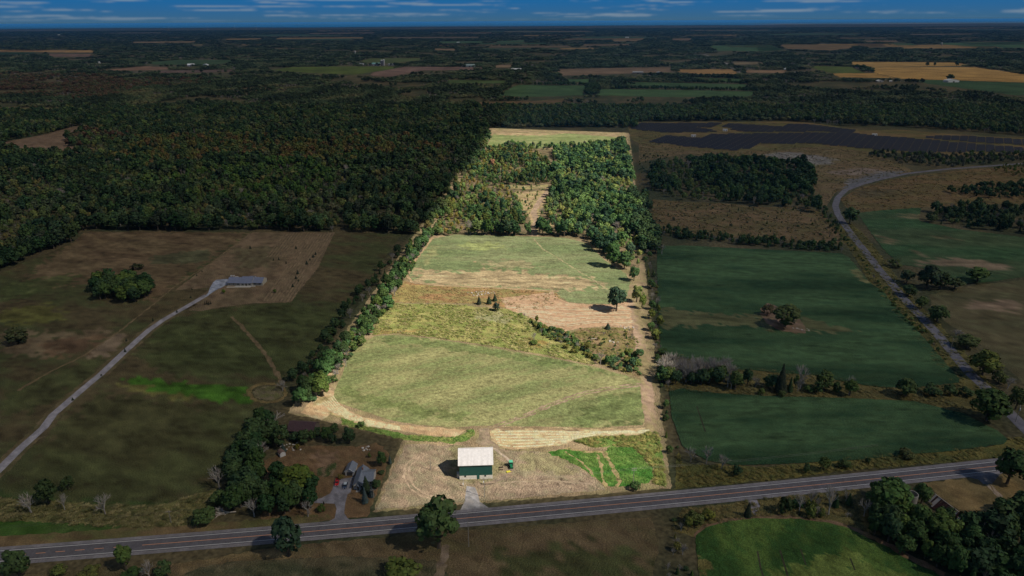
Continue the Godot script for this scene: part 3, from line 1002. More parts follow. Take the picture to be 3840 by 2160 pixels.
# ---------------------------------------------------------------- solar farm
func solar() -> void:
	var panel := plain("solar_glass", 0.010, 0.011, 0.02, 0.4)
	var steel := plain("galvanised", 0.36, 0.37, 0.38, 0.5, 0.3)
	var dir := Vector2(cos(SOLAR_TURN), sin(SOLAR_TURN))
	var nrm := dir.orthogonal()
	var at := []
	for a in SOLAR:
		var poly := pts(a)
		for i in range(-140, 140):
			for j in range(-90, 90):
				var p := Vector2(520, -1200) + dir * (i * 15.4 + fposmod(j * 4.7, 15.4)) + nrm * (j * 10.4)
				if not Geometry2D.is_point_in_polygon(p - dir * 6.0, poly) or not Geometry2D.is_point_in_polygon(p + dir * 6.0, poly): continue
				if absf(p.x) < -p.y * 0.8: at.append(p)
	at.sort_custom(func(a, b): return a.y > b.y)
	var half := 6.9
	var tilt := Basis(Vector3.RIGHT, deg_to_rad(26))
	var glass := MB.new()
	for k in 7:
		glass.box(tilt * Vector3(-half + (k + 0.5) * 1.97, 0, 0) + Vector3(0, 1.9, 0), Vector3(1.9, 0.06, 4.3), tilt)
	var frame := MB.new()
	for z in [-1.4, 1.4]:
		frame.box(tilt * Vector3(0, -0.1, z) + Vector3(0, 1.9, 0), Vector3(half * 2, 0.12, 0.12), tilt)
	for x in [-5.0, -1.7, 1.7, 5.0]:
		frame.tube(Vector3(x, -0.2, -0.1), Vector3(x, 1.85, -0.1), 0.08, 0.08, 5, false)
	var gm := glass.mesh()
	var fm := frame.mesh()
	var rest := []
	for k in at.size():
		if k < 300:
			var o := thing("solar_table", "tilted dark solar panel table in a long row of the solar farm", "solar panel", Vector3(at[k].x, 0, at[k].y), -SOLAR_TURN, "solar tables of the solar farm")
			part("panel", gm, panel, o)
			part("frame", fm, steel, o)
		else:
			rest.append([at[k], Vector3.ONE, Color.WHITE, -SOLAR_TURN])
	if rest:
		var o := Node3D.new()
		o.name = "solar_rows"
		add_child(o)
		tag(o, "far rows of dark solar panels of the solar farm", "solar panels", "", "stuff")
		multimesh("panel", gm, panel, rest, o)
	print("solar ", at.size())
	for k in INVERTERS.size():
		var h: Vector3 = INVERTERS[k]
		var o := thing("inverter_hut", ["white inverter hut at the near end of the solar rows", "white inverter hut between two solar blocks", "white inverter hut on the grass beside the last solar block"][k], "hut", h, -SOLAR_TURN)
		part("wall", bx(Vector3(0, 2.0, -2), Vector3(9.0, 4.2, 4.0)), plain("white_box", 0.75, 0.75, 0.75, 0.5), o)
		part("roof", bx(Vector3(0, 4.22, -2), Vector3(9.4, 0.24, 4.4)), plain("white_trim", 0.7, 0.7, 0.72, 0.5), o)
		for x in [-2.2, 2.4]: part("door", bx(Vector3(x, 1.5, 0.03), Vector3(1.6, 2.9, 0.08)), plain("grey_door", 0.28, 0.3, 0.32, 0.5), o)

# ---------------------------------------------------------------- far buildings
func far_buildings() -> void:
	for b in FARB:
		# [called, label, x, z, width, height, roof rgb, wall rgb, kind]
		var o := thing(b[0], b[1], "silo" if b[8] == "silo" else "building", Vector3(b[2], 0, b[3]), b[9])
		var w: float = b[4]
		var h: float = b[5]
		var key := "far_%d" % int(b[2] * 7 - b[3])
		var wm := plain(key + "_wall", b[7][0], b[7][1], b[7][2], 0.7)
		var rm := plain(key + "_roof", b[6][0], b[6][1], b[6][2], 0.5)
		if b[8] == "silo":
			var m := MB.new()
			m.tube(Vector3(0, -0.5, 0), Vector3(0, h, 0), w / 2, w / 2, 16)
			part("wall", m, wm, o)
			m = MB.new()
			for k in 4:
				var a := PI / 2 * k / 4
				var c := PI / 2 * (k + 1) / 4
				m.tube(Vector3(0, h + sin(a) * w * 0.45, 0), Vector3(0, h + sin(c) * w * 0.45, 0), cos(a) * w * 0.52, maxf(cos(c) * w * 0.52, 0.05), 16, false)
			part("dome", m, rm, o)
			continue
		var m := MB.new()
		gable(m, w, w * 0.62, h * 0.6, h * 0.4, b[8] == "long")
		part("wall", m, wm, o)
		gable_roof(o, rm, w, w * 0.62, h * 0.6, h * 0.4, b[8] == "long", 0.5, 0.25, "roof")
		part("door", bx(Vector3(0, h * 0.2, 0.06), Vector3(w * 0.16, h * 0.4, 0.12)), plain("dark_garage_door", 0.05, 0.05, 0.055, 0.5), o)

func turbines() -> void:
	for k in TURB.size():
		var at: Vector3 = TURB[k]
		var o := thing("wind_turbine", "distant white wind turbine on the lake shore", "wind turbine", at, 0.2, "wind turbines on the horizon")
		var white := plain("turbine_white", 0.75, 0.75, 0.75, 0.5)
		var m := MB.new()
		m.tube(Vector3(0, -1, 0), Vector3(0, 95, 0), 2.6, 1.6, 10)
		part("tower", m, white, o)
		part("nacelle", bx(Vector3(0, 97, 0), Vector3(4, 4, 10)), white, o)
		for i in 3:
			var a := TAU * i / 3.0 + k * 0.7
			m = MB.new()
			m.tube(Vector3(0, 97, 6), Vector3(sin(a) * 45, 97 + cos(a) * 45, 6), 1.7, 0.4, 5)
			part("blade", m, white, o)

# ---------------------------------------------------------------- stones, logs
func stone_mesh(sd: int) -> ArrayMesh:
	var r := RandomNumberGenerator.new()
	r.seed = sd
	var m := MB.new()
	var s := SphereMesh.new()
	s.radial_segments = 7
	s.rings = 4
	s.radius = 0.5
	s.height = 1.0
	var a := s.get_mesh_arrays()
	var off := {}
	for i in a[Mesh.ARRAY_INDEX]:
		var p: Vector3 = a[Mesh.ARRAY_VERTEX][i]
		var key := Vector3i(p * 1000.0)
		if not off.has(key): off[key] = r.randf_range(0.7, 1.2)
		m.v.append(p * off[key])
	return m.mesh()

func stones() -> void:
	var shapes := [stone_mesh(1), stone_mesh(2), stone_mesh(3)]
	for s in STONES:
		# [x, z, spread x, spread z, count, label]
		var o := thing("stone_pile", s[5], "stones", Vector3(s[0], 0, s[1]))
		for k in s[4]:
			var st := part("stone", shapes[k % 3], plain("field_stone_%d" % (k % 3), [0.52, 0.42, 0.34][k % 3], [0.5, 0.4, 0.31][k % 3], [0.47, 0.38, 0.28][k % 3], 0.9), o)
			var sz := rng.randf_range(0.6, 1.5)
			st.position = Vector3(rng.randfn() * s[2] * 0.5, sz * 0.22, rng.randfn() * s[3] * 0.5)
			st.scale = Vector3(sz * 1.2, sz * 0.8, sz)
			st.rotation = Vector3(0, rng.randf() * TAU, 0)
	var f := thing("fallen_tree", "pale fallen dead tree lying beside the grove", "log", FALLEN, 0.25)
	var b := part("trunk", bare_mesh(4, 3), mats["bare_pale"], f)
	b.rotation = Vector3(0, 0, deg_to_rad(84))
	b.position = Vector3(4, 0.5, 0)
	b.scale = Vector3(1.0, 1.25, 1.0)
	var g := thing("dead_log", "white dead log on the stony rough ground", "log", LOG, 0.3)
	var m := MB.new()
	m.tube(Vector3(-2.4, 0.3, 0), Vector3(2.6, 0.42, 0.2), 0.24, 0.13, 7)
	part("trunk", m, mats["bare_pale_plain"], g)

# ---------------------------------------------------------------- low plants of the rough ground
func tufts() -> void:
	var r := RandomNumberGenerator.new()
	r.seed = 91
	var m := MB.new()
	for k in 46:
		var a := r.randf() * TAU
		var lean := r.randf_range(0.3, 1.1)
		var d := Vector3(cos(a), 0, sin(a))
		var b := d * r.randf() * 0.45
		var tip := b + d * lean * 0.7 + Vector3(0, r.randf_range(0.35, 0.8), 0)
		var sd := d.cross(Vector3.UP) * 0.09
		if (sd * 2.0).cross(tip - b).y > 0.0: m.tri(b + sd, b - sd, tip)
		else: m.tri(b - sd, b + sd, tip)
		var c := vary(r, 0.7, 1.3)
		for i in 3:
			m.c.append(c); m.n.append((Vector3.UP * 1.5 + d * 0.4).normalized())
	var tm := m.mesh()
	var rows := []
	for t in TUFTS:
		# [sheet index, spacing, height, colours]
		var poly := pts(SHEETS[t[0]][2])
		var b := bounds(poly)
		var sp: float = t[1]
		for i in int(b.size.x / sp) + 1:
			for j in int(b.size.y / sp) + 1:
				var p := b.position + Vector2(i + rng.randf(), j + rng.randf()) * sp
				if not in_view(p) or not Geometry2D.is_point_in_polygon(p, poly): continue
				if nz2.get_noise_2d(p.x * 5.0, p.y * 5.0) < t[4] + rng.randf_range(-0.25, 0.25): continue
				var c = t[3][rng.randi() % t[3].size()]
				var s: float = t[2] * rng.randf_range(0.6, 1.4)
				rows.append([p, Vector3(s * 1.1, s * 0.8, s * 1.1), Color(c[0], c[1], c[2]) * 1.0 * rng.randf_range(0.75, 1.25), rng.randf() * TAU])
	var o := Node3D.new()
	o.name = "grass"
	add_child(o)
	tag(o, "tufts of tall grass and weeds on the rough ground and crop rows", "grass", "", "stuff")
	multimesh("tufts", tm, mats["foliage"], rows, o)
	print("tufts ", rows.size())

# ---------------------------------------------------------------- added clouds that shade the land
func added_cloud(outer: PackedVector2Array, hole: PackedVector2Array, y: float, cell: float, slant: Vector2, label: String) -> void:
	# an unseen bank added to shade the land below: a billowed top and underside, with side walls where the gap opens
	var m := MB.new()
	var r := bounds(outer)
	var o := r.position
	var under := func(p: Vector2) -> float: return y + 3.0 * nz2.get_noise_2d(p.x * 0.6, p.y * 0.6)
	var over := func(p: Vector2) -> float: return y + 30.0 + 3.0 * nz.get_noise_2d(p.x * 0.5, p.y * 0.5)
	var hb := bounds(hole).grow(cell) if hole.size() else Rect2()
	var top_hole := PackedVector2Array()
	for p in hole: top_hole.append(p + slant * 30.0)
	var nx := int(ceil(r.size.x / cell))
	var ny := int(ceil(r.size.y / cell))
	var st := r.size / Vector2(nx, ny)
	for i in nx:
		for j in ny:
			var c0 := o + Vector2(i, j) * st
			var sq := PackedVector2Array([c0, c0 + Vector2(st.x, 0), c0 + st, c0 + Vector2(0, st.y)])
			var near_gap := hole.size() > 0 and hb.intersects(Rect2(c0, st))
			for q in (Geometry2D.clip_polygons(sq, hole) if near_gap else [sq]):
				for k in Geometry2D.triangulate_polygon(q):
					var p: Vector2 = q[k]
					m.v.append(Vector3(p.x, under.call(p), p.y))
			for q in (Geometry2D.clip_polygons(sq, top_hole) if near_gap else [sq]):
				for k in Geometry2D.triangulate_polygon(q):
					var p: Vector2 = q[k]
					m.v.append(Vector3(p.x, over.call(p), p.y))
	var mi := part("added_cloud", m, mats["added_cloud"], self)
	tag(mi, label, "added_cloud", "", "structure")

# ---------------------------------------------------------------- windrows of cut straw
func windrows() -> void:
	for q in WIND:
		# [owner, half width, height, colour, line]
		var line := pts(q[4])
		var m := MB.new()
		var col := Color(q[3][0], q[3][1], q[3][2])
		for k in line.size() - 1:
			var n := int(ceil(line[k].distance_to(line[k + 1]) / 1.6))
			for i in n:
				var a := line[k].lerp(line[k + 1], float(i) / n)
				var b := line[k].lerp(line[k + 1], float(i + 1) / n)
				if nz2.get_noise_2d(a.x * 14.0, a.y * 14.0) > 0.33: continue
				var s0 := (line[k + 1] - line[k]).normalized().orthogonal()
				var w0: float = q[1] * (1.0 + 0.9 * nz2.get_noise_2d(a.x * 50.0, a.y * 50.0))
				var w1: float = q[1] * (1.0 + 0.9 * nz2.get_noise_2d(b.x * 50.0, b.y * 50.0))
				var h0: float = q[2] * (1.0 + 1.2 * nz2.get_noise_2d(a.x * 60.0 + 9.0, a.y * 60.0)) + 0.05
				var h1: float = q[2] * (1.0 + 1.2 * nz2.get_noise_2d(b.x * 60.0 + 9.0, b.y * 60.0)) + 0.05
				var a0 := a - s0 * w0
				var a1 := a + s0 * w0
				var b0 := b - s0 * w1
				var b1 := b + s0 * w1
				m.quad(Vector3(a0.x, 0.05, a0.y), Vector3(b0.x, 0.05, b0.y), Vector3(b.x, h1, b.y), Vector3(a.x, h0, a.y))
				m.quad(Vector3(a.x, h0, a.y), Vector3(b.x, h1, b.y), Vector3(b1.x, 0.05, b1.y), Vector3(a1.x, 0.05, a1.y))
				var c := stored(col * (1.0 + 0.3 * nz2.get_noise_2d(a.x * 33.0, a.y * 33.0)) * GAIN["straw"])
				for t in 12: m.c.append(c)
		if m.v.size(): part("windrow", m, mats["straw"], get_node(q[0]))

func _ready() -> void:
	rng.seed = 20240907
	nz.seed = 3
	nz.noise_type = FastNoiseLite.TYPE_SIMPLEX_SMOOTH
	nz.fractal_octaves = 3
	nz2.seed = 17
	nz2.noise_type = FastNoiseLite.TYPE_SIMPLEX_SMOOTH
	nz2.fractal_octaves = 4
	# camera: a drone two hundred metres up
	var cam := Camera3D.new()
	cam.name = "camera"
	cam.fov = 45.76
	cam.near = 1.0
	cam.far = 400000.0
	cam.position = Vector3(0, CAMH, 0)
	cam.basis = Basis(Vector3.RIGHT, deg_to_rad(-21.36)) * Basis(Vector3.BACK, deg_to_rad(-0.30))
	add_child(cam)
	cam.current = true
	# sky
	var env := Environment.new()
	env.background_mode = Environment.BG_SKY
	env.tonemap_mode = Environment.TONE_MAPPER_LINEAR
	env.tonemap_exposure = 1.12
	env.sdfgi_enabled = true
	env.ssao_enabled = true
	env.ssil_enabled = true
	env.sky = Sky.new()
	var sky := PanoramaSkyMaterial.new()
	sky.panorama = sky_picture()
	env.sky.sky_material = sky
	env.fog_enabled = true
	env.fog_density = 0.00002
	env.fog_light_color = Color(0.34, 0.7, 1.0)
	var we := WorldEnvironment.new()
	we.name = "world_environment"
	we.environment = env
	add_child(we)
	# sun: from the right, a little behind the camera
	var sun := DirectionalLight3D.new()
	sun.name = "sun"
	sun.light_energy = 1.6
	sun.light_color = Color(1.0, 0.95, 0.87)
	sun.light_angular_distance = 1.4
	sun.shadow_enabled = true
	var ray := Vector3(-0.60, -0.74, -0.31).normalized()
	sun.basis = Basis.looking_at(ray, Vector3.UP)
	add_child(sun)
	make_materials()
	more_materials()
	for s in STAND_DATA:
		var pp := pts(s[0])
		STANDS.append([pp, bounds(pp), s[1], s[2]])
	print("start ", Time.get_ticks_msec())
	# unseen clouds added to darken the surroundings, opening cut to the lot outline
	var slant := Vector2(-ray.x / -ray.y, -ray.z / -ray.y)
	var gap := PackedVector2Array()
	for p in pts(PARCEL): gap.append(p + slant * 340.0)
	added_cloud(pts([-7000, 5000, 9000, 5000, 9000, -3000, -7000, -3000]), gap, 340.0, 250.0, slant, "unseen layer of clouds added to shade the farmland with an opening cut to the farm lot")
	added_cloud(pts([-44000, -3000 + slant.y * 1660.0, 46000, -3000 + slant.y * 1660.0, 46000, -34000, -44000, -34000]), PackedVector2Array(), 2000.0, 2500.0, slant, "higher unseen layer of clouds added to shade the distant woods")  # second unseen layer, added to darken the far land
	big_ground()
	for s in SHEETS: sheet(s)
	print("sheets ", Time.get_ticks_msec())
	windrows()
	lake()
	highway()
	barn()
	house()
	bungalow()
	ruin()
	vehicles()
	for q in POLES: utility_pole(Vector3(q[0], 0, q[1]), q[2], q[3], q[4], q[5], q[6])
	for q in POSTS: yard_post(Vector3(q[0], 0, q[1]), q[3], q[2])
	for q in LINES: power_line(Vector3(q[0], q[1], q[2]), Vector3(q[3], q[4], q[5]), q[6])
	solar()
	far_buildings()
	turbines()
	stones()
	print("objects ", Time.get_ticks_msec())
	plants()
	print("plants ", Time.get_ticks_msec())
	tufts()
	print("done ", Time.get_ticks_msec())

func sky_picture() -> ImageTexture:
	# blue sky with long grey streaks of cloud low over the horizon
	var w := 4096
	var h := 2048
	var im := Image.create(w, h, false, Image.FORMAT_RGBF)
	var f := FastNoiseLite.new()
	f.seed = 8
	f.noise_type = FastNoiseLite.TYPE_SIMPLEX_SMOOTH
	f.fractal_octaves = 5
	f.fractal_gain = 0.55
	for j in h:
		var e := 90.0 - (j + 0.5) / h * 180.0
		var base := SKY_LOW.lerp(SKY_HIGH, pow(clampf(e / 2.2, 0.0, 1.0), 0.8)).lerp(SKY_TOP, pow(clampf(e / 60.0, 0.0, 1.0), 0.6))
		if e <= 0.0: base = SKY_LOW
		im.fill_rect(Rect2i(0, j, w, 1), base)
		if e <= 0.0 or e > 75.0: continue
		# long streaks low over the horizon, broken puffs above them
		var step := 1 if e < 4.0 else 4 if e < 20.0 else 16
		if e > 4.0 and j % step: continue
		for i in range(0, w, step):
			var a := float(i) / w * TAU
			var k := 60.0 / (tan(deg_to_rad(e)) + 0.035)
			var m := f.get_noise_3d(cos(a) * 620.0, e * 400.0, sin(a) * 620.0)
			if e > 4.0: m = lerpf(m, f.get_noise_3d(cos(a) * k, 5.0, sin(a) * k), clampf((e - 4.0) / 6.0, 0.0, 1.0))
			var bank := 0.2 * exp(-pow((a - PI - 0.36) / 0.3, 2.0)) * smoothstep(0.1, 0.5, e) * smoothstep(2.2, 1.0, e)
			var t := smoothstep(0.1, 0.4, m + bank) * (0.72 if e < 6.0 else 0.45) * smoothstep(0.0, 0.4, e)
			if t <= 0.0: continue
			if step == 1: im.set_pixel(i, j, base.lerp(SKY_CLOUD, t))
			else: im.fill_rect(Rect2i(i, j - step + 1, step, step), base.lerp(SKY_CLOUD, t))
	return ImageTexture.create_from_image(im)

const SKY_LOW := Color(0.045, 0.115, 0.19)
const SKY_HIGH := Color(0.002, 0.115, 0.33)
const SKY_TOP := Color(0.004, 0.09, 0.28)
const SKY_CLOUD := Color(0.19, 0.25, 0.31)

func roof_material(key: String, c: Color, tex: Texture2D, tile: float, rough: float, metal := 0.0) -> void:
	var m := plain(key, c.r, c.g, c.b, rough, metal)
	m.albedo_texture = tex
	m.uv1_triplanar = true
	m.uv1_scale = Vector3.ONE / tile

func more_materials() -> void:
	var f := noise_tex(256, 0.02, 0.82, 1.0, 61, 3)
	var g := noise_tex(256, 0.03, 0.35, 1.0, 67, 4)
	roof_material("barn_roof", Color(0.74, 0.74, 0.78), f, 9.0, 0.45)
	roof_material("plaster", Color(0.8, 0.78, 0.74), f, 6.0, 0.9)
	roof_material("slate_roof", Color(0.2, 0.23, 0.29), f, 6.0, 0.5)
	roof_material("steel_roof", Color(0.2, 0.23, 0.34), f, 8.0, 0.4)
	roof_material("rust_roof", Color(0.14, 0.075, 0.09), g, 5.0, 0.7)
	roof_material("rust_light", Color(0.42, 0.27, 0.22), g, 3.0, 0.7)
	roof_material("red_boards", Color(0.11, 0.032, 0.03), g, 4.0, 0.9)
	for k in [["bare_grey", Color(0.3, 0.28, 0.265)], ["bare_pale", Color(0.5, 0.46, 0.42)]]:
		var m := StandardMaterial3D.new()
		m.resource_name = k[0]
		m.vertex_color_use_as_albedo = true
		m.vertex_color_is_srgb = true
		m.albedo_color = lin(k[1].r * 1.4, k[1].g * 1.4, k[1].b * 1.4)
		m.roughness = 0.9
		mats[k[0]] = m
	plain("bare_pale_plain", 0.5, 0.46, 0.42, 0.9)
	# added clouds: alpha sets how much they darken what lies below
	var c := StandardMaterial3D.new()
	c.resource_name = "added_cloud"
	c.transparency = BaseMaterial3D.TRANSPARENCY_ALPHA
	c.albedo_color = Color(0.9, 0.9, 0.9, ADDED_CLOUD_ALPHA)
	c.roughness = 1.0
	c.metallic_specular = 0.0
	mats["added_cloud"] = c

func lake() -> void:
	var water := StandardMaterial3D.new()
	water.resource_name = "water"
	water.albedo_color = lin(0.006, 0.085, 0.16)
	water.roughness = 0.3
	mats["water"] = water
	var m := MB.new()
	var x := -110000.0
	while x < 110000.0:
		var a := 33000.0 + 5000.0 * nz.get_noise_2d(x * 0.01, 3.0) + (8000.0 if x > 12000.0 else 0.0)
		var b := 33000.0 + 5000.0 * nz.get_noise_2d((x + 1000.0) * 0.01, 3.0) + (8000.0 if x + 1000.0 > 12000.0 else 0.0)
		m.quad(Vector3(x, 1.0, -a), Vector3(x + 1000, 1.0, -b), Vector3(x + 1000, 1.0, -129000), Vector3(x, 1.0, -129000))
		x += 1000.0
	tag(part("lake", m, water, self), "bright blue lake along the horizon", "lake", "", "structure")
	# low wooded shores and islands
	for s in SHORES:
		# [x0, x1, z, depth, height]
		var h := MB.new()
		var n := 60
		for k in n:
			var x0: float = lerpf(s[0], s[1], float(k) / n)
			var x1: float = lerpf(s[0], s[1], float(k + 1) / n)
			var e0 := sin(PI * k / n)
			var e1 := sin(PI * (k + 1) / n)
			var y0: float = s[4] * pow(e0, 0.4) * (0.75 + 0.6 * nz.get_noise_2d(x0 * 0.03, s[2]))
			var y1: float = s[4] * pow(e1, 0.4) * (0.75 + 0.6 * nz.get_noise_2d(x1 * 0.03, s[2]))
			var d0: float = s[3] * pow(e0, 0.5)
			var d1: float = s[3] * pow(e1, 0.5)
			h.quad(Vector3(x0, 0, s[2] + d0), Vector3(x1, 0, s[2] + d1), Vector3(x1, y1, s[2]), Vector3(x0, y0, s[2]))
			h.quad(Vector3(x0, y0, s[2]), Vector3(x1, y1, s[2]), Vector3(x1, 0, s[2] - d1), Vector3(x0, 0, s[2] - d0))
		tag(part("hills", h, plain("far_wooded_land", 0.03, 0.045, 0.03, 0.95), self), s[5], "hills", "", "structure")

const ADDED_CLOUD_ALPHA := 0.515  # how strongly the added clouds darken the land under them
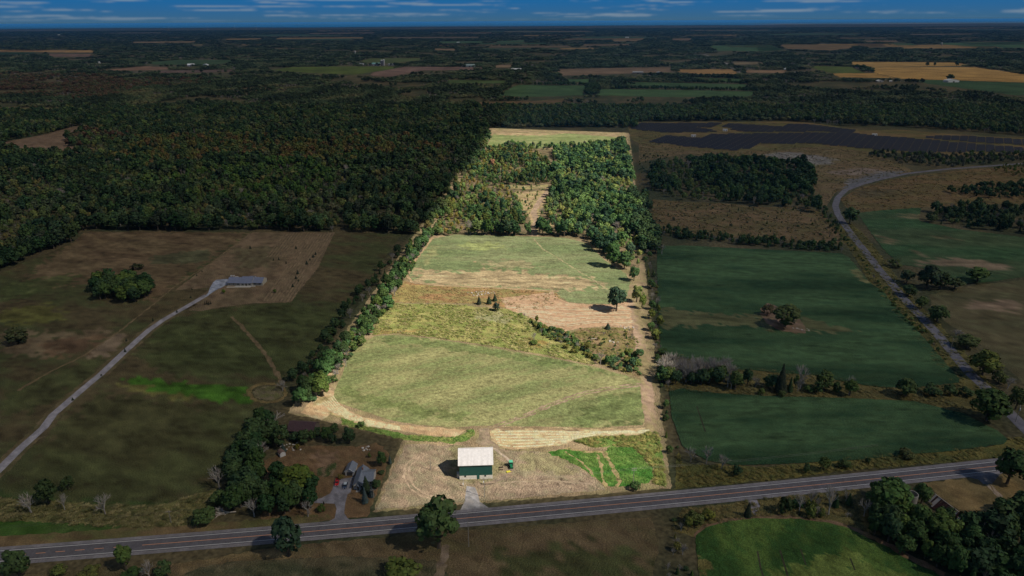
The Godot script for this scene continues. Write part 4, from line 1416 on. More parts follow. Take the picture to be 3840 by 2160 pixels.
# ---- the lay of the land, in metres east (x) and south (z) of the point below the camera
var SHEETS := [
["parcel_ground","dry mown grass of the farm lot around its fields",[-46.3,-1499.8,242.7,-1422.2,77.9,-277.5,-66.1,-261.1,-60.7,-321.4,-133.0,-349.3],0.02,4,[0.34, 0.26, 0.165],[0.24, 0.21, 0.11],0.05,8,2,"rough",[]],
["hay_field","large yellowish green hay field behind the green barn",[-101.2,-454.4,-86.9,-455.8,-56.9,-449.4,-8.4,-431.6,28.0,-417.0,53.9,-405.2,73.9,-392.2,82.7,-383.3,82.1,-371.2,78.4,-342.3,73.8,-334.0,45.6,-331.5,4.3,-333.6,-10.9,-334.5,-33.4,-333.0,-52.6,-335.2,-68.4,-339.5,-90.0,-351.3,-103.5,-358.9,-109.4,-363.2,-111.7,-376.1,-111.4,-396.9,-113.5,-417.6,-110.0,-435.9],0.06,1.4,[0.285, 0.285, 0.135],[0.17, 0.2, 0.085],0.035,-26,4,"hay",[[[-108.4,-379.8,-80.6,-364.9,-46.8,-352.3,-22.7,-344.8,-30.2,-340.5,-62.0,-348.0,-87.5,-358.8,-105.7,-368.3],[0.13, 0.165, 0.06],0.75,5],[[49.0,-362.0,83.0,-371.2,76.3,-335.3,34.4,-333.0,43.7,-349.9],[0.13, 0.17, 0.065],0.8,7],[[-96.2,-453.2,-56.8,-448.3,-8.4,-429.5,53.7,-403.3,81.1,-384.2,53.1,-398.7,-8.2,-418.4,-55.4,-435.3,-94.2,-442.2],[0.14, 0.19, 0.07],0.75,4]]],
["straw_strip","pale cut straw curving along the south edge of the hay field",[-116.8,-404.0,-118.7,-399.7,-117.8,-387.9,-115.7,-379.0,-109.6,-370.4,-104.3,-359.2,-96.9,-351.3,-86.1,-343.6,-64.6,-335.8,-52.4,-333.5,-33.3,-331.3,-26.9,-330.2,-28.8,-324.9,-32.7,-323.0,-43.8,-324.0,-67.1,-331.2,-82.7,-334.4,-80.2,-332.0,-94.2,-339.0,-107.2,-347.9,-110.9,-340.8,-124.9,-349.1,-123.5,-360.1,-122.9,-372.0,-121.5,-386.3,-120.6,-402.3],0.05,2,[0.59, 0.43, 0.27],[0.4, 0.28, 0.165],0.09,19,7,"straw",[[[-122.4,-363.0,-114.3,-368.9,-107.5,-362.9,-115.9,-360.0,-118.9,-357.2],[0.24, 0.22, 0.1],0.7,3],[[-109.0,-350.7,-103.4,-347.2,-96.0,-339.0,-103.9,-341.8],[0.2, 0.22, 0.08],0.7,3]]],
["straw_strip","pale windrowed straw between the hay field and the farmyard",[-13.0,-329.4,-8.6,-333.1,4.3,-333.0,45.5,-330.5,67.9,-330.5,80.9,-331.5,80.2,-327.2,70.5,-324.0,44.6,-323.3,33.2,-319.2,29.3,-315.0,0.4,-310.5,-5.3,-312.4,-12.0,-319.6],0.05,1.6,[0.59, 0.43, 0.27],[0.47, 0.35, 0.2],0.16,-3,10,"straw",[[[-13.1,-333.4,15.6,-332.9,67.9,-330.0,63.9,-328.4,15.5,-330.2,-10.8,-330.0],[0.21, 0.16, 0.1],0.8,2]]],
["green_strip","green uncut grass arc beside the farm track",[-99.9,-343.4,-82.7,-334.1,-58.7,-325.2,-32.6,-322.6,-27.3,-325.3,-25.0,-329.8,-21.6,-330.5,-21.7,-324.2,-26.5,-318.8,-32.2,-317.1,-58.0,-319.6,-98.3,-336.3],0.055,2,[0.12, 0.21, 0.05],[0.19, 0.23, 0.07],0.08,10,3,"rough",[]],
["farmyard","bare trampled ground around the green barn",[-58.3,-316.8,-21.2,-314.0,-10.4,-312.7,0.4,-309.5,18.1,-308.1,31.4,-298.0,40.5,-286.9,45.9,-276.3,-12.5,-268.8,-65.3,-262.5],0.045,2,[0.345, 0.265, 0.19],[0.24, 0.21, 0.14],0.12,0,1.5,"rough",[[[-34.0,-312.9,-8.2,-310.2,-3.1,-293.8,-9.0,-285.1,-26.3,-283.1,-33.9,-294.1],[0.2, 0.2, 0.09],0.6,4],[[1.8,-307.7,18.8,-307.5,34.7,-295.7,27.3,-289.1,7.2,-293.7],[0.25, 0.24, 0.12],0.6,5],[[7.0,-285.0,40.1,-282.6,44.6,-276.3,-9.4,-270.8,-12.8,-277.8],[0.33, 0.25, 0.19],0.6,5]]],
["yard_track","worn wheel track on the bare farmyard",[-52.2,-306.0,-56.6,-296.6,-56.0,-287.5,-51.2,-277.9,-44.5,-271.6,-37.0,-268.6,-36.6,-269.5,-43.9,-272.5,-50.4,-278.4,-55.0,-287.8,-55.6,-296.4,-51.3,-305.6],0.065,1.5,[0.44, 0.34, 0.25],[0.36, 0.28, 0.2],0.2,0,1,"soil",[]],
["yard_track","worn wheel track on the bare farmyard",[-50.0,-305.4,-54.1,-296.0,-53.6,-287.5,-49.5,-279.4,-42.7,-273.1,-34.6,-270.0,-34.2,-270.9,-42.2,-273.9,-48.7,-280.0,-52.6,-287.8,-53.1,-295.8,-49.1,-305.0],0.065,1.5,[0.44, 0.34, 0.25],[0.36, 0.28, 0.2],0.2,0,1,"soil",[]],
["yard_track","worn wheel track on the bare farmyard",[-40.5,-293.7,-35.4,-295.8,-29.9,-293.6,-29.6,-294.5,-35.4,-296.8,-40.9,-294.6],0.065,1.5,[0.42, 0.33, 0.24],[0.34, 0.27, 0.19],0.2,0,1,"soil",[]],
["yard_track","worn wheel track on the bare farmyard",[-1.6,-298.4,-1.9,-294.2,-4.7,-288.1,-10.3,-284.1,-17.3,-281.1,-16.3,-278.7,-9.0,-281.9,-2.7,-286.4,0.6,-293.4,1.0,-298.2],0.065,1.5,[0.22, 0.18, 0.14],[0.3, 0.23, 0.17],0.2,0,1,"soil",[]],
["yard_track","worn wheel track on the bare farmyard",[-11.2,-311.7,-7.6,-307.7,-4.0,-303.0,-1.6,-298.9,0.3,-300.0,-2.2,-304.2,-5.9,-309.1,-9.5,-313.2],0.065,1.5,[0.5, 0.42, 0.35],[0.38, 0.31, 0.24],0.2,0,1,"soil",[]],
["yard_track","worn wheel track on the bare farmyard",[-16.2,-280.4,0.3,-282.3,20.2,-283.2,39.7,-279.9,39.9,-281.1,20.3,-284.4,0.2,-283.5,-16.3,-281.6],0.065,1.5,[0.38, 0.3, 0.23],[0.28, 0.23, 0.16],0.2,0,1,"soil",[]],
["lush_patch","bright green lush grass beside the power pole in the lot",[18.8,-308.1,29.0,-311.1,39.4,-308.6,50.1,-308.5,52.1,-313.3,64.9,-312.0,67.9,-304.7,71.9,-293.2,71.1,-284.5,62.8,-279.8,52.7,-278.5,46.3,-279.4,40.7,-287.9,31.4,-298.0],0.07,2,[0.055, 0.165, 0.03],[0.12, 0.2, 0.05],0.07,13,3,"rough",[]],
["mown_path","narrow tan path mown through the lush green grass",[27.3,-310.7,37.9,-307.8,48.3,-307.1,49.8,-297.7,51.8,-287.7,51.9,-282.2,50.1,-280.2,51.7,-278.9,53.9,-281.7,53.7,-288.0,51.7,-298.1,49.6,-308.6,38.2,-309.8,27.9,-312.7],0.09,2,[0.4, 0.31, 0.17],[0.3, 0.25, 0.12],0.2,0,1,"straw",[]],
["mown_path","narrow tan path mown through the lush green grass",[44.2,-306.0,45.1,-296.8,44.7,-286.8,45.3,-279.4,46.6,-279.5,46.0,-286.8,46.4,-296.8,45.5,-306.2],0.09,2,[0.4, 0.31, 0.17],[0.3, 0.25, 0.12],0.2,0,1,"straw",[]],
["mown_path","narrow tan path mown through the lush green grass",[27.6,-308.0,34.6,-299.9,38.6,-293.2,40.0,-287.8,41.3,-288.1,39.8,-293.7,35.6,-300.7,28.6,-308.8],0.09,2,[0.4, 0.31, 0.17],[0.3, 0.25, 0.12],0.2,0,1,"straw",[]],
["weedy_strip","tall weedy grass at the east side of the lot",[33.9,-318.5,44.5,-322.3,70.4,-323.3,81.0,-328.5,80.1,-309.4,75.6,-278.1,70.1,-280.3,72.6,-293.2,67.9,-304.7,64.9,-312.2,52.2,-313.6,43.4,-312.2],0.06,2.5,[0.22, 0.25, 0.08],[0.11, 0.19, 0.045],0.1,0,2,"rough",[]],
["dirt_track","bare dirt track junction between barn and hay field",[-19.0,-331.1,-13.4,-331.4,-12.4,-320.2,-7.9,-313.9,-0.3,-303.0,0.4,-298.3,-2.4,-303.0,-8.9,-311.4,-12.5,-313.9,-16.9,-314.6,-20.6,-317.8,-18.7,-322.9],0.075,1.5,[0.35, 0.27, 0.2],[0.25, 0.21, 0.14],0.15,0,1,"soil",[]],
["dirt_track","dirt track along the east boundary of the lot",[94.4,-517.7,95.1,-500.2,91.3,-472.4,87.7,-440.4,82.8,-400.6,81.3,-382.9,76.8,-350.0,75.2,-331.8,73.3,-327.3,80.3,-324.5,82.7,-330.6,84.3,-349.1,88.8,-382.0,90.3,-399.8,95.1,-439.5,98.8,-471.5,102.6,-499.7,101.9,-518.0],0.08,2,[0.4, 0.29, 0.21],[0.24, 0.2, 0.11],0.12,97,7,"soil",[]],
["wheel_rut","bare wheel rut crossing the hay field diagonally",[-14.2,-331.7,-3.3,-338.2,8.3,-345.9,24.6,-358.3,45.9,-371.5,63.1,-377.1,81.3,-381.1,81.3,-382.7,63.1,-378.7,45.9,-373.1,24.6,-359.9,8.3,-347.5,-3.3,-339.8,-14.2,-333.3],0.085,2,[0.25, 0.19, 0.13],[0.34, 0.27, 0.19],0.2,0,1,"soil",[]],
["wheel_rut","bare wheel rut crossing the hay field diagonally",[-14.2,-328.7,-3.3,-335.2,8.3,-342.9,24.6,-355.3,45.9,-368.5,63.1,-374.1,81.3,-378.1,81.3,-379.7,63.1,-375.7,45.9,-370.1,24.6,-356.9,8.3,-344.5,-3.3,-336.8,-14.2,-330.3],0.085,2,[0.25, 0.19, 0.13],[0.34, 0.27, 0.19],0.2,0,1,"soil",[]],
["gravel_drive","grey gravel drive from the highway to the barn",[-23.1,-280.0,-18.8,-278.9,-17.2,-273.8,-16.0,-267.9,-10.5,-262.6,-25.4,-260.8,-23.3,-267.9],0.085,1.5,[0.33, 0.33, 0.35],[0.27, 0.26, 0.26],0.3,0,1,"gravel",[]],
["weed_meadow","weedy yellow green meadow between the two hay fields",[-104.1,-516.4,-52.9,-514.3,-38.6,-511.3,-15.8,-504.1,-4.1,-504.0,11.5,-488.0,21.2,-472.9,32.3,-456.2,41.1,-444.9,52.7,-427.8,56.0,-408.0,49.8,-409.0,28.2,-420.0,-8.5,-434.7,-57.1,-451.6,-87.3,-458.8,-102.4,-455.6,-104.9,-479.4,-104.4,-499.9],0.05,2.5,[0.36, 0.34, 0.13],[0.21, 0.25, 0.075],0.06,15,2,"rough",[[[-32.6,-499.0,-14.7,-501.4,1.1,-488.1,-4.0,-473.2,-24.3,-478.3],[0.36, 0.35, 0.21],0.7,5],[[-104.2,-464.9,-78.7,-466.9,-57.5,-455.0,-77.7,-459.9,-100.6,-456.0],[0.33, 0.22, 0.09],0.7,4],[[10.6,-449.7,25.8,-445.1,19.5,-430.2,5.6,-436.7],[0.3, 0.2, 0.07],0.7,5]]],
["rough_ground","brown stony rough ground with bushes",[39.9,-453.8,50.7,-465.3,70.7,-466.2,93.0,-465.9,92.0,-448.7,83.0,-387.7,70.6,-398.5,57.1,-409.9,54.6,-427.8,44.0,-444.9],0.05,2.5,[0.3, 0.21, 0.13],[0.2, 0.18, 0.07],0.09,0,1,"rough",[]],
["stubble_field","tan cut stubble around the lone oak",[-4.1,-504.0,-9.8,-526.5,35.2,-540.3,38.8,-525.9,46.7,-515.2,60.5,-512.2,76.7,-512.0,97.0,-517.9,99.8,-502.6,94.3,-464.7,71.1,-469.3,50.8,-466.0,35.4,-459.2,21.3,-476.5,11.5,-489.2],0.055,2,[0.57, 0.38, 0.255],[0.4, 0.27, 0.17],0.11,-11,8,"straw",[]],
["brown_strip","brown weedy strip below the upper field",[-103.8,-527.8,-95.3,-568.3,-85.0,-561.5,-68.0,-555.8,-33.0,-550.5,24.1,-545.0,37.3,-537.2,40.8,-522.9,22.3,-500.9,-4.1,-506.1,-31.3,-515.4,-49.8,-516.2,-102.9,-519.2],0.05,2.5,[0.36, 0.22, 0.11],[0.25, 0.22, 0.09],0.07,5,2,"rough",[[[-103.8,-527.8,-97.1,-565.0,-79.5,-555.0,-76.1,-527.5,-88.2,-519.0],[0.3, 0.26, 0.1],0.7,5]]],
["upper_field","upper green alfalfa field below the wood",[-84.0,-695.3,-61.1,-709.4,-12.2,-703.6,23.3,-700.5,58.3,-695.1,78.6,-673.9,84.6,-643.5,88.6,-623.3,98.1,-600.3,103.9,-582.3,104.2,-562.0,94.0,-519.3,76.7,-512.5,60.7,-514.1,46.9,-517.1,40.2,-530.3,37.6,-542.4,1.4,-548.5,-44.7,-553.9,-80.2,-560.8,-88.2,-568.2,-93.6,-581.8,-92.3,-618.4,-87.4,-663.4],0.06,2,[0.225, 0.255, 0.13],[0.16, 0.205, 0.095],0.025,4,4,"hay",[[[-92.4,-599.6,-47.3,-591.7,-10.8,-598.3,37.5,-579.9,72.3,-569.1,79.3,-549.5,35.4,-543.9,1.4,-549.1,-44.8,-554.5,-85.4,-564.8],[0.4, 0.31, 0.19],0.85,9],[[-55.8,-676.2,-25.9,-684.9,-4.9,-662.0,-38.2,-654.0],[0.27, 0.31, 0.12],0.7,8],[[-84.2,-659.0,-75.1,-676.6,-76.2,-633.9,-82.9,-603.1],[0.3, 0.29, 0.14],0.6,6],[[-30.1,-617.4,8.1,-624.6,26.4,-601.4,-17.0,-602.1],[0.36, 0.3, 0.18],0.6,8]]],
["wheel_track","pale wheel track across the upper field",[22.4,-693.2,30.6,-656.9,44.8,-627.6,59.7,-593.3,71.7,-568.9,80.9,-544.6,82.2,-545.1,73.0,-569.4,61.0,-593.9,46.1,-628.2,32.0,-657.3,23.7,-693.5],0.085,3,[0.4, 0.34, 0.21],[0.3, 0.29, 0.15],0.1,0,1,"soil",[]],
["field_margin","pale bare margin round the upper field",[-85.5,-697.8,-90.0,-663.6,-95.5,-618.5,-96.1,-581.7,-90.0,-565.6,-68.5,-556.1,1.2,-546.2,39.6,-540.1,40.0,-542.7,1.6,-548.8,-67.9,-558.7,-88.3,-567.5,-93.5,-582.0,-92.9,-618.3,-87.4,-663.3,-82.9,-697.5],0.075,3,[0.46, 0.34, 0.21],[0.36, 0.27, 0.16],0.1,0,1,"soil",[]],
["far_lot_field","pale green field behind the wood",[-45.8,-1268.9,-35.9,-1419.8,32.3,-1426.3,126.8,-1414.2,216.2,-1360.2,210.6,-1290.1,163.4,-1269.6,102.9,-1278.7,52.3,-1244.8,-38.9,-1240.6],0.06,5,[0.26, 0.29, 0.13],[0.18, 0.23, 0.09],0.03,0,4,"hay",[[[-36.1,-1428.7,113.3,-1414.7,58.1,-1390.5,-32.8,-1402.2],[0.42, 0.31, 0.19],0.9,6]]],
["wood_floor","leaf litter and weeds on the floor of the wood",[-85.3,-707.2,7.7,-702.6,30.4,-701.2,78.8,-688.5,91.0,-631.9,101.5,-606.5,117.6,-598.8,133.7,-645.5,152.1,-796.7,182.1,-1026.7,206.1,-1261.1,51.7,-1231.1,-48.3,-1234.0,-64.6,-1094.7,-76.9,-919.3,-87.3,-801.5],0.035,6,[0.17, 0.15, 0.08],[0.21, 0.16, 0.1],0.05,0,1,"rough",[]],
["glade","pale grassy glade in the young wood",[-9.1,-950.2,21.5,-941.2,51.6,-948.8,50.6,-930.7,21.1,-921.0,-4.4,-929.6],0.05,4,[0.34, 0.29, 0.16],[0.3, 0.27, 0.12],0.06,0,1,"rough",[]],
["wood_clearing","sandy grassy clearing in the wood",[2.8,-905.9,38.7,-908.9,50.5,-928.3,58.5,-940.3,54.9,-908.5,43.2,-850.6,34.3,-799.0,32.4,-769.5,42.2,-764.8,54.2,-760.6,46.9,-741.6,30.3,-736.6,28.3,-701.3,20.5,-701.4,22.6,-752.9,20.6,-793.2,10.4,-799.5,8.7,-865.2],0.05,4,[0.36, 0.33, 0.15],[0.38, 0.27, 0.17],0.06,0,1,"rough",[]],
["wood_track","rutted dirt track through the wood",[26.8,-702.1,29.8,-741.7,32.6,-763.9,29.8,-799.1,34.9,-830.1,41.2,-863.8,50.7,-900.1,58.4,-927.3,51.7,-929.2,44.0,-902.0,34.4,-865.4,28.0,-831.3,22.8,-799.3,25.6,-763.9,22.9,-742.3,19.8,-702.6],0.075,3,[0.41, 0.3, 0.22],[0.3, 0.23, 0.16],0.1,0,1,"soil",[]],
["bungalow_field","brown and olive pasture around the bungalow drive",[-473.8,-729.1,-286.8,-724.2,-195.7,-722.5,-119.5,-710.6,-125.0,-619.1,-132.8,-487.4,-139.7,-402.8,-149.0,-374.1,-151.0,-344.3,-147.5,-288.2,-151.7,-274.2,-169.4,-266.4,-192.3,-266.6,-249.9,-272.9,-320.2,-280.2,-486.2,-469.7,-478.4,-551.4,-473.2,-593.4,-472.6,-620.0,-464.4,-657.5,-463.4,-692.3],0.03,3,[0.105, 0.085, 0.045],[0.068, 0.078, 0.033],0.012,20,2.5,"rough",[[[-472.3,-726.8,-287.5,-722.4,-290.0,-621.5,-297.7,-558.2,-296.3,-521.8,-329.6,-531.0,-371.7,-565.7,-408.8,-550.3,-442.3,-583.6,-458.5,-648.3],[0.17, 0.115, 0.07],0.7,9],[[-357.7,-642.5,-309.6,-662.8,-293.2,-629.4,-312.7,-618.0,-344.6,-618.5],[0.085, 0.095, 0.05],0.8,3],[[-450.2,-560.4,-431.7,-576.6,-402.6,-590.0,-389.5,-576.0,-404.8,-544.0,-422.6,-520.7],[0.075, 0.095, 0.035],0.8,9],[[-414.7,-509.4,-384.0,-520.2,-350.9,-492.7,-362.1,-477.7,-396.4,-483.1],[0.12, 0.12, 0.035],0.8,8],[[-386.1,-468.4,-331.5,-460.7,-300.6,-467.3,-301.1,-425.8,-327.7,-424.0,-358.3,-428.4],[0.21, 0.15, 0.1],0.6,9],[[-340.6,-451.7,-300.5,-458.0,-301.1,-425.8,-317.2,-421.9],[0.14, 0.085, 0.05],0.7,8],[[-298.1,-423.7,-294.3,-464.9,-283.5,-455.5,-279.6,-444.4,-281.4,-423.5],[0.24, 0.18, 0.125],0.8,4],[[-308.7,-402.7,-297.7,-413.9,-274.4,-427.5,-274.4,-395.0,-276.3,-369.7,-282.8,-354.3,-301.7,-347.2,-317.7,-370.1],[0.07, 0.082, 0.032],0.75,9],[[-266.1,-444.2,-249.8,-444.0,-249.2,-425.2,-263.0,-423.3],[0.2, 0.15, 0.09],0.6,5],[[-252.8,-507.3,-180.2,-514.6,-134.4,-492.4,-132.3,-451.4,-144.0,-393.6,-222.2,-394.5,-263.0,-423.3,-273.2,-462.3],[0.066, 0.08, 0.03],0.8,9],[[-255.2,-394.8,-218.9,-387.4,-166.2,-378.4,-164.1,-370.1,-154.2,-360.6,-187.8,-364.0,-242.8,-384.2],[0.07, 0.19, 0.022],0.9,4],[[-259.1,-386.1,-242.8,-384.2,-193.3,-367.2,-199.4,-362.6,-238.5,-375.8],[0.17, 0.16, 0.05],0.7,5],[[-261.2,-374.8,-190.7,-361.3,-156.3,-354.9,-155.2,-311.5,-152.0,-278.0,-170.2,-268.1,-196.9,-270.3,-246.0,-276.7,-264.1,-325.1],[0.078, 0.086, 0.034],0.7,12],[[-251.9,-275.7,-196.9,-270.3,-170.2,-268.1,-154.4,-275.9,-169.5,-266.7,-191.8,-266.9,-249.7,-272.5],[0.05, 0.085, 0.025],0.8,4]]],
["nursery_plot","tan plot of planted rows beside the bungalow",[-286.1,-722.4,-194.8,-721.8,-182.2,-604.7,-182.8,-519.7,-213.8,-517.9,-236.7,-509.8,-250.5,-501.9,-268.4,-506.1,-261.4,-554.5,-291.0,-548.6,-288.7,-621.5],0.05,4,[0.21, 0.15, 0.095],[0.15, 0.115, 0.07],0.05,87,4,"rough",[[[-286.8,-666.8,-240.4,-670.4,-232.3,-605.5,-257.4,-605.8],[0.1, 0.095, 0.05],0.6,6]]],
["planting_row","pale planting row in the plot beside the bungalow",[-195.3,-718.7,-193.8,-694.1,-192.4,-669.4,-190.9,-644.8,-189.5,-620.2,-188.0,-595.5,-186.6,-570.9,-185.1,-546.3,-183.7,-521.7,-182.0,-521.8,-183.5,-546.4,-184.9,-571.0,-186.3,-595.6,-187.8,-620.3,-189.2,-644.9,-190.7,-669.5,-192.1,-694.2,-193.6,-718.8],0.075,5,[0.24, 0.175, 0.11],[0.17, 0.13, 0.08],0.12,0,1,"straw",[]],
["planting_row","pale planting row in the plot beside the bungalow",[-198.4,-718.8,-196.9,-694.1,-195.4,-669.5,-194.0,-644.9,-192.5,-620.2,-191.0,-595.6,-189.5,-571.0,-188.0,-546.3,-186.5,-521.7,-184.8,-521.8,-186.3,-546.4,-187.8,-571.1,-189.3,-595.7,-190.8,-620.3,-192.3,-645.0,-193.7,-669.6,-195.2,-694.2,-196.7,-718.9],0.075,5,[0.24, 0.175, 0.11],[0.17, 0.13, 0.08],0.12,0,1,"straw",[]],
["planting_row","pale planting row in the plot beside the bungalow",[-201.6,-718.8,-200.0,-694.2,-198.5,-669.5,-197.0,-644.9,-195.5,-620.3,-193.9,-595.6,-192.4,-571.0,-190.9,-546.4,-189.4,-521.8,-187.7,-521.9,-189.2,-546.5,-190.7,-571.1,-192.2,-595.8,-193.8,-620.4,-195.3,-645.0,-196.8,-669.7,-198.3,-694.3,-199.9,-718.9],0.075,5,[0.24, 0.175, 0.11],[0.17, 0.13, 0.08],0.12,0,1,"straw",[]],
["planting_row","pale planting row in the plot beside the bungalow",[-204.7,-718.9,-203.1,-694.2,-201.6,-669.6,-200.0,-645.0,-198.5,-620.3,-196.9,-595.7,-195.3,-571.1,-193.8,-546.4,-192.2,-521.8,-190.5,-521.9,-192.1,-546.5,-193.6,-571.2,-195.2,-595.8,-196.8,-620.4,-198.3,-645.1,-199.9,-669.7,-201.5,-694.3,-203.0,-719.0],0.075,5,[0.24, 0.175, 0.11],[0.17, 0.13, 0.08],0.12,0,1,"straw",[]],
["planting_row","pale planting row in the plot beside the bungalow",[-207.9,-718.9,-206.3,-694.3,-204.7,-669.7,-203.1,-645.0,-201.5,-620.4,-199.9,-595.8,-198.3,-571.1,-196.7,-546.5,-195.1,-521.9,-193.4,-522.0,-195.0,-546.6,-196.6,-571.2,-198.2,-595.9,-199.8,-620.5,-201.4,-645.1,-203.0,-669.8,-204.6,-694.4,-206.2,-719.0],0.075,5,[0.24, 0.175, 0.11],[0.17, 0.13, 0.08],0.12,0,1,"straw",[]],
["planting_row","pale planting row in the plot beside the bungalow",[-211.0,-719.0,-209.4,-694.3,-207.7,-669.7,-206.1,-645.1,-204.5,-620.4,-202.8,-595.8,-201.2,-571.2,-199.5,-546.5,-197.9,-521.9,-196.2,-522.0,-197.8,-546.6,-199.5,-571.3,-201.1,-595.9,-202.8,-620.6,-204.4,-645.2,-206.0,-669.8,-207.7,-694.5,-209.3,-719.1],0.075,5,[0.24, 0.175, 0.11],[0.17, 0.13, 0.08],0.12,0,1,"straw",[]],
["planting_row","pale planting row in the plot beside the bungalow",[-214.2,-719.0,-212.5,-694.4,-210.8,-669.8,-209.1,-645.1,-207.4,-620.5,-205.8,-595.9,-204.1,-571.2,-202.4,-546.6,-200.7,-522.0,-199.0,-522.1,-200.7,-546.7,-202.4,-571.3,-204.1,-596.0,-205.8,-620.6,-207.4,-645.2,-209.1,-669.9,-210.8,-694.5,-212.5,-719.1],0.075,5,[0.24, 0.175, 0.11],[0.17, 0.13, 0.08],0.12,0,1,"straw",[]],
["planting_row","pale planting row in the plot beside the bungalow",[-217.3,-719.1,-215.6,-694.5,-213.9,-669.8,-212.2,-645.2,-210.4,-620.5,-208.7,-595.9,-207.0,-571.3,-205.3,-546.6,-203.6,-522.0,-201.9,-522.1,-203.6,-546.8,-205.3,-571.4,-207.0,-596.0,-208.7,-620.7,-210.5,-645.3,-212.2,-669.9,-213.9,-694.6,-215.6,-719.2],0.075,5,[0.24, 0.175, 0.11],[0.17, 0.13, 0.08],0.12,0,1,"straw",[]],
["planting_row","pale planting row in the plot beside the bungalow",[-220.5,-719.1,-218.7,-694.5,-217.0,-669.9,-215.2,-645.2,-213.4,-620.6,-211.7,-596.0,-209.9,-571.3,-208.2,-546.7,-206.4,-522.1,-204.7,-522.2,-206.5,-546.8,-208.2,-571.4,-210.0,-596.1,-211.7,-620.7,-213.5,-645.4,-215.3,-670.0,-217.0,-694.6,-218.8,-719.3],0.075,5,[0.24, 0.175, 0.11],[0.17, 0.13, 0.08],0.12,0,1,"straw",[]],
["planting_row","pale planting row in the plot beside the bungalow",[-223.6,-719.2,-222.9,-708.9,-222.1,-698.5,-221.4,-688.2,-220.6,-677.8,-219.9,-667.5,-219.1,-657.1,-218.3,-646.8,-217.6,-636.4,-215.9,-636.5,-216.6,-646.9,-217.4,-657.2,-218.2,-667.6,-218.9,-677.9,-219.7,-688.3,-220.4,-698.6,-221.2,-709.0,-221.9,-719.3],0.075,5,[0.24, 0.175, 0.11],[0.17, 0.13, 0.08],0.12,0,1,"straw",[]],
["planting_row","pale planting row in the plot beside the bungalow",[-226.8,-719.3,-226.0,-708.9,-225.2,-698.6,-224.5,-688.2,-223.7,-677.9,-222.9,-667.5,-222.1,-657.2,-221.4,-646.8,-220.6,-636.5,-218.9,-636.6,-219.7,-646.9,-220.5,-657.3,-221.2,-667.6,-222.0,-678.0,-222.8,-688.3,-223.5,-698.7,-224.3,-709.0,-225.1,-719.4],0.075,5,[0.24, 0.175, 0.11],[0.17, 0.13, 0.08],0.12,0,1,"straw",[]],
["planting_row","pale planting row in the plot beside the bungalow",[-229.9,-719.3,-229.1,-709.0,-228.4,-698.6,-227.6,-688.3,-226.8,-677.9,-226.0,-667.6,-225.2,-657.2,-224.4,-646.9,-223.6,-636.5,-221.9,-636.7,-222.7,-647.0,-223.5,-657.4,-224.3,-667.7,-225.1,-678.0,-225.9,-688.4,-226.7,-698.7,-227.4,-709.1,-228.2,-719.4],0.075,5,[0.24, 0.175, 0.11],[0.17, 0.13, 0.08],0.12,0,1,"straw",[]],
["planting_row","pale planting row in the plot beside the bungalow",[-233.1,-719.4,-232.3,-709.0,-231.5,-698.7,-230.7,-688.3,-229.9,-678.0,-229.1,-667.6,-228.3,-657.3,-227.5,-646.9,-226.6,-636.6,-225.0,-636.7,-225.8,-647.1,-226.6,-657.4,-227.4,-667.8,-228.2,-678.1,-229.0,-688.5,-229.8,-698.8,-230.6,-709.2,-231.4,-719.5],0.075,5,[0.24, 0.175, 0.11],[0.17, 0.13, 0.08],0.12,0,1,"straw",[]],
["planting_row","pale planting row in the plot beside the bungalow",[-236.2,-719.4,-235.4,-709.1,-234.6,-698.7,-233.8,-688.4,-233.0,-678.0,-232.1,-667.7,-231.3,-657.3,-230.5,-647.0,-229.7,-636.6,-228.0,-636.8,-228.8,-647.1,-229.6,-657.5,-230.4,-667.8,-231.3,-678.2,-232.1,-688.5,-232.9,-698.9,-233.7,-709.2,-234.5,-719.6],0.075,5,[0.24, 0.175, 0.11],[0.17, 0.13, 0.08],0.12,0,1,"straw",[]],
["planting_row","pale planting row in the plot beside the bungalow",[-239.4,-719.5,-238.6,-709.1,-237.7,-698.8,-236.9,-688.4,-236.0,-678.1,-235.2,-667.7,-234.4,-657.4,-233.5,-647.0,-232.7,-636.7,-231.0,-636.8,-231.8,-647.2,-232.7,-657.5,-233.5,-667.9,-234.3,-678.2,-235.2,-688.6,-236.0,-698.9,-236.9,-709.3,-237.7,-719.6],0.075,5,[0.24, 0.175, 0.11],[0.17, 0.13, 0.08],0.12,0,1,"straw",[]],
["planting_row","pale planting row in the plot beside the bungalow",[-242.5,-719.5,-241.7,-709.2,-240.8,-698.8,-240.0,-688.5,-239.1,-678.1,-238.3,-667.8,-237.4,-657.4,-236.6,-647.1,-235.7,-636.7,-234.0,-636.9,-234.9,-647.2,-235.7,-657.6,-236.6,-667.9,-237.4,-678.3,-238.3,-688.6,-239.1,-699.0,-240.0,-709.3,-240.8,-719.7],0.075,5,[0.24, 0.175, 0.11],[0.17, 0.13, 0.08],0.12,0,1,"straw",[]],
["planting_row","pale planting row in the plot beside the bungalow",[-245.7,-719.6,-244.8,-709.2,-244.0,-698.9,-243.1,-688.5,-242.2,-678.2,-241.3,-667.8,-240.5,-657.5,-239.6,-647.1,-238.7,-636.8,-237.0,-636.9,-237.9,-647.3,-238.8,-657.6,-239.6,-668.0,-240.5,-678.3,-241.4,-688.7,-242.3,-699.0,-243.1,-709.4,-244.0,-719.7],0.075,5,[0.24, 0.175, 0.11],[0.17, 0.13, 0.08],0.12,0,1,"straw",[]],
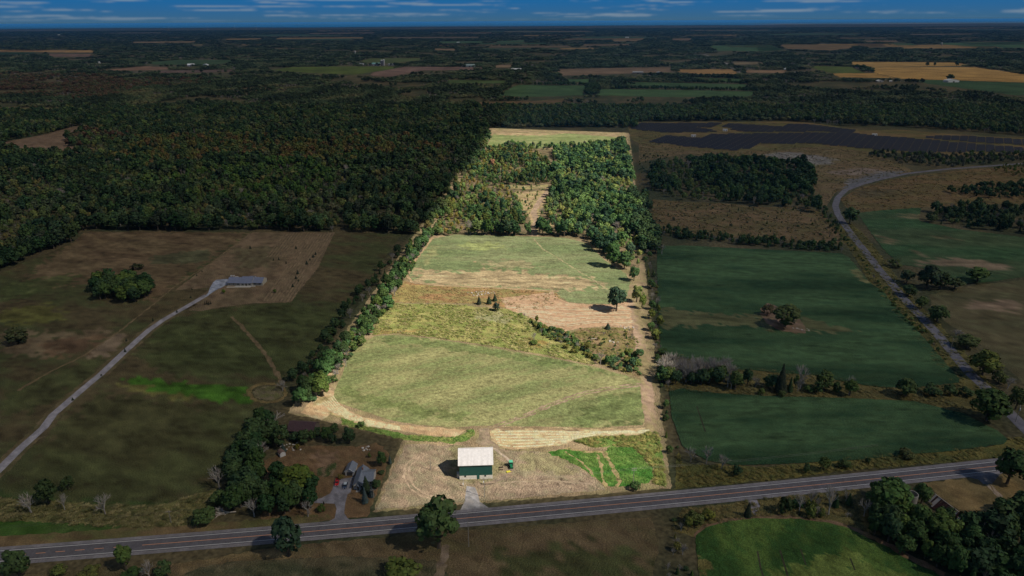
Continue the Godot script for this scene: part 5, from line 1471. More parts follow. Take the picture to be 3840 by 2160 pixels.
["planting_row","pale planting row in the plot beside the bungalow",[-248.8,-719.6,-248.0,-709.3,-247.1,-698.9,-246.2,-688.6,-245.3,-678.2,-244.4,-667.9,-243.5,-657.5,-242.6,-647.2,-241.7,-636.8,-240.1,-637.0,-240.9,-647.3,-241.8,-657.7,-242.7,-668.0,-243.6,-678.4,-244.5,-688.7,-245.4,-699.1,-246.3,-709.4,-247.2,-719.8],0.075,5,[0.24, 0.175, 0.11],[0.17, 0.13, 0.08],0.12,0,1,"straw",[]],
["field_path","faint mown path to the pond hollow",[-220.9,-490.2,-209.0,-475.0,-191.6,-451.4,-171.6,-423.6,-157.8,-400.4,-149.1,-385.2,-147.0,-386.4,-155.7,-401.6,-169.6,-424.9,-189.6,-452.8,-207.1,-476.5,-219.0,-491.7],0.06,3,[0.19, 0.14, 0.085],[0.14, 0.11, 0.06],0.1,0,1,"straw",[]],
["pond_rim","tan rim of the dried pond hollow",[-140.1,-372.3,-139.5,-368.3,-140.2,-364.8,-142.2,-362.1,-145.1,-360.3,-148.7,-359.8,-152.8,-360.4,-156.9,-362.2,-160.7,-365.0,-163.7,-368.6,-165.8,-372.6,-166.6,-376.7,-166.1,-380.4,-164.3,-383.4,-161.3,-385.3,-157.4,-385.9,-153.1,-385.2,-148.8,-383.2,-145.0,-380.2,-142.0,-376.4],0.06,2,[0.22, 0.16, 0.075],[0.16, 0.13, 0.055],0.1,0,1,"straw",[]],
["pond_ditch","dark ditch ring of the dried pond hollow",[-142.2,-372.3,-141.7,-369.2,-142.3,-366.5,-143.9,-364.3,-146.3,-363.0,-149.3,-362.5,-152.6,-363.1,-155.9,-364.5,-158.9,-366.7,-161.3,-369.4,-162.9,-372.6,-163.5,-375.7,-163.0,-378.6,-161.5,-380.9,-159.1,-382.3,-156.0,-382.8,-152.5,-382.2,-149.1,-380.7,-146.1,-378.4,-143.7,-375.5],0.08,2,[0.085, 0.08, 0.04],[0.1, 0.085, 0.045],0.1,0,1,"rough",[]],
["pond_bed","pale weedy bed of the dried pond hollow",[-142.7,-372.0,-142.3,-369.3,-142.9,-366.9,-144.3,-365.1,-146.5,-363.9,-149.2,-363.5,-152.1,-363.9,-155.1,-365.2,-157.8,-367.1,-160.0,-369.5,-161.4,-372.2,-161.9,-374.9,-161.4,-377.4,-160.0,-379.4,-157.8,-380.7,-155.0,-381.1,-151.9,-380.6,-148.8,-379.3,-146.1,-377.3,-144.0,-374.8],0.1,2,[0.2, 0.165, 0.11],[0.12, 0.12, 0.05],0.12,0,1,"rough",[]],
["fence_line","pale mown line dividing the bungalow pasture",[-287.9,-720.9,-289.6,-621.5,-296.3,-558.2,-295.2,-518.9,-295.2,-464.9,-299.0,-423.9,-307.8,-400.2,-312.2,-376.7,-310.4,-376.4,-306.0,-399.7,-297.2,-423.5,-293.4,-464.8,-293.4,-519.0,-294.5,-558.1,-287.8,-621.4,-286.1,-720.9],0.06,3,[0.21, 0.155, 0.09],[0.14, 0.11, 0.06],0.12,0,1,"straw",[]],
["drive_margin","tan bare margins of the long gravel drive",[-268.4,-519.9,-272.9,-502.1,-276.7,-486.2,-278.6,-468.4,-278.5,-453.0,-278.0,-441.5,-277.8,-430.3,-276.9,-413.3,-276.2,-397.6,-276.6,-382.1,-276.7,-367.2,-276.6,-347.7,-273.3,-333.9,-273.2,-314.7,-271.6,-295.7,-270.8,-279.7,-259.8,-280.2,-260.6,-296.4,-262.2,-315.2,-262.4,-335.1,-265.7,-348.8,-265.7,-367.2,-265.7,-381.9,-265.2,-397.8,-266.0,-413.8,-266.8,-430.7,-267.0,-441.9,-267.5,-453.3,-267.6,-467.8,-265.8,-484.3,-262.2,-499.4,-257.7,-517.2],0.05,3,[0.17, 0.13, 0.075],[0.1, 0.09, 0.045],0.1,0,1,"straw",[]],
["gravel_drive","long grey gravel drive to the bungalow",[-261.4,-538.0,-265.5,-519.1,-269.9,-501.4,-273.7,-485.7,-275.6,-468.3,-275.5,-453.1,-275.0,-441.6,-274.8,-430.4,-274.0,-413.5,-273.2,-397.7,-273.7,-382.0,-273.7,-367.2,-273.6,-348.0,-270.3,-334.2,-270.2,-314.9,-268.6,-295.9,-267.8,-279.8,-262.8,-280.0,-263.6,-296.2,-265.2,-315.1,-265.4,-334.7,-268.7,-348.5,-268.7,-367.2,-268.7,-381.9,-268.2,-397.7,-269.0,-413.7,-269.8,-430.6,-270.0,-441.8,-270.5,-453.2,-270.6,-468.0,-268.8,-484.8,-265.1,-500.2,-260.6,-518.0,-256.5,-536.9],0.07,3,[0.33, 0.32, 0.36],[0.26, 0.25, 0.28],0.3,0,1,"gravel",[]],
["parking_pad","blue grey gravel parking pad beside the bungalow",[-257.0,-576.0,-265.3,-573.6,-265.6,-566.9,-262.9,-553.9,-259.5,-541.4,-259.2,-533.9,-257.6,-532.8,-256.4,-542.2,-254.9,-549.9,-252.8,-554.6,-251.8,-559.4,-249.5,-562.6,-253.7,-573.4],0.08,2,[0.26, 0.29, 0.37],[0.32, 0.35, 0.43],0.2,0,1,"gravel",[]],
["tall_grass_verge","tall pale weeds between pasture and highway",[-311.7,-277.2,-249.7,-272.5,-191.7,-266.7,-169.4,-266.5,-155.1,-274.4,-147.4,-277.9,-139.3,-254.9,-150.4,-252.3,-174.2,-251.1,-237.9,-255.6,-296.7,-259.7],0.04,3,[0.19, 0.175, 0.065],[0.12, 0.12, 0.05],0.06,10,3,"rough",[]],
["mown_verge","mown green strip beside the highway",[-296.7,-259.7,-237.9,-255.6,-206.8,-254.9,-177.5,-252.9,-180.0,-250.7,-202.7,-248.3,-231.5,-246.4,-282.3,-243.0],0.05,4,[0.05, 0.11, 0.02],[0.065, 0.1, 0.03],0.05,5,3,"grass",[]],
["road_verge","dry brown grass verge of the highway",[-282.3,-243.0,-231.5,-246.4,-180.0,-250.7,-138.9,-254.0,-109.5,-257.3,-91.4,-259.0,-88.7,-253.6,-111.0,-250.7,-176.1,-243.4,-225.9,-238.5,-273.9,-233.2],0.045,3,[0.19, 0.135, 0.07],[0.1, 0.1, 0.04],0.05,5,5,"grass",[]],
["house_lawn","dry brown lawn around the grey roofed house",[-132.4,-301.7,-126.4,-305.6,-122.0,-315.2,-82.8,-314.8,-74.3,-317.9,-65.7,-307.6,-65.4,-290.4,-68.4,-258.2,-90.8,-254.2,-110.1,-254.8,-117.1,-256.7],0.04,2,[0.19, 0.12, 0.065],[0.12, 0.085, 0.045],0.06,30,2,"grass",[[[-107.3,-305.4,-97.1,-311.9,-92.0,-302.9,-93.8,-292.4,-101.4,-294.4],[0.26, 0.17, 0.11],0.7,3],[[-83.3,-260.3,-92.2,-259.6,-110.1,-254.8,-90.8,-254.2],[0.08, 0.085, 0.03],0.7,2]]],
["house_driveway","grey asphalt driveway of the neighbouring house",[-82.7,-286.9,-80.3,-288.7,-80.5,-283.3,-79.6,-275.6,-80.9,-273.9,-80.5,-267.3,-79.4,-260.2,-77.1,-256.8,-74.6,-254.9,-85.7,-254.2,-83.0,-256.8,-83.7,-263.4,-85.4,-267.0,-90.3,-267.4,-95.4,-267.6,-96.0,-269.9,-92.7,-271.5,-89.5,-274.8,-89.2,-279.0,-89.9,-285.6],0.08,2,[0.24, 0.235, 0.27],[0.19, 0.185, 0.21],0.15,0,1,"gravel",[]],
["garden_bed","dark vegetable garden rows beside the house",[-101.4,-294.4,-99.5,-295.7,-93.4,-300.0,-91.2,-297.1,-91.5,-288.8,-95.5,-287.9,-99.7,-288.8],0.06,1.5,[0.06, 0.085, 0.03],[0.18, 0.125, 0.08],0.25,91,5,"rough",[]],
["south_meadow","brown grassland south of the highway",[-260.9,-218.1,-146.0,-228.3,-103.5,-238.6,-23.6,-248.1,64.5,-256.7,64.0,-236.2,57.5,-220.4,48.6,-174.0,-224.4,-175.6],0.03,3,[0.17, 0.125, 0.07],[0.1, 0.085, 0.042],0.03,5,4,"rough",[[[-145.1,-229.2,-128.7,-232.5,-104.6,-235.3,-96.0,-235.7,-94.6,-230.9,-119.0,-231.5,-136.1,-227.9,-141.1,-221.8],[0.25, 0.18, 0.09],0.6,3],[[-11.4,-233.7,23.2,-235.8,52.8,-239.7,55.1,-220.4,0.0,-220.8],[0.06, 0.08, 0.028],0.75,7]]],
["south_field","dull green field below the highway verge",[-138.0,-221.8,-132.5,-226.6,-118.4,-229.8,-100.1,-231.0,-74.3,-232.6,-34.0,-230.0,-27.5,-221.0,-24.5,-185.5,-138.4,-200.6],0.05,3,[0.075, 0.082, 0.045],[0.11, 0.095, 0.055],0.04,5,4,"rough",[]],
["field_lane","bare lane leading south from under the big tree",[-31.4,-238.7,-31.7,-230.1,-32.8,-221.2,-33.6,-210.5,-30.3,-210.3,-29.4,-220.8,-28.3,-229.8,-28.0,-238.6],0.07,3,[0.26, 0.2, 0.15],[0.17, 0.13, 0.08],0.15,0,1,"soil",[]],
["soy_field","bright yellow green crop field south of the highway",[81.4,-243.6,87.9,-249.2,98.1,-253.0,112.7,-254.9,130.4,-254.8,144.5,-251.8,151.9,-248.2,157.6,-241.4,162.5,-237.2,168.3,-228.5,177.1,-219.6,185.2,-202.3,74.0,-203.1,77.8,-223.9],0.25,1.2,[0.1, 0.165, 0.038],[0.035, 0.08, 0.02],0.03,100,1.5,"crop",[[[110.3,-224.4,128.8,-228.8,147.2,-231.8,155.1,-224.8,163.5,-219.7,159.4,-202.5,102.5,-202.9],[0.16, 0.2, 0.05],0.7,7],[[78.6,-229.2,86.0,-227.6,81.2,-220.2,76.9,-220.3],[0.2, 0.16, 0.06],0.8,4]]],
["crop_margin","reddish bare margin of the yellow green crop field",[82.5,-241.7,88.8,-248.3,98.7,-252.5,113.1,-254.3,130.6,-254.2,144.4,-251.2,152.1,-247.9,158.3,-241.6,163.0,-237.1,168.9,-228.7,178.1,-219.2,180.2,-221.3,171.2,-230.6,165.3,-239.0,160.4,-243.7,153.8,-250.3,145.3,-254.1,130.9,-257.2,112.9,-257.3,98.0,-255.4,87.2,-250.8,80.4,-243.8],0.1,2,[0.24, 0.15, 0.1],[0.15, 0.11, 0.06],0.15,0,1,"soil",[]],
["culvert_lane","gravel field entrance off the highway",[112.6,-267.8,117.2,-268.3,117.3,-263.9,115.1,-260.2,112.9,-259.3,115.4,-255.6,112.9,-255.6,112.0,-260.2,112.6,-264.9],0.09,1.5,[0.27, 0.26, 0.31],[0.22, 0.2, 0.22],0.3,0,1,"gravel",[]],
["rough_verge","rough weedy verge south of the highway",[80.0,-261.9,111.6,-266.9,127.9,-269.7,140.2,-271.5,170.1,-276.3,164.3,-243.0,153.1,-249.5,130.9,-255.9,113.1,-256.1,89.3,-250.0,80.3,-242.8,71.9,-248.0],0.05,2.5,[0.17, 0.14, 0.055],[0.11, 0.1, 0.04],0.08,0,1.5,"rough",[]],
["ruin_lawn","mown tan lawn beside the collapsed barn",[204.5,-280.7,232.1,-284.7,259.6,-288.3,277.1,-291.4,243.5,-238.3,226.0,-246.8,210.7,-255.8,206.2,-269.0],0.05,2.5,[0.22, 0.155, 0.07],[0.16, 0.12, 0.055],0.06,95,4,"grass",[]],
["wheel_rut","pale wheel rut of the lawn driveway",[233.3,-283.5,234.5,-278.4,233.4,-269.9,232.0,-260.3,233.3,-260.1,234.7,-269.7,235.8,-278.4,234.5,-283.8],0.075,2,[0.34, 0.27, 0.21],[0.26, 0.2, 0.14],0.2,0,1,"soil",[]],
["wheel_rut","pale wheel rut of the lawn driveway",[234.9,-283.5,236.1,-278.4,234.9,-269.9,233.5,-260.3,234.8,-260.1,236.2,-269.7,237.4,-278.4,236.1,-283.8],0.075,2,[0.34, 0.27, 0.21],[0.26, 0.2, 0.14],0.2,0,1,"soil",[]],
["driveway_apron","dark asphalt apron of the lawn driveway",[229.4,-284.7,242.1,-286.8,247.1,-287.3,236.9,-278.9,233.3,-279.4,233.0,-283.1],0.08,2,[0.13, 0.13, 0.15],[0.17, 0.17, 0.18],0.2,0,1,"gravel",[]],
["north_verge","weedy strip between highway and soybean field",[88.3,-309.3,88.4,-297.6,111.8,-295.1,128.5,-293.8,150.3,-297.0,179.9,-301.4,210.2,-305.8,255.4,-310.3,271.1,-317.6,278.6,-320.1,289.1,-317.5,287.2,-305.2,252.0,-300.7,175.1,-291.2,124.8,-282.9,83.7,-277.6,79.4,-276.1],0.04,2.5,[0.17, 0.145, 0.045],[0.1, 0.105, 0.035],0.06,5,3,"rough",[]],
["soybean_field","long dark green soybean field beside the highway",[97.3,-371.6,106.5,-374.9,125.4,-368.9,160.8,-364.7,196.5,-362.9,242.4,-358.2,262.8,-344.6,271.3,-325.8,271.5,-318.0,266.1,-313.1,235.5,-307.2,201.4,-302.8,178.9,-299.5,146.6,-296.7,115.2,-295.3,101.9,-299.5,91.7,-312.1,92.5,-341.9],0.35,1.6,[0.07, 0.128, 0.056],[0.026, 0.058, 0.027],0.02,-3,5,"crop",[]],
["soybean_field","dark green soybean field around the tree island",[147.9,-664.0,174.8,-666.2,251.3,-651.9,324.9,-638.1,326.0,-623.6,320.4,-593.0,313.3,-556.2,314.5,-540.1,305.7,-491.8,301.2,-464.9,294.2,-427.1,286.4,-385.7,282.5,-380.6,251.1,-373.9,231.8,-375.1,217.6,-379.8,196.0,-390.9,147.2,-399.6,116.4,-417.1,102.7,-423.2,119.4,-516.3],0.35,2.2,[0.07, 0.128, 0.056],[0.026, 0.058, 0.027],0.014,8,5,"crop",[[[116.3,-502.4,135.5,-498.1,165.0,-491.1,193.2,-488.2,223.6,-481.4,240.2,-472.5,256.0,-459.2,232.0,-453.8,214.5,-458.6,186.8,-463.6,158.9,-469.9,128.4,-467.9,108.8,-464.6],[0.14, 0.13, 0.062],0.75,7],[[309.3,-589.8,321.9,-593.2,313.3,-555.7,306.0,-557.4],[0.2, 0.18, 0.08],0.8,4]]],
["island_soil","bare stony soil around the tree island",[193.7,-488.2,198.7,-501.3,207.8,-512.1,212.2,-506.5,222.0,-485.2,219.3,-463.2,214.8,-454.4,207.8,-454.1,197.8,-461.1,193.2,-470.7],0.45,3,[0.24, 0.16, 0.12],[0.16, 0.12, 0.07],0.1,0,1,"soil",[]],
["hedge_ground","weedy ground under the hedge between the soybean fields",[102.0,-429.4,117.1,-420.1,148.0,-402.4,196.7,-392.5,219.8,-381.3,239.0,-374.5,284.4,-379.6,276.7,-344.4,261.5,-342.4,241.9,-357.3,196.1,-361.9,160.4,-363.7,125.2,-367.9,106.0,-373.0,95.3,-371.6],0.06,3,[0.16, 0.13, 0.05],[0.1, 0.09, 0.035],0.06,0,2,"rough",[]],
["roadside_strip","weedy strip along the side road",[357.9,-744.3,354.1,-714.2,335.8,-638.3,318.2,-575.3,303.6,-516.2,298.7,-483.6,292.7,-448.8,284.1,-414.1,277.6,-385.5,276.6,-359.7,302.6,-358.7,303.3,-381.9,309.4,-408.0,318.1,-443.5,324.4,-479.5,329.0,-510.8,343.3,-568.7,361.0,-631.8,379.6,-708.9,383.7,-741.0],0.04,4,[0.15, 0.13, 0.045],[0.09, 0.085, 0.035],0.05,0,2,"rough",[]],
["green_pasture","green field with dry patches beyond the side road",[411.9,-788.4,446.1,-799.9,500.5,-811.4,466.1,-755.5,470.4,-744.4,491.5,-717.7,539.3,-687.4,576.9,-677.4,518.0,-599.9,457.1,-570.1,416.2,-557.5,391.2,-554.6,379.8,-595.9,365.4,-603.5,369.0,-634.7,382.0,-687.0],0.3,6,[0.05, 0.105, 0.045],[0.06, 0.09, 0.042],0.015,0,4,"crop",[[[390.1,-694.8,404.7,-685.1,387.5,-662.7,381.2,-671.7],[0.2, 0.16, 0.09],0.8,6],[[461.8,-784.4,489.5,-778.0,472.2,-761.0,455.6,-764.2],[0.2, 0.16, 0.09],0.7,7],[[398.2,-645.3,411.3,-645.1,400.8,-628.8,391.6,-631.0],[0.24, 0.19, 0.11],0.8,4],[[448.6,-693.8,473.6,-688.6,466.5,-677.1,444.6,-682.1],[0.18, 0.15, 0.08],0.7,6],[[377.3,-607.1,406.0,-620.1,438.8,-621.5,463.8,-602.0,456.4,-587.5,437.1,-589.6,400.2,-599.3],[0.25, 0.18, 0.12],0.85,5]]],
["olive_field","dry olive field beside the side road",[348.0,-527.4,363.1,-536.2,393.0,-548.2,452.4,-563.5,495.0,-569.6,334.7,-348.2,319.1,-358.9,326.5,-399.4,331.1,-426.6,330.1,-471.4,333.7,-496.8],0.08,5,[0.135, 0.115, 0.06],[0.1, 0.095, 0.048],0.02,10,4,"rough",[[[363.2,-507.2,388.8,-515.3,418.4,-514.9,403.2,-493.2,379.0,-492.2,362.4,-499.1],[0.24, 0.17, 0.115],0.85,6]]],
["scrub_meadow","brown rough meadow beyond the side road bend",[421.9,-856.3,464.4,-907.0,528.6,-963.1,607.1,-1001.7,710.4,-1040.9,801.0,-1061.1,874.6,-1069.7,678.2,-810.9,640.0,-831.2,520.1,-817.4,413.3,-791.4,410.5,-816.4],0.05,6,[0.18, 0.12, 0.06],[0.13, 0.105, 0.045],0.025,5,3,"rough",[[[462.7,-907.1,503.8,-914.0,531.7,-905.5,472.6,-869.4,448.8,-862.8],[0.1, 0.085, 0.05],0.7,6]]],
["scrub_ground","brown scrubland with scattered young cedars",[181.5,-861.5,217.4,-846.9,265.6,-839.1,308.6,-818.5,357.2,-817.5,370.9,-792.3,361.7,-735.7,351.0,-695.5,342.6,-667.9,313.4,-672.9,184.8,-708.3,152.9,-713.8],0.04,6,[0.19, 0.13, 0.07],[0.12, 0.1, 0.045],0.03,0,2,"rough",[]],
["rocky_scrub","stony brown ground below the solar farm",[285.5,-1553.3,317.2,-1272.1,416.5,-1200.3,540.9,-1279.7,622.5,-1194.2,617.5,-1076.5,610.4,-1025.6,479.4,-938.8,431.1,-892.5,386.3,-816.9,389.9,-857.0,445.8,-1001.1,371.0,-1127.8,295.2,-1178.2,207.8,-1109.5],0.04,7,[0.19, 0.135, 0.075],[0.14, 0.115, 0.055],0.02,0,2,"rough",[[[430.8,-1174.3,485.4,-1198.3,538.4,-1134.8,503.4,-1079.6,451.4,-1081.0],[0.23, 0.22, 0.21],0.85,8],[[467.4,-1019.5,545.4,-1057.4,575.8,-1036.3,507.9,-999.5],[0.24, 0.19, 0.16],0.75,5],[[468.6,-955.9,560.9,-1026.8,605.8,-1035.6,542.0,-989.5,466.5,-930.9],[0.17, 0.165, 0.17],0.9,5],[[405.0,-1200.6,472.4,-1267.3,530.4,-1265.5,439.4,-1199.6],[0.25, 0.18, 0.09],0.7,5]]],
["solar_ground","dry mown ground of the solar farm",[263.0,-1587.5,514.5,-1577.9,614.0,-1580.1,679.0,-1548.1,730.0,-1444.3,819.2,-1441.2,860.1,-1395.8,989.6,-1330.3,992.0,-1265.0,899.3,-1139.0,866.6,-1154.7,722.1,-1158.8,622.2,-1192.5,552.1,-1243.8,512.8,-1235.8,403.9,-1181.2,334.9,-1204.3,243.0,-1259.3,234.1,-1342.1],0.05,8,[0.18, 0.125, 0.06],[0.12, 0.11, 0.045],0.02,0,3,"grass",[]],
["far_pasture","tan hay field in the left wood",[-993.0,-1269.2,-990.2,-1335.4,-968.3,-1442.6,-979.2,-1558.2,-954.9,-1557.3,-914.0,-1477.3,-878.4,-1371.4,-833.7,-1293.0,-763.1,-1269.4,-741.7,-1214.6,-773.7,-1190.0,-821.8,-1204.0,-894.5,-1232.2,-948.1,-1274.9,-952.7,-1214.2],0.3,10,[0.21, 0.145, 0.1],[0.17, 0.12, 0.08],0.01,10,4,"grass",[]],
["forest_glade","small tan clearing in the left wood",[-761.9,-1007.7,-688.2,-1022.6,-689.9,-987.9,-735.0,-980.2,-757.7,-985.1],0.3,10,[0.19, 0.14, 0.085],[0.13, 0.11, 0.05],0.02,0,2,"grass",[]],
["forest_glade","pale sliver of field behind the left wood",[-1429.5,-1914.1,-1294.9,-1929.5,-1181.0,-1903.1,-1206.2,-1845.8,-1316.1,-1803.2,-1345.3,-1796.4],0.3,12,[0.19, 0.16, 0.08],[0.13, 0.12, 0.05],0.01,0,2,"grass",[]],
["far_brown_field","brown field behind the wood",[-129.5,-1862.4,-89.2,-2017.9,64.4,-2029.6,200.8,-2117.1,137.0,-1999.1,89.5,-1924.3,60.0,-1889.2],0.3,15,[0.17, 0.11, 0.065],[0.12, 0.1, 0.045],0.01,0,2,"grass",[]],
["far_crop_field","distant dark green crop field",[-43.4,-2190.9,22.5,-2554.5,80.4,-2546.8,266.6,-2514.7,222.9,-2183.5,67.6,-2135.8],0.5,40,[0.07, 0.128, 0.056],[0.056, 0.102, 0.045],0.004,0,4,"far",[]],
["far_crop_field","distant dark green crop field",[302.2,-2386.1,584.2,-2326.2,786.5,-2269.3,770.8,-2203.0,703.1,-2112.7,471.6,-2118.5,351.4,-2145.8,266.7,-2175.0],0.5,40,[0.07, 0.128, 0.056],[0.056, 0.102, 0.045],0.004,0,4,"far",[]],
["far_crop_field","distant dark green crop field",[384.5,-2675.4,578.6,-2617.2,838.5,-2535.2,814.5,-2394.9,603.9,-2407.0,443.3,-2495.9],0.5,40,[0.07, 0.128, 0.056],[0.056, 0.102, 0.045],0.004,0,4,"far",[]],
["far_crop_field","distant dark green crop field",[690.6,-2867.2,906.9,-2773.9,848.0,-2636.9,677.6,-2794.2],0.5,40,[0.07, 0.128, 0.056],[0.056, 0.102, 0.045],0.004,0,4,"far",[]],
["far_crop_field","distant dark green crop field",[223.4,-2808.8,314.3,-2818.3,294.4,-2634.8,213.8,-2686.2],0.5,40,[0.07, 0.128, 0.056],[0.056, 0.102, 0.045],0.004,0,4,"far",[]],
["far_grain_field","distant golden grain field",[1837.4,-3880.1,2339.2,-3784.1,2261.2,-3504.3,1998.2,-3469.3,1752.6,-3449.8,1751.5,-3660.7],0.5,40,[0.42, 0.26, 0.085],[0.336, 0.208, 0.068],0.004,0,4,"far",[]],
["far_grain_field","distant golden grain field",[1731.8,-3427.8,2207.8,-3404.0,2114.9,-2936.6,2047.1,-2713.4,1915.8,-2534.2,1845.3,-2551.8,1675.2,-2654.6,1505.1,-2749.5,1561.4,-3055.7],0.5,40,[0.42, 0.26, 0.085],[0.336, 0.208, 0.068],0.004,0,4,"far",[]],
["far_grain_field","distant golden grain field",[1363.5,-3039.2,1554.2,-3050.0,1502.7,-2775.3,1309.4,-2830.5],0.5,40,[0.42, 0.26, 0.085],[0.336, 0.208, 0.068],0.004,0,4,"far",[]],
["far_field","distant dry field between woods",[1462.6,-3547.6,1649.2,-3474.5,1518.6,-3058.9,1373.1,-3050.9],0.5,40,[0.09, 0.12, 0.03],[0.072, 0.096, 0.024],0.004,0,4,"far",[]],
["far_field","distant dry field between woods",[1519.8,-2688.8,1666.8,-2640.9,1836.4,-2539.1,1900.6,-2513.3,1606.7,-2112.0,1510.8,-2116.9,1498.2,-2394.1,1481.0,-2517.6],0.5,40,[0.055, 0.105, 0.05],[0.044, 0.084, 0.04],0.004,0,4,"far",[]],
["far_crop_field","distant dark green crop field",[2248.6,-6598.5,2317.5,-6446.8,2053.5,-5439.7,1849.0,-5276.6,1805.4,-5282.1],0.5,40,[0.07, 0.128, 0.056],[0.056, 0.102, 0.045],0.004,0,4,"far",[]],
["far_field","distant dry field between woods",[2477.5,-6708.3,3084.2,-6609.3,2824.8,-5935.9,2376.4,-5339.6,2264.1,-5677.6,2186.7,-5688.2],0.5,40,[0.2, 0.14, 0.07],[0.16, 0.112, 0.056],0.004,0,4,"far",[]],
["far_crop_field","distant dark green crop field",[4018.6,-6919.3,5063.6,-7145.8,5219.0,-7045.7,4208.9,-5666.1,3699.2,-5694.6],0.5,40,[0.07, 0.128, 0.056],[0.056, 0.102, 0.045],0.004,0,4,"far",[]],
["far_field","distant dry field between woods",[3234.2,-6892.0,3476.9,-6787.2,3108.6,-5941.9,2919.6,-5852.0],0.5,40,[0.17, 0.13, 0.07],[0.136, 0.104, 0.056],0.004,0,4,"far",[]],
["far_crop_field","distant dark green crop field",[3617.9,-6890.7,3774.8,-6799.7,3531.0,-6257.1,3357.2,-6284.3],0.5,40,[0.07, 0.128, 0.056],[0.056, 0.102, 0.045],0.004,0,4,"far",[]],
["far_crop_field","distant dark green crop field",[1791.9,-6529.0,2370.2,-6579.1,2058.1,-5439.1,1795.3,-5283.4,1550.2,-5408.5],0.5,40,[0.07, 0.128, 0.056],[0.056, 0.102, 0.045],0.004,0,4,"far",[]],
["far_field","distant dry field between woods",[215.0,-3397.8,553.2,-3485.6,789.7,-3505.9,721.4,-3196.1,502.7,-3102.1,215.7,-2989.8],0.5,40,[0.2, 0.14, 0.09],[0.16, 0.112, 0.072],0.004,0,4,"far",[]],
["far_field","distant dry field between woods",[772.2,-3338.9,1036.2,-3332.7,964.3,-3037.6,801.0,-3037.2,750.2,-3200.6],0.5,40,[0.33, 0.2, 0.08],[0.264, 0.16, 0.064],0.004,0,4,"far",[]],
["far_field","distant dry field between woods",[1212.4,-3969.6,1362.0,-3904.5,1356.9,-3732.0,1162.4,-3712.8],0.5,40,[0.22, 0.17, 0.1],[0.176, 0.136, 0.08],0.004,0,4,"far",[]],
["far_field","distant dry field between woods",[1076.8,-3293.3,1254.4,-3258.1,1180.0,-3083.9,1028.2,-3127.0],0.5,40,[0.26, 0.17, 0.1],[0.208, 0.136, 0.08],0.004,0,4,"far",[]],
["far_field","distant dry field between woods",[1194.7,-8648.0,1539.8,-9243.7,1663.4,-9054.4,1417.4,-8150.5,1150.7,-8074.5],0.5,40,[0.26, 0.18, 0.09],[0.208, 0.144, 0.072],0.004,0,4,"far",[]],
["far_field","distant dry field between woods",[2017.6,-9138.9,2290.4,-9188.8,2056.9,-8243.8,1873.3,-8370.6],0.5,40,[0.2, 0.14, 0.08],[0.16, 0.112, 0.064],0.004,0,4,"far",[]],
["far_field","distant dry field between woods",[-1166.7,-3417.5,-1124.1,-3689.9,-889.7,-3713.1,-565.0,-3694.3,-580.3,-3460.9,-686.1,-3113.4,-925.1,-3259.3],0.5,40,[0.1, 0.13, 0.03],[0.08, 0.104, 0.024],0.004,0,4,"far",[]],
["far_field","distant dry field between woods",[-543.8,-3658.3,-82.1,-3578.2,-177.3,-3414.0,-419.6,-3374.1,-503.9,-2993.6,-601.1,-3047.0,-630.7,-3250.8],0.5,40,[0.2, 0.13, 0.1],[0.16, 0.104, 0.08],0.004,0,4,"far",[]],
["far_field","distant dry field between woods",[-884.2,-4093.2,-883.3,-4519.9,-462.7,-4540.7,-663.6,-3971.1],0.5,40,[0.1, 0.125, 0.045],[0.08, 0.1, 0.036],0.004,0,4,"far",[]],
["far_field","distant dry field between woods",[-256.8,-2804.5,-19.9,-2759.1,-15.1,-2622.3,-230.3,-2635.5],0.5,40,[0.085, 0.125, 0.045],[0.068, 0.1, 0.036],0.004,0,4,"far",[]],
["far_field","distant dry field between woods",[-59.5,-3793.1,17.2,-3786.4,0.6,-3571.4,-106.9,-3539.7],0.5,40,[0.24, 0.17, 0.1],[0.192, 0.136, 0.08],0.004,0,4,"far",[]],
["far_crop_field","distant dark green crop field",[-856.7,-8369.3,-323.7,-8486.4,-297.3,-7785.0,-724.0,-7711.5],0.5,40,[0.07, 0.128, 0.056],[0.056, 0.102, 0.045],0.004,0,4,"far",[]],
["far_crop_field","distant dark green crop field",[-208.8,-8247.4,180.1,-8854.6,137.5,-7859.8,-119.0,-7753.3],0.5,40,[0.07, 0.128, 0.056],[0.056, 0.102, 0.045],0.004,0,4,"far",[]],
["far_field","distant dry field between woods",[-669.9,-6174.8,-466.3,-6053.7,-439.9,-5705.8,-587.0,-5786.7],0.5,40,[0.24, 0.17, 0.1],[0.192, 0.136, 0.08],0.004,0,4,"far",[]],
["far_field","distant dry field between woods",[-4762.7,-6358.2,-4497.3,-6369.1,-3549.2,-6175.9,-3291.0,-5691.6,-4183.5,-5918.8,-4480.2,-5976.0],0.5,40,[0.36, 0.22, 0.09],[0.288, 0.176, 0.072],0.004,0,4,"far",[]],
["far_field","distant dry field between woods",[-3534.0,-5483.2,-3121.4,-5435.0,-2914.0,-4979.6,-3190.1,-5009.3],0.5,40,[0.2, 0.13, 0.095],[0.16, 0.104, 0.076],0.004,0,4,"far",[]],
["far_field","distant dry field between woods",[-2141.2,-4156.8,-2084.7,-4479.1,-1667.4,-4413.9,-1618.7,-3958.8,-1966.9,-3970.3],0.5,40,[0.06, 0.1, 0.045],[0.048, 0.08, 0.036],0.004,0,4,"far",[]],
["far_field","distant dry field between woods",[-2007.6,-3482.6,-1949.4,-3820.4,-1747.1,-3716.3,-1704.6,-3534.7,-1850.1,-3470.4],0.5,40,[0.23, 0.14, 0.09],[0.184, 0.112, 0.072],0.004,0,4,"far",[]],
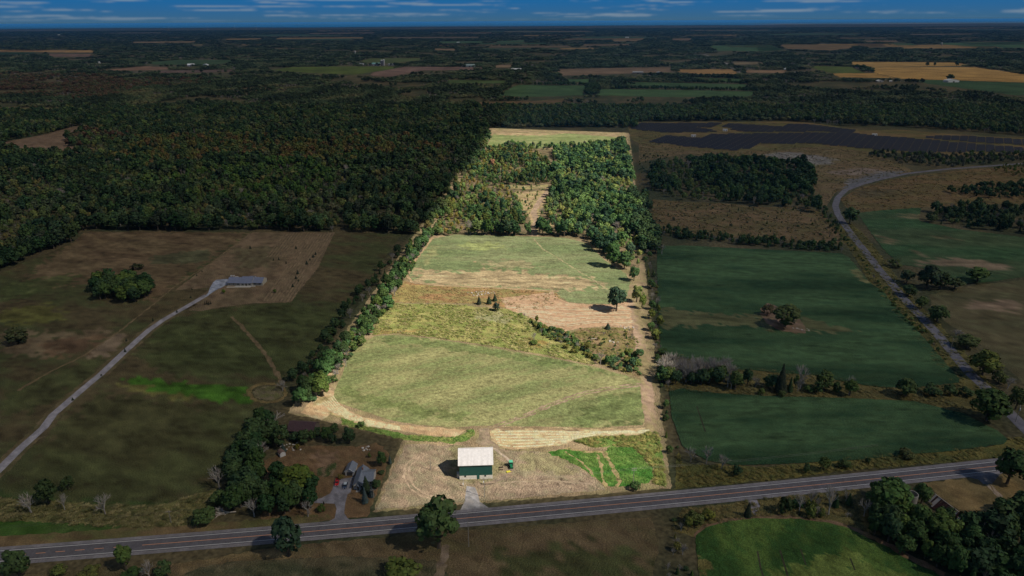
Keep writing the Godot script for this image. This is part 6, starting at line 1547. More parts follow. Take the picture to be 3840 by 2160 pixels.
["far_field","distant dry field between woods",[-1719.7,-3460.3,-1336.0,-3505.5,-1282.1,-3347.7,-1606.7,-3276.2],0.5,40,[0.15, 0.105, 0.085],[0.12, 0.084, 0.068],0.004,0,4,"far",[]],
["far_field","distant dry field between woods",[-2406.0,-3513.4,-2302.2,-3719.7,-2224.1,-3799.2,-2296.2,-3581.4,-2323.1,-3426.4],0.5,40,[0.16, 0.14, 0.08],[0.128, 0.112, 0.064],0.004,0,4,"far",[]],
["far_crop_field","distant dark green crop field",[-4306.4,-5854.4,-3923.9,-5846.7,-3667.4,-5680.6,-3675.9,-5413.1,-3947.9,-5359.9],0.5,40,[0.026, 0.058, 0.027],[0.021, 0.046, 0.022],0.004,0,4,"far",[]],
["tramline","strip coloured dark for the shade between crop rows of the yellow green crop field",[105.6,-234.1,103.5,-223.7,103.1,-219.3,103.8,-219.3,104.2,-223.6,106.3,-234.0],0.3,2,[0.05, 0.05, 0.03],[0.06, 0.055, 0.035],0.2,0,1,"soil",[]],  # these strips carry the shade of crop row gaps as dark colour
["tramline","strip coloured dark for the shade between crop rows of the yellow green crop field",[115.5,-234.4,114.3,-226.7,113.2,-219.3,114.0,-219.2,115.1,-226.5,116.3,-234.3],0.3,2,[0.05, 0.05, 0.03],[0.06, 0.055, 0.035],0.2,0,1,"soil",[]],
["tramline","strip coloured dark for the shade between crop rows of the yellow green crop field",[124.8,-235.1,123.4,-225.8,123.9,-225.7,125.4,-235.1],0.3,2,[0.05, 0.05, 0.03],[0.06, 0.055, 0.035],0.2,0,1,"soil",[]],
["tramline","strip coloured dark for the shade between crop rows of the yellow green crop field",[143.8,-229.5,142.6,-222.7,143.2,-222.6,144.4,-229.4],0.3,2,[0.05, 0.05, 0.03],[0.06, 0.055, 0.035],0.2,0,1,"soil",[]],
["tramline","strip coloured dark for the shade between crop rows of the long soybean field",[109.6,-353.8,108.5,-339.2,107.5,-326.3,108.2,-326.2,109.2,-339.2,110.2,-353.7],0.4,2,[0.05, 0.05, 0.03],[0.06, 0.055, 0.035],0.2,0,1,"soil",[]],
["far_field","distant strip of farmland near the lake",[-3819.0,-14624.3,-2771.3,-14804.3,-2880.1,-15617.3,-3927.8,-15716.6],0.5,60,[0.2, 0.14, 0.08],[0.16, 0.112, 0.064],0.003,0,3,"far",[]],
["far_field","distant strip of farmland near the lake",[616.9,-7357.9,1422.6,-7405.1,1232.6,-7616.1,426.9,-7577.9],0.5,60,[0.06, 0.1, 0.05],[0.048, 0.08, 0.04],0.003,0,3,"far",[]],
["far_field","distant strip of farmland near the lake",[163.3,-14881.4,2026.6,-14894.2,1670.1,-15511.1,-193.3,-15434.4],0.5,60,[0.06, 0.1, 0.05],[0.048, 0.08, 0.04],0.003,0,3,"far",[]],
["far_field","distant strip of farmland near the lake",[-4022.1,-9771.9,-3470.3,-9755.1,-3453.7,-10444.4,-4005.6,-10452.0],0.5,60,[0.3, 0.2, 0.08],[0.24, 0.16, 0.064],0.003,0,3,"far",[]],
["far_field","distant strip of farmland near the lake",[3074.9,-6038.3,3910.5,-5974.0,3839.0,-6428.3,3003.4,-6417.8],0.5,60,[0.3, 0.2, 0.08],[0.24, 0.16, 0.064],0.003,0,3,"far",[]],
["far_field","distant strip of farmland near the lake",[9466.1,-15138.7,11291.5,-15262.6,11241.0,-16257.9,9415.7,-16219.4],0.5,60,[0.06, 0.1, 0.05],[0.048, 0.08, 0.04],0.003,0,3,"far",[]],
["far_field","distant strip of farmland near the lake",[4181.7,-6381.6,4533.2,-6459.8,4577.3,-6820.1,4225.8,-6802.3],0.5,60,[0.05, 0.095, 0.045],[0.04, 0.076, 0.036],0.003,0,3,"far",[]],
["far_field","distant strip of farmland near the lake",[-298.9,-7191.9,538.4,-7283.5,334.4,-7664.7,-502.9,-7577.5],0.5,60,[0.05, 0.095, 0.045],[0.04, 0.076, 0.036],0.003,0,3,"far",[]],
["far_field","distant strip of farmland near the lake",[4397.9,-11926.4,5810.2,-12027.5,6153.1,-12550.2,4740.8,-12554.3],0.5,60,[0.06, 0.1, 0.05],[0.048, 0.08, 0.04],0.003,0,3,"far",[]],
["far_field","distant strip of farmland near the lake",[-251.6,-5889.8,409.6,-5845.7,420.0,-6118.4,-241.3,-6106.0],0.5,60,[0.06, 0.1, 0.05],[0.048, 0.08, 0.04],0.003,0,3,"far",[]],
["far_field","distant strip of farmland near the lake",[4006.5,-8471.3,4746.8,-8510.3,4615.9,-8768.0,3875.6,-8789.2],0.5,60,[0.05, 0.095, 0.045],[0.04, 0.076, 0.036],0.003,0,3,"far",[]],
["far_field","distant strip of farmland near the lake",[-5060.0,-12969.7,-3633.5,-12859.2,-3295.1,-13665.5,-4721.6,-13704.9],0.5,60,[0.05, 0.095, 0.045],[0.04, 0.076, 0.036],0.003,0,3,"far",[]],
["far_field","distant strip of farmland near the lake",[-3207.6,-7372.0,-2283.2,-7428.1,-2502.7,-7677.7,-3427.1,-7637.9],0.5,60,[0.24, 0.17, 0.09],[0.192, 0.136, 0.072],0.003,0,3,"far",[]],
["far_field","distant strip of farmland near the lake",[-1841.6,-10160.3,-436.0,-10161.9,-494.1,-10805.3,-1899.7,-10792.0],0.5,60,[0.17, 0.13, 0.08],[0.136, 0.104, 0.064],0.003,0,3,"far",[]],
["far_field","distant strip of farmland near the lake",[-695.8,-16252.4,723.9,-16137.9,691.0,-17172.9,-728.6,-17152.2],0.5,60,[0.06, 0.1, 0.05],[0.048, 0.08, 0.04],0.003,0,3,"far",[]],
["far_field","distant strip of farmland near the lake",[-4328.8,-5997.4,-3952.7,-6014.0,-3950.7,-6228.9,-4326.9,-6236.7],0.5,60,[0.2, 0.14, 0.08],[0.16, 0.112, 0.064],0.003,0,3,"far",[]],
["far_field","distant strip of farmland near the lake",[4558.7,-6733.5,5128.3,-6779.2,5137.6,-7093.2,4568.0,-7064.6],0.5,60,[0.05, 0.095, 0.045],[0.04, 0.076, 0.036],0.003,0,3,"far",[]],
["far_field","distant strip of farmland near the lake",[3619.8,-16092.4,5648.9,-16039.7,6012.1,-16838.1,3983.0,-16893.4],0.5,60,[0.2, 0.14, 0.08],[0.16, 0.112, 0.064],0.003,0,3,"far",[]],
["far_field","distant strip of farmland near the lake",[10024.4,-14214.2,11700.8,-14328.3,12107.3,-15280.1,10430.9,-15276.5],0.5,60,[0.05, 0.095, 0.045],[0.04, 0.076, 0.036],0.003,0,3,"far",[]],
["far_field","distant strip of farmland near the lake",[460.7,-8906.4,1682.9,-8961.7,1912.3,-9308.9,690.1,-9307.9],0.5,60,[0.3, 0.2, 0.08],[0.24, 0.16, 0.064],0.003,0,3,"far",[]],
["far_field","distant strip of farmland near the lake",[-5775.6,-17058.0,-4764.4,-17171.6,-4992.4,-17748.9,-6003.6,-17732.8],0.5,60,[0.3, 0.2, 0.08],[0.24, 0.16, 0.064],0.003,0,3,"far",[]],
["far_field","distant strip of farmland near the lake",[2903.0,-10927.9,3505.4,-10868.3,3644.3,-11320.1,3041.9,-11323.0],0.5,60,[0.3, 0.2, 0.08],[0.24, 0.16, 0.064],0.003,0,3,"far",[]],
["far_field","distant strip of farmland near the lake",[2839.5,-6431.3,3538.9,-6446.9,3544.4,-6744.7,2845.0,-6771.8],0.5,60,[0.3, 0.2, 0.08],[0.24, 0.16, 0.064],0.003,0,3,"far",[]],
["far_field","distant strip of farmland near the lake",[1856.3,-6115.3,2205.4,-6050.9,2246.8,-6440.3,1897.6,-6419.1],0.5,60,[0.17, 0.13, 0.08],[0.136, 0.104, 0.064],0.003,0,3,"far",[]],
["far_field","distant strip of farmland near the lake",[-103.7,-15440.0,1763.7,-15304.2,1698.2,-16309.6,-169.2,-16233.8],0.5,60,[0.2, 0.14, 0.08],[0.16, 0.112, 0.064],0.003,0,3,"far",[]],
["far_field","distant strip of farmland near the lake",[4054.2,-6421.9,4743.3,-6437.4,4893.8,-6713.8,4204.7,-6727.7],0.5,60,[0.17, 0.13, 0.08],[0.136, 0.104, 0.064],0.003,0,3,"far",[]],
["far_field","distant strip of farmland near the lake",[2700.6,-10687.6,3302.0,-10739.9,3268.4,-11297.1,2666.9,-11207.8],0.5,60,[0.3, 0.2, 0.08],[0.24, 0.16, 0.064],0.003,0,3,"far",[]],
["far_field","distant strip of farmland near the lake",[617.3,-9916.2,1799.8,-9913.5,1639.9,-10391.2,457.4,-10358.3],0.5,60,[0.05, 0.095, 0.045],[0.04, 0.076, 0.036],0.003,0,3,"far",[]],
["far_field","distant strip of farmland near the lake",[3915.6,-10989.3,5326.8,-10905.2,5465.4,-11718.4,4054.2,-11706.8],0.5,60,[0.05, 0.095, 0.045],[0.04, 0.076, 0.036],0.003,0,3,"far",[]],
["far_field","distant strip of farmland near the lake",[-5382.5,-18564.9,-3337.1,-18566.0,-3409.3,-19466.8,-5454.8,-19382.0],0.5,60,[0.3, 0.2, 0.08],[0.24, 0.16, 0.064],0.003,0,3,"far",[]],
["far_field","distant strip of farmland near the lake",[-4452.1,-12075.8,-2982.7,-12191.9,-2857.7,-12951.9,-4327.0,-12915.1],0.5,60,[0.06, 0.1, 0.05],[0.048, 0.08, 0.04],0.003,0,3,"far",[]],
["far_field","distant strip of farmland near the lake",[-2816.3,-9504.1,-2136.4,-9384.7,-2106.6,-10195.0,-2786.5,-10116.8],0.5,60,[0.05, 0.095, 0.045],[0.04, 0.076, 0.036],0.003,0,3,"far",[]],
["far_field","distant strip of farmland near the lake",[11007.6,-17912.8,12842.0,-17984.5,12949.1,-18849.3,11114.7,-18908.3],0.5,60,[0.17, 0.13, 0.08],[0.136, 0.104, 0.064],0.003,0,3,"far",[]],
["far_field","distant strip of farmland near the lake",[4117.4,-14675.4,5914.2,-14636.4,5905.3,-15507.1,4108.6,-15383.1],0.5,60,[0.05, 0.095, 0.045],[0.04, 0.076, 0.036],0.003,0,3,"far",[]],
["far_field","distant strip of farmland near the lake",[719.2,-8845.6,1648.3,-8810.9,1557.8,-9247.6,628.7,-9228.8],0.5,60,[0.17, 0.13, 0.08],[0.136, 0.104, 0.064],0.003,0,3,"far",[]],
["far_field","distant strip of farmland near the lake",[954.8,-9444.5,1916.9,-9463.1,1992.5,-9921.7,1030.3,-9949.4],0.5,60,[0.06, 0.1, 0.05],[0.048, 0.08, 0.04],0.003,0,3,"far",[]],
["far_field","distant strip of farmland near the lake",[-4481.2,-8442.9,-3720.3,-8461.4,-3892.3,-9045.0,-4653.2,-8986.6],0.5,60,[0.24, 0.17, 0.09],[0.192, 0.136, 0.072],0.003,0,3,"far",[]],
["far_field","distant strip of farmland near the lake",[10072.8,-17542.3,11996.9,-17508.2,11682.3,-18698.5,9758.2,-18475.7],0.5,60,[0.24, 0.17, 0.09],[0.192, 0.136, 0.072],0.003,0,3,"far",[]],
["far_field","distant strip of farmland near the lake",[165.2,-11300.9,1169.3,-11386.2,1212.6,-11787.0,208.5,-11825.6],0.5,60,[0.3, 0.2, 0.08],[0.24, 0.16, 0.064],0.003,0,3,"far",[]],
["far_field","distant strip of farmland near the lake",[4679.4,-6270.7,5504.8,-6269.4,5598.0,-6513.0,4772.5,-6484.7],0.5,60,[0.2, 0.14, 0.08],[0.16, 0.112, 0.064],0.003,0,3,"far",[]],
["far_field","distant strip of farmland near the lake",[5911.4,-10620.6,6929.7,-10668.4,7123.4,-11212.5,6105.1,-11211.8],0.5,60,[0.17, 0.13, 0.08],[0.136, 0.104, 0.064],0.003,0,3,"far",[]],
["far_field","distant strip of farmland near the lake",[9858.3,-14528.0,11525.2,-14473.4,11769.9,-15140.5,10103.0,-15192.2],0.5,60,[0.17, 0.13, 0.08],[0.136, 0.104, 0.064],0.003,0,3,"far",[]],
["far_field","distant strip of farmland near the lake",[399.4,-5865.4,738.4,-5881.2,729.9,-6114.9,391.0,-6135.8],0.5,60,[0.3, 0.2, 0.08],[0.24, 0.16, 0.064],0.003,0,3,"far",[]],
["far_field","distant strip of farmland near the lake",[-194.5,-6325.8,538.7,-6304.7,524.8,-6730.9,-208.4,-6664.8],0.5,60,[0.17, 0.13, 0.08],[0.136, 0.104, 0.064],0.003,0,3,"far",[]],
["far_field","distant strip of farmland near the lake",[-3275.0,-10103.0,-2048.8,-10233.4,-2193.9,-10842.7,-3420.1,-10775.9],0.5,60,[0.3, 0.2, 0.08],[0.24, 0.16, 0.064],0.003,0,3,"far",[]],
["far_field","distant strip of farmland near the lake",[4878.4,-8083.2,5304.1,-8137.6,5250.8,-8374.8,4825.1,-8388.7],0.5,60,[0.17, 0.13, 0.08],[0.136, 0.104, 0.064],0.003,0,3,"far",[]],
["far_field","distant strip of farmland near the lake",[3081.9,-5671.7,3849.9,-5632.1,4035.6,-6035.9,3267.6,-6016.2],0.5,60,[0.3, 0.2, 0.08],[0.24, 0.16, 0.064],0.003,0,3,"far",[]],
["far_field","distant strip of farmland near the lake",[-4185.8,-14300.4,-3167.6,-14296.1,-3092.8,-15238.0,-4110.9,-15212.8],0.5,60,[0.2, 0.14, 0.08],[0.16, 0.112, 0.064],0.003,0,3,"far",[]],
["far_field","distant strip of farmland near the lake",[-1029.8,-6860.9,-100.7,-6810.2,46.3,-7142.7,-882.9,-7087.7],0.5,60,[0.2, 0.14, 0.08],[0.16, 0.112, 0.064],0.003,0,3,"far",[]],
["far_field","distant strip of farmland near the lake",[3932.7,-8602.0,4560.0,-8587.8,4663.3,-9064.1,4036.0,-9096.8],0.5,60,[0.2, 0.14, 0.08],[0.16, 0.112, 0.064],0.003,0,3,"far",[]],
["far_field","distant strip of farmland near the lake",[1774.7,-10717.0,3183.8,-10775.6,3156.8,-11107.9,1747.6,-11042.0],0.5,60,[0.06, 0.1, 0.05],[0.048, 0.08, 0.04],0.003,0,3,"far",[]],
["far_field","distant strip of farmland near the lake",[598.8,-6714.5,1097.2,-6697.9,1214.2,-7029.1,715.7,-7045.3],0.5,60,[0.2, 0.14, 0.08],[0.16, 0.112, 0.064],0.003,0,3,"far",[]],
["far_field","distant strip of farmland near the lake",[-3861.7,-7538.0,-3302.0,-7494.8,-3239.2,-7869.0,-3798.9,-7803.5],0.5,60,[0.06, 0.1, 0.05],[0.048, 0.08, 0.04],0.003,0,3,"far",[]],
["far_field","distant strip of farmland near the lake",[9003.8,-12307.0,10154.7,-12163.7,10331.1,-13072.9,9180.2,-13082.1],0.5,60,[0.3, 0.2, 0.08],[0.24, 0.16, 0.064],0.003,0,3,"far",[]],
["far_field","distant strip of farmland near the lake",[4424.3,-14483.8,5986.0,-14589.6,5696.7,-15113.1,4135.0,-15140.5],0.5,60,[0.05, 0.095, 0.045],[0.04, 0.076, 0.036],0.003,0,3,"far",[]],
["far_field","distant strip of farmland near the lake",[9597.5,-15266.2,10660.8,-15331.3,10683.9,-16163.1,9620.7,-16011.8],0.5,60,[0.24, 0.17, 0.09],[0.192, 0.136, 0.072],0.003,0,3,"far",[]],
["far_field","distant strip of farmland near the lake",[-8855.4,-12450.1,-7658.5,-12441.0,-7706.0,-12899.5,-8902.9,-12893.6],0.5,60,[0.06, 0.1, 0.05],[0.048, 0.08, 0.04],0.003,0,3,"far",[]],
["far_field","distant strip of farmland near the lake",[3623.7,-7378.2,4092.9,-7394.9,4142.1,-7782.7,3672.9,-7765.1],0.5,60,[0.2, 0.14, 0.08],[0.16, 0.112, 0.064],0.003,0,3,"far",[]],
["far_field","distant strip of farmland near the lake",[-1445.3,-14119.9,-255.9,-13986.9,-434.4,-14838.6,-1623.8,-14739.3],0.5,60,[0.2, 0.14, 0.08],[0.16, 0.112, 0.064],0.003,0,3,"far",[]],
["far_field","distant strip of farmland near the lake",[-9683.5,-16568.0,-8035.7,-16515.3,-7788.2,-17495.0,-9436.1,-17564.2],0.5,60,[0.17, 0.13, 0.08],[0.136, 0.104, 0.064],0.003,0,3,"far",[]],
["side_road","grey side road curving past the soybean fields",[898.2,-1105.4,814.8,-1085.6,743.9,-1066.1,669.1,-1045.4,591.2,-1014.9,533.2,-979.2,488.1,-945.5,449.2,-909.7,418.5,-865.3,397.3,-824.6,383.6,-787.1,370.8,-741.8,356.9,-686.7,345.4,-634.6,334.1,-589.0,329.1,-562.7,317.6,-511.3,312.6,-479.6,307.2,-451.3,299.4,-417.7,294.0,-393.0,292.3,-375.7,288.1,-351.1,284.7,-329.8,282.7,-314.2,290.0,-313.2,292.0,-328.7,295.4,-349.8,299.6,-374.7,301.3,-391.8,306.6,-416.0,314.5,-449.8,319.9,-478.3,324.8,-509.9,336.3,-561.2,341.3,-587.4,352.6,-632.9,364.1,-685.0,378.0,-739.9,390.6,-784.8,404.1,-821.6,424.8,-861.5,454.8,-904.9,492.8,-939.8,537.3,-973.0,594.4,-1008.2,671.5,-1038.4,745.8,-1059.0,816.6,-1078.4,899.9,-1098.2],0.12,4,[0.17, 0.165, 0.19],[0.14, 0.14, 0.16],0.1,0,1,"gravel",[]],
["road_spoil","grey gravel spoil beside the side road bend",[448.4,-915.2,489.2,-959.7,553.7,-1012.5,601.2,-1030.7,565.9,-998.1,507.8,-959.2,462.8,-922.9],0.09,5,[0.16, 0.16, 0.17],[0.12, 0.12, 0.12],0.1,0,1,"gravel",[]],
["far_road","pale road running away between distant fields",[1294.3,-4841.2,1231.5,-4365.1,1150.9,-3874.8,1071.7,-3483.1,1006.7,-3162.0,967.4,-3008.1,977.1,-3005.6,1016.5,-3159.9,1081.5,-3481.2,1160.8,-3873.1,1241.3,-4363.6,1304.3,-4839.9],0.6,30,[0.3, 0.28, 0.27],[0.25, 0.24, 0.23],0.01,0,1,"far",[]],
]
var REG := [
[[-85.6,-710.7,-40.9,-706.4,7.7,-704.6,13.4,-742.2,18.2,-793.3,7.8,-865.3,2.8,-905.9,-8.2,-941.9,51.3,-944.6,53.9,-957.2,63.7,-1029.7,49.9,-1185.3,28.1,-1238.6,-48.5,-1240.9,-64.6,-1094.7,-76.9,-919.3,-87.3,-801.5],7.1,6.8,13.6,[0.36, 0.36, 0.12, 0.03, 0.13],[0.055, 0.12, 0.045, 0.075, 0.155, 0.05, 0.105, 0.19, 0.055, 0.13, 0.195, 0.055, 0.045, 0.1, 0.05, 0.12, 0.145, 0.03, 0.1, 0.14, 0.035, 0.15, 0.15, 0.04, 0.07, 0.12, 0.03],"in the young wood beside the dirt track"],
[[30.4,-702.2,47.4,-700.9,78.8,-688.5,85.5,-650.5,91.0,-631.9,101.5,-606.5,117.6,-598.8,133.7,-645.5,152.1,-796.7,182.1,-1026.7,210.8,-1275.4,173.7,-1255.0,75.1,-1223.6,63.7,-1029.7,56.7,-908.5,43.7,-843.8,35.1,-799.0,33.1,-769.5,30.5,-741.9],7.9,10.2,17.0,[0.78, 0.12, 0.03, 0.01, 0.06],[0.055, 0.12, 0.045, 0.075, 0.155, 0.05, 0.105, 0.19, 0.055, 0.13, 0.195, 0.055, 0.045, 0.1, 0.05],"in the mature wood behind the upper field"],
[[-87.0,-707.2,-63.4,-702.8,-41.2,-700.4,7.5,-698.6,7.9,-710.6,-40.5,-712.4,-61.6,-714.7,-84.8,-719.0],6.8,13.6,18.1,[0.9, 0.05, 0.03, 0.02, 0],[0.03, 0.066, 0.022, 0.042, 0.088, 0.026, 0.056, 0.108, 0.03, 0.085, 0.132, 0.034, 0.055, 0.12, 0.045, 0.075, 0.155, 0.05],"in the wood edge above the upper field"],
[[-87.6,-839.8,-46.9,-825.8,7.2,-799.6,11.4,-758.6,2.2,-750.6,-59.6,-771.3,-90.5,-801.5],7.4,4.5,9.1,[0.2, 0.5, 0.1, 0.02, 0.18],[0.12, 0.145, 0.03, 0.1, 0.14, 0.035, 0.15, 0.15, 0.04, 0.07, 0.12, 0.03],"among the yellow green saplings of the young wood"],
[[-520.3,-477.4,-484.2,-559.1,-479.3,-602.1,-479.0,-629.4,-470.9,-667.9,-471.1,-705.2,-481.2,-741.8,-290.7,-735.1,-126.0,-724.3,-94.5,-717.7,-82.7,-777.4,-71.1,-950.6,-43.0,-1281.4,-47.0,-1523.8,-48.2,-1861.5,-410.3,-1877.5,-1874.4,-1942.0],9.1,10.2,19.2,[0.6, 0.22, 0.08, 0.05, 0.05],[0.036, 0.072, 0.028, 0.05, 0.094, 0.033, 0.072, 0.12, 0.036, 0.09, 0.11, 0.038, 0.04, 0.076, 0.034, 0.06, 0.085, 0.045],"in the great wood behind the bungalow pasture"],
[[-475.5,-575.4,-472.0,-628.5,-464.0,-667.2,-464.1,-706.0,-477.0,-732.0,-385.7,-728.3,-289.9,-725.0,-126.1,-714.3,-99.9,-709.4,-97.4,-723.1,-124.9,-728.2,-289.2,-738.9,-385.2,-742.3,-481.6,-745.2,-478.0,-704.4,-477.9,-668.7,-485.9,-630.3,-489.5,-576.3],9.1,15.8,20.4,[0.95, 0.02, 0.03, 0, 0],[0.026, 0.054, 0.022, 0.038, 0.072, 0.027, 0.05, 0.088, 0.028],"along the dark wood edge of the bungalow pasture"],
[[196.9,-971.0,231.4,-1086.8,313.6,-1117.9,385.5,-1139.1,403.4,-1082.2,461.8,-1080.7,449.7,-1001.0,401.4,-893.1,380.9,-823.5,360.6,-786.5,349.1,-817.7,308.6,-818.5,282.2,-838.8,219.0,-853.7,186.7,-897.9],10.2,11.3,17.0,[0.75, 0.12, 0.06, 0.02, 0.05],[0.026, 0.054, 0.022, 0.038, 0.072, 0.027, 0.05, 0.088, 0.028, 0.042, 0.088, 0.026, 0.056, 0.108, 0.03],"in the copse below the solar farm"],
[[-40.0,-1523.5,267.9,-1488.5,282.6,-1574.3,562.2,-1603.5,794.0,-1517.3,1006.9,-1355.0,1138.7,-1302.6,1540.6,-1791.5,-48.2,-1861.5],11.3,12.4,18.1,[0.75, 0.15, 0.05, 0.05, 0],[0.036, 0.072, 0.028, 0.05, 0.094, 0.033, 0.072, 0.12, 0.036, 0.09, 0.11, 0.038, 0.04, 0.076, 0.034, 0.06, 0.085, 0.045],"in the woods behind the solar farm"],
[[579.2,-889.1,610.6,-911.5,656.3,-926.4,711.5,-933.3,776.3,-940.1,700.3,-840.0,651.7,-847.9,597.9,-863.1],9.1,6.8,11.3,[0.5, 0.2, 0.2, 0.02, 0.08],[0.026, 0.054, 0.022, 0.038, 0.072, 0.027, 0.05, 0.088, 0.028],"in the dark thicket beyond the brown meadow"],
[[472.2,-761.0,496.2,-789.8,550.3,-813.5,617.8,-799.6,659.7,-786.5,580.4,-682.0,547.6,-699.3,516.9,-712.2,499.3,-730.5,470.4,-744.4],9.1,9.1,14.7,[0.65, 0.1, 0.15, 0.04, 0.06],[0.026, 0.054, 0.022, 0.038, 0.072, 0.027, 0.05, 0.088, 0.028],"in the dark copse above the green field"],
[[589.2,-1133.3,615.5,-1111.4,623.7,-1077.6,680.4,-1044.3,749.5,-1074.2,827.4,-1098.7,873.7,-1104.3,909.9,-1153.4,816.2,-1156.1,713.7,-1144.2,664.2,-1153.0,621.5,-1176.9],9.1,5.7,12.4,[0.3, 0.45, 0.05, 0.02, 0.18],[0.07, 0.085, 0.055, 0.055, 0.075, 0.045, 0.085, 0.09, 0.06, 0.07, 0.12, 0.03],"in the poplar scrub below the solar farm"],
[[724.9,-1022.6,789.6,-1082.7,823.2,-1092.7,907.5,-1112.9,815.6,-991.9,732.9,-984.8],7.9,3.4,7.9,[0.2, 0.6, 0, 0, 0.2],[0.12, 0.145, 0.03, 0.1, 0.14, 0.035, 0.15, 0.15, 0.04, 0.07, 0.12, 0.03],"among poplar saplings beside the side road"],
[[146.5,-716.8,176.8,-687.6,217.4,-674.3,254.3,-659.9,291.8,-649.3,329.9,-640.9,334.2,-660.4,296.6,-668.7,260.6,-678.9,224.0,-693.1,187.1,-704.7,160.4,-731.1],5.2,5.7,10.2,[0.4, 0.1, 0.15, 0.1, 0.25],[0.026, 0.054, 0.022, 0.038, 0.072, 0.027, 0.05, 0.088, 0.028, 0.042, 0.088, 0.026],"in the hedge above the soybean field"],
[[178.8,-847.7,263.7,-832.5,354.7,-811.2,363.7,-757.5,346.7,-686.1,260.5,-678.4,184.8,-708.3,155.9,-729.0],19.2,2.3,5.7,[0.05, 0.05, 0.5, 0.05, 0.35],[0.026, 0.054, 0.022, 0.038, 0.072, 0.027, 0.05, 0.088, 0.028, 0.07, 0.085, 0.055, 0.055, 0.075, 0.045, 0.085, 0.09, 0.06],"scattered over the brown scrubland"],
[[-96.9,-716.7,-104.2,-640.7,-110.3,-559.8,-113.1,-503.3,-117.0,-467.3,-122.2,-426.7,-127.5,-392.8,-131.4,-368.1,-135.0,-358.9,-121.9,-353.9,-117.7,-365.1,-113.6,-390.6,-108.3,-424.8,-103.1,-465.6,-99.1,-502.3,-96.3,-558.9,-90.3,-639.5,-83.0,-715.4],5.4,6.8,13.6,[0.52, 0.1, 0.03, 0.12, 0.23],[0.03, 0.066, 0.022, 0.042, 0.088, 0.026, 0.056, 0.108, 0.03, 0.085, 0.132, 0.034, 0.055, 0.12, 0.045, 0.075, 0.155, 0.05],"in the hedgerow along the west boundary"],
[[-115.4,-643.7,-129.3,-551.8,-134.8,-484.0,-137.8,-429.6,-143.3,-395.6,-147.9,-372.8,-136.1,-370.4,-131.5,-393.5,-125.9,-428.4,-122.8,-483.1,-117.4,-550.3,-103.5,-641.9],7.9,6.8,11.3,[0.45, 0.05, 0.05, 0.3, 0.15],[0.026, 0.054, 0.022, 0.038, 0.072, 0.027, 0.05, 0.088, 0.028],"on the pasture side of the west hedgerow"],
[[150.1,-787.4,130.7,-664.7,127.1,-609.6,119.8,-552.7,111.1,-500.5,101.7,-456.0,96.9,-417.7,92.7,-384.6,87.6,-346.7,84.6,-322.0,81.8,-300.1,88.8,-299.2,91.5,-321.2,94.6,-345.8,99.7,-383.7,103.8,-416.8,108.6,-454.8,118.0,-499.2,126.7,-551.7,134.1,-609.0,137.6,-663.8,157.0,-786.3],6.2,3.4,9.1,[0.35, 0.05, 0.08, 0.25, 0.27],[0.03, 0.066, 0.022, 0.042, 0.088, 0.026, 0.056, 0.108, 0.03, 0.085, 0.132, 0.034, 0.12, 0.145, 0.03],"in the hedge along the east boundary"],
[[149.2,-866.1,131.2,-722.1,126.2,-639.4,150.2,-638.0,155.0,-719.7,173.1,-863.1],9.1,12.4,18.1,[0.95, 0, 0, 0.05, 0],[0.026, 0.054, 0.022, 0.038, 0.072, 0.027, 0.05, 0.088, 0.028],"beside the east edge of the wood"],
[[91.3,-383.2,105.9,-391.8,142.1,-387.0,149.9,-378.4,189.8,-373.8,210.1,-367.5,206.2,-364.5,166.9,-367.9,137.9,-373.3,113.7,-379.8,95.6,-381.0],5.9,6.8,13.6,[0.5, 0.06, 0.06, 0.25, 0.13],[0.026, 0.054, 0.022, 0.038, 0.072, 0.027, 0.05, 0.088, 0.028, 0.07, 0.12, 0.03],"in the hedge between the soybean fields"],
[[92.8,-385.3,137.5,-380.6,140.7,-391.4,118.3,-398.4,97.0,-400.9],4.3,14.7,20.4,[0, 0, 0, 1, 0],[0.07, 0.085, 0.055, 0.055, 0.075, 0.045, 0.085, 0.09, 0.06],"in the dead grove between the soybean fields"],
[[350.7,-693.2,334.4,-616.5,313.8,-550.4,301.8,-495.2,300.6,-472.1,297.5,-442.4,291.6,-406.2,286.1,-384.8,294.8,-382.6,300.4,-404.4,306.4,-441.2,309.6,-471.3,310.6,-493.8,322.5,-548.1,343.1,-614.2,359.5,-691.3],5.2,2.3,5.7,[0.15, 0.1, 0.05, 0.05, 0.65],[0.03, 0.066, 0.022, 0.042, 0.088, 0.026, 0.056, 0.108, 0.03, 0.085, 0.132, 0.034, 0.12, 0.145, 0.03, 0.1, 0.14, 0.035],"along the side road"],
[[161.7,-256.2,169.3,-265.4,189.8,-268.2,197.5,-267.2,196.7,-261.4,199.5,-257.7,204.4,-250.5,214.7,-247.8,226.0,-255.7,239.9,-260.2,256.5,-255.4,216.1,-202.1,186.8,-208.9,178.0,-221.0,169.5,-230.8,165.7,-238.9,161.0,-244.7],6.1,10.2,17.0,[0.84, 0.04, 0.02, 0.08, 0.06],[0.026, 0.054, 0.022, 0.038, 0.072, 0.027, 0.05, 0.088, 0.028, 0.03, 0.066, 0.022, 0.042, 0.088, 0.026, 0.056, 0.108, 0.03, 0.085, 0.132, 0.034],"in the thicket around the ruined silo"],
[[128.1,-266.7,168.2,-272.3,162.2,-257.1,153.5,-251.7,134.5,-257.3,125.7,-260.1],5.9,3.4,9.1,[0.15, 0.02, 0.1, 0.43, 0.3],[0.026, 0.054, 0.022, 0.038, 0.072, 0.027, 0.05, 0.088, 0.028, 0.12, 0.145, 0.03],"beside the highway by the crop field"],
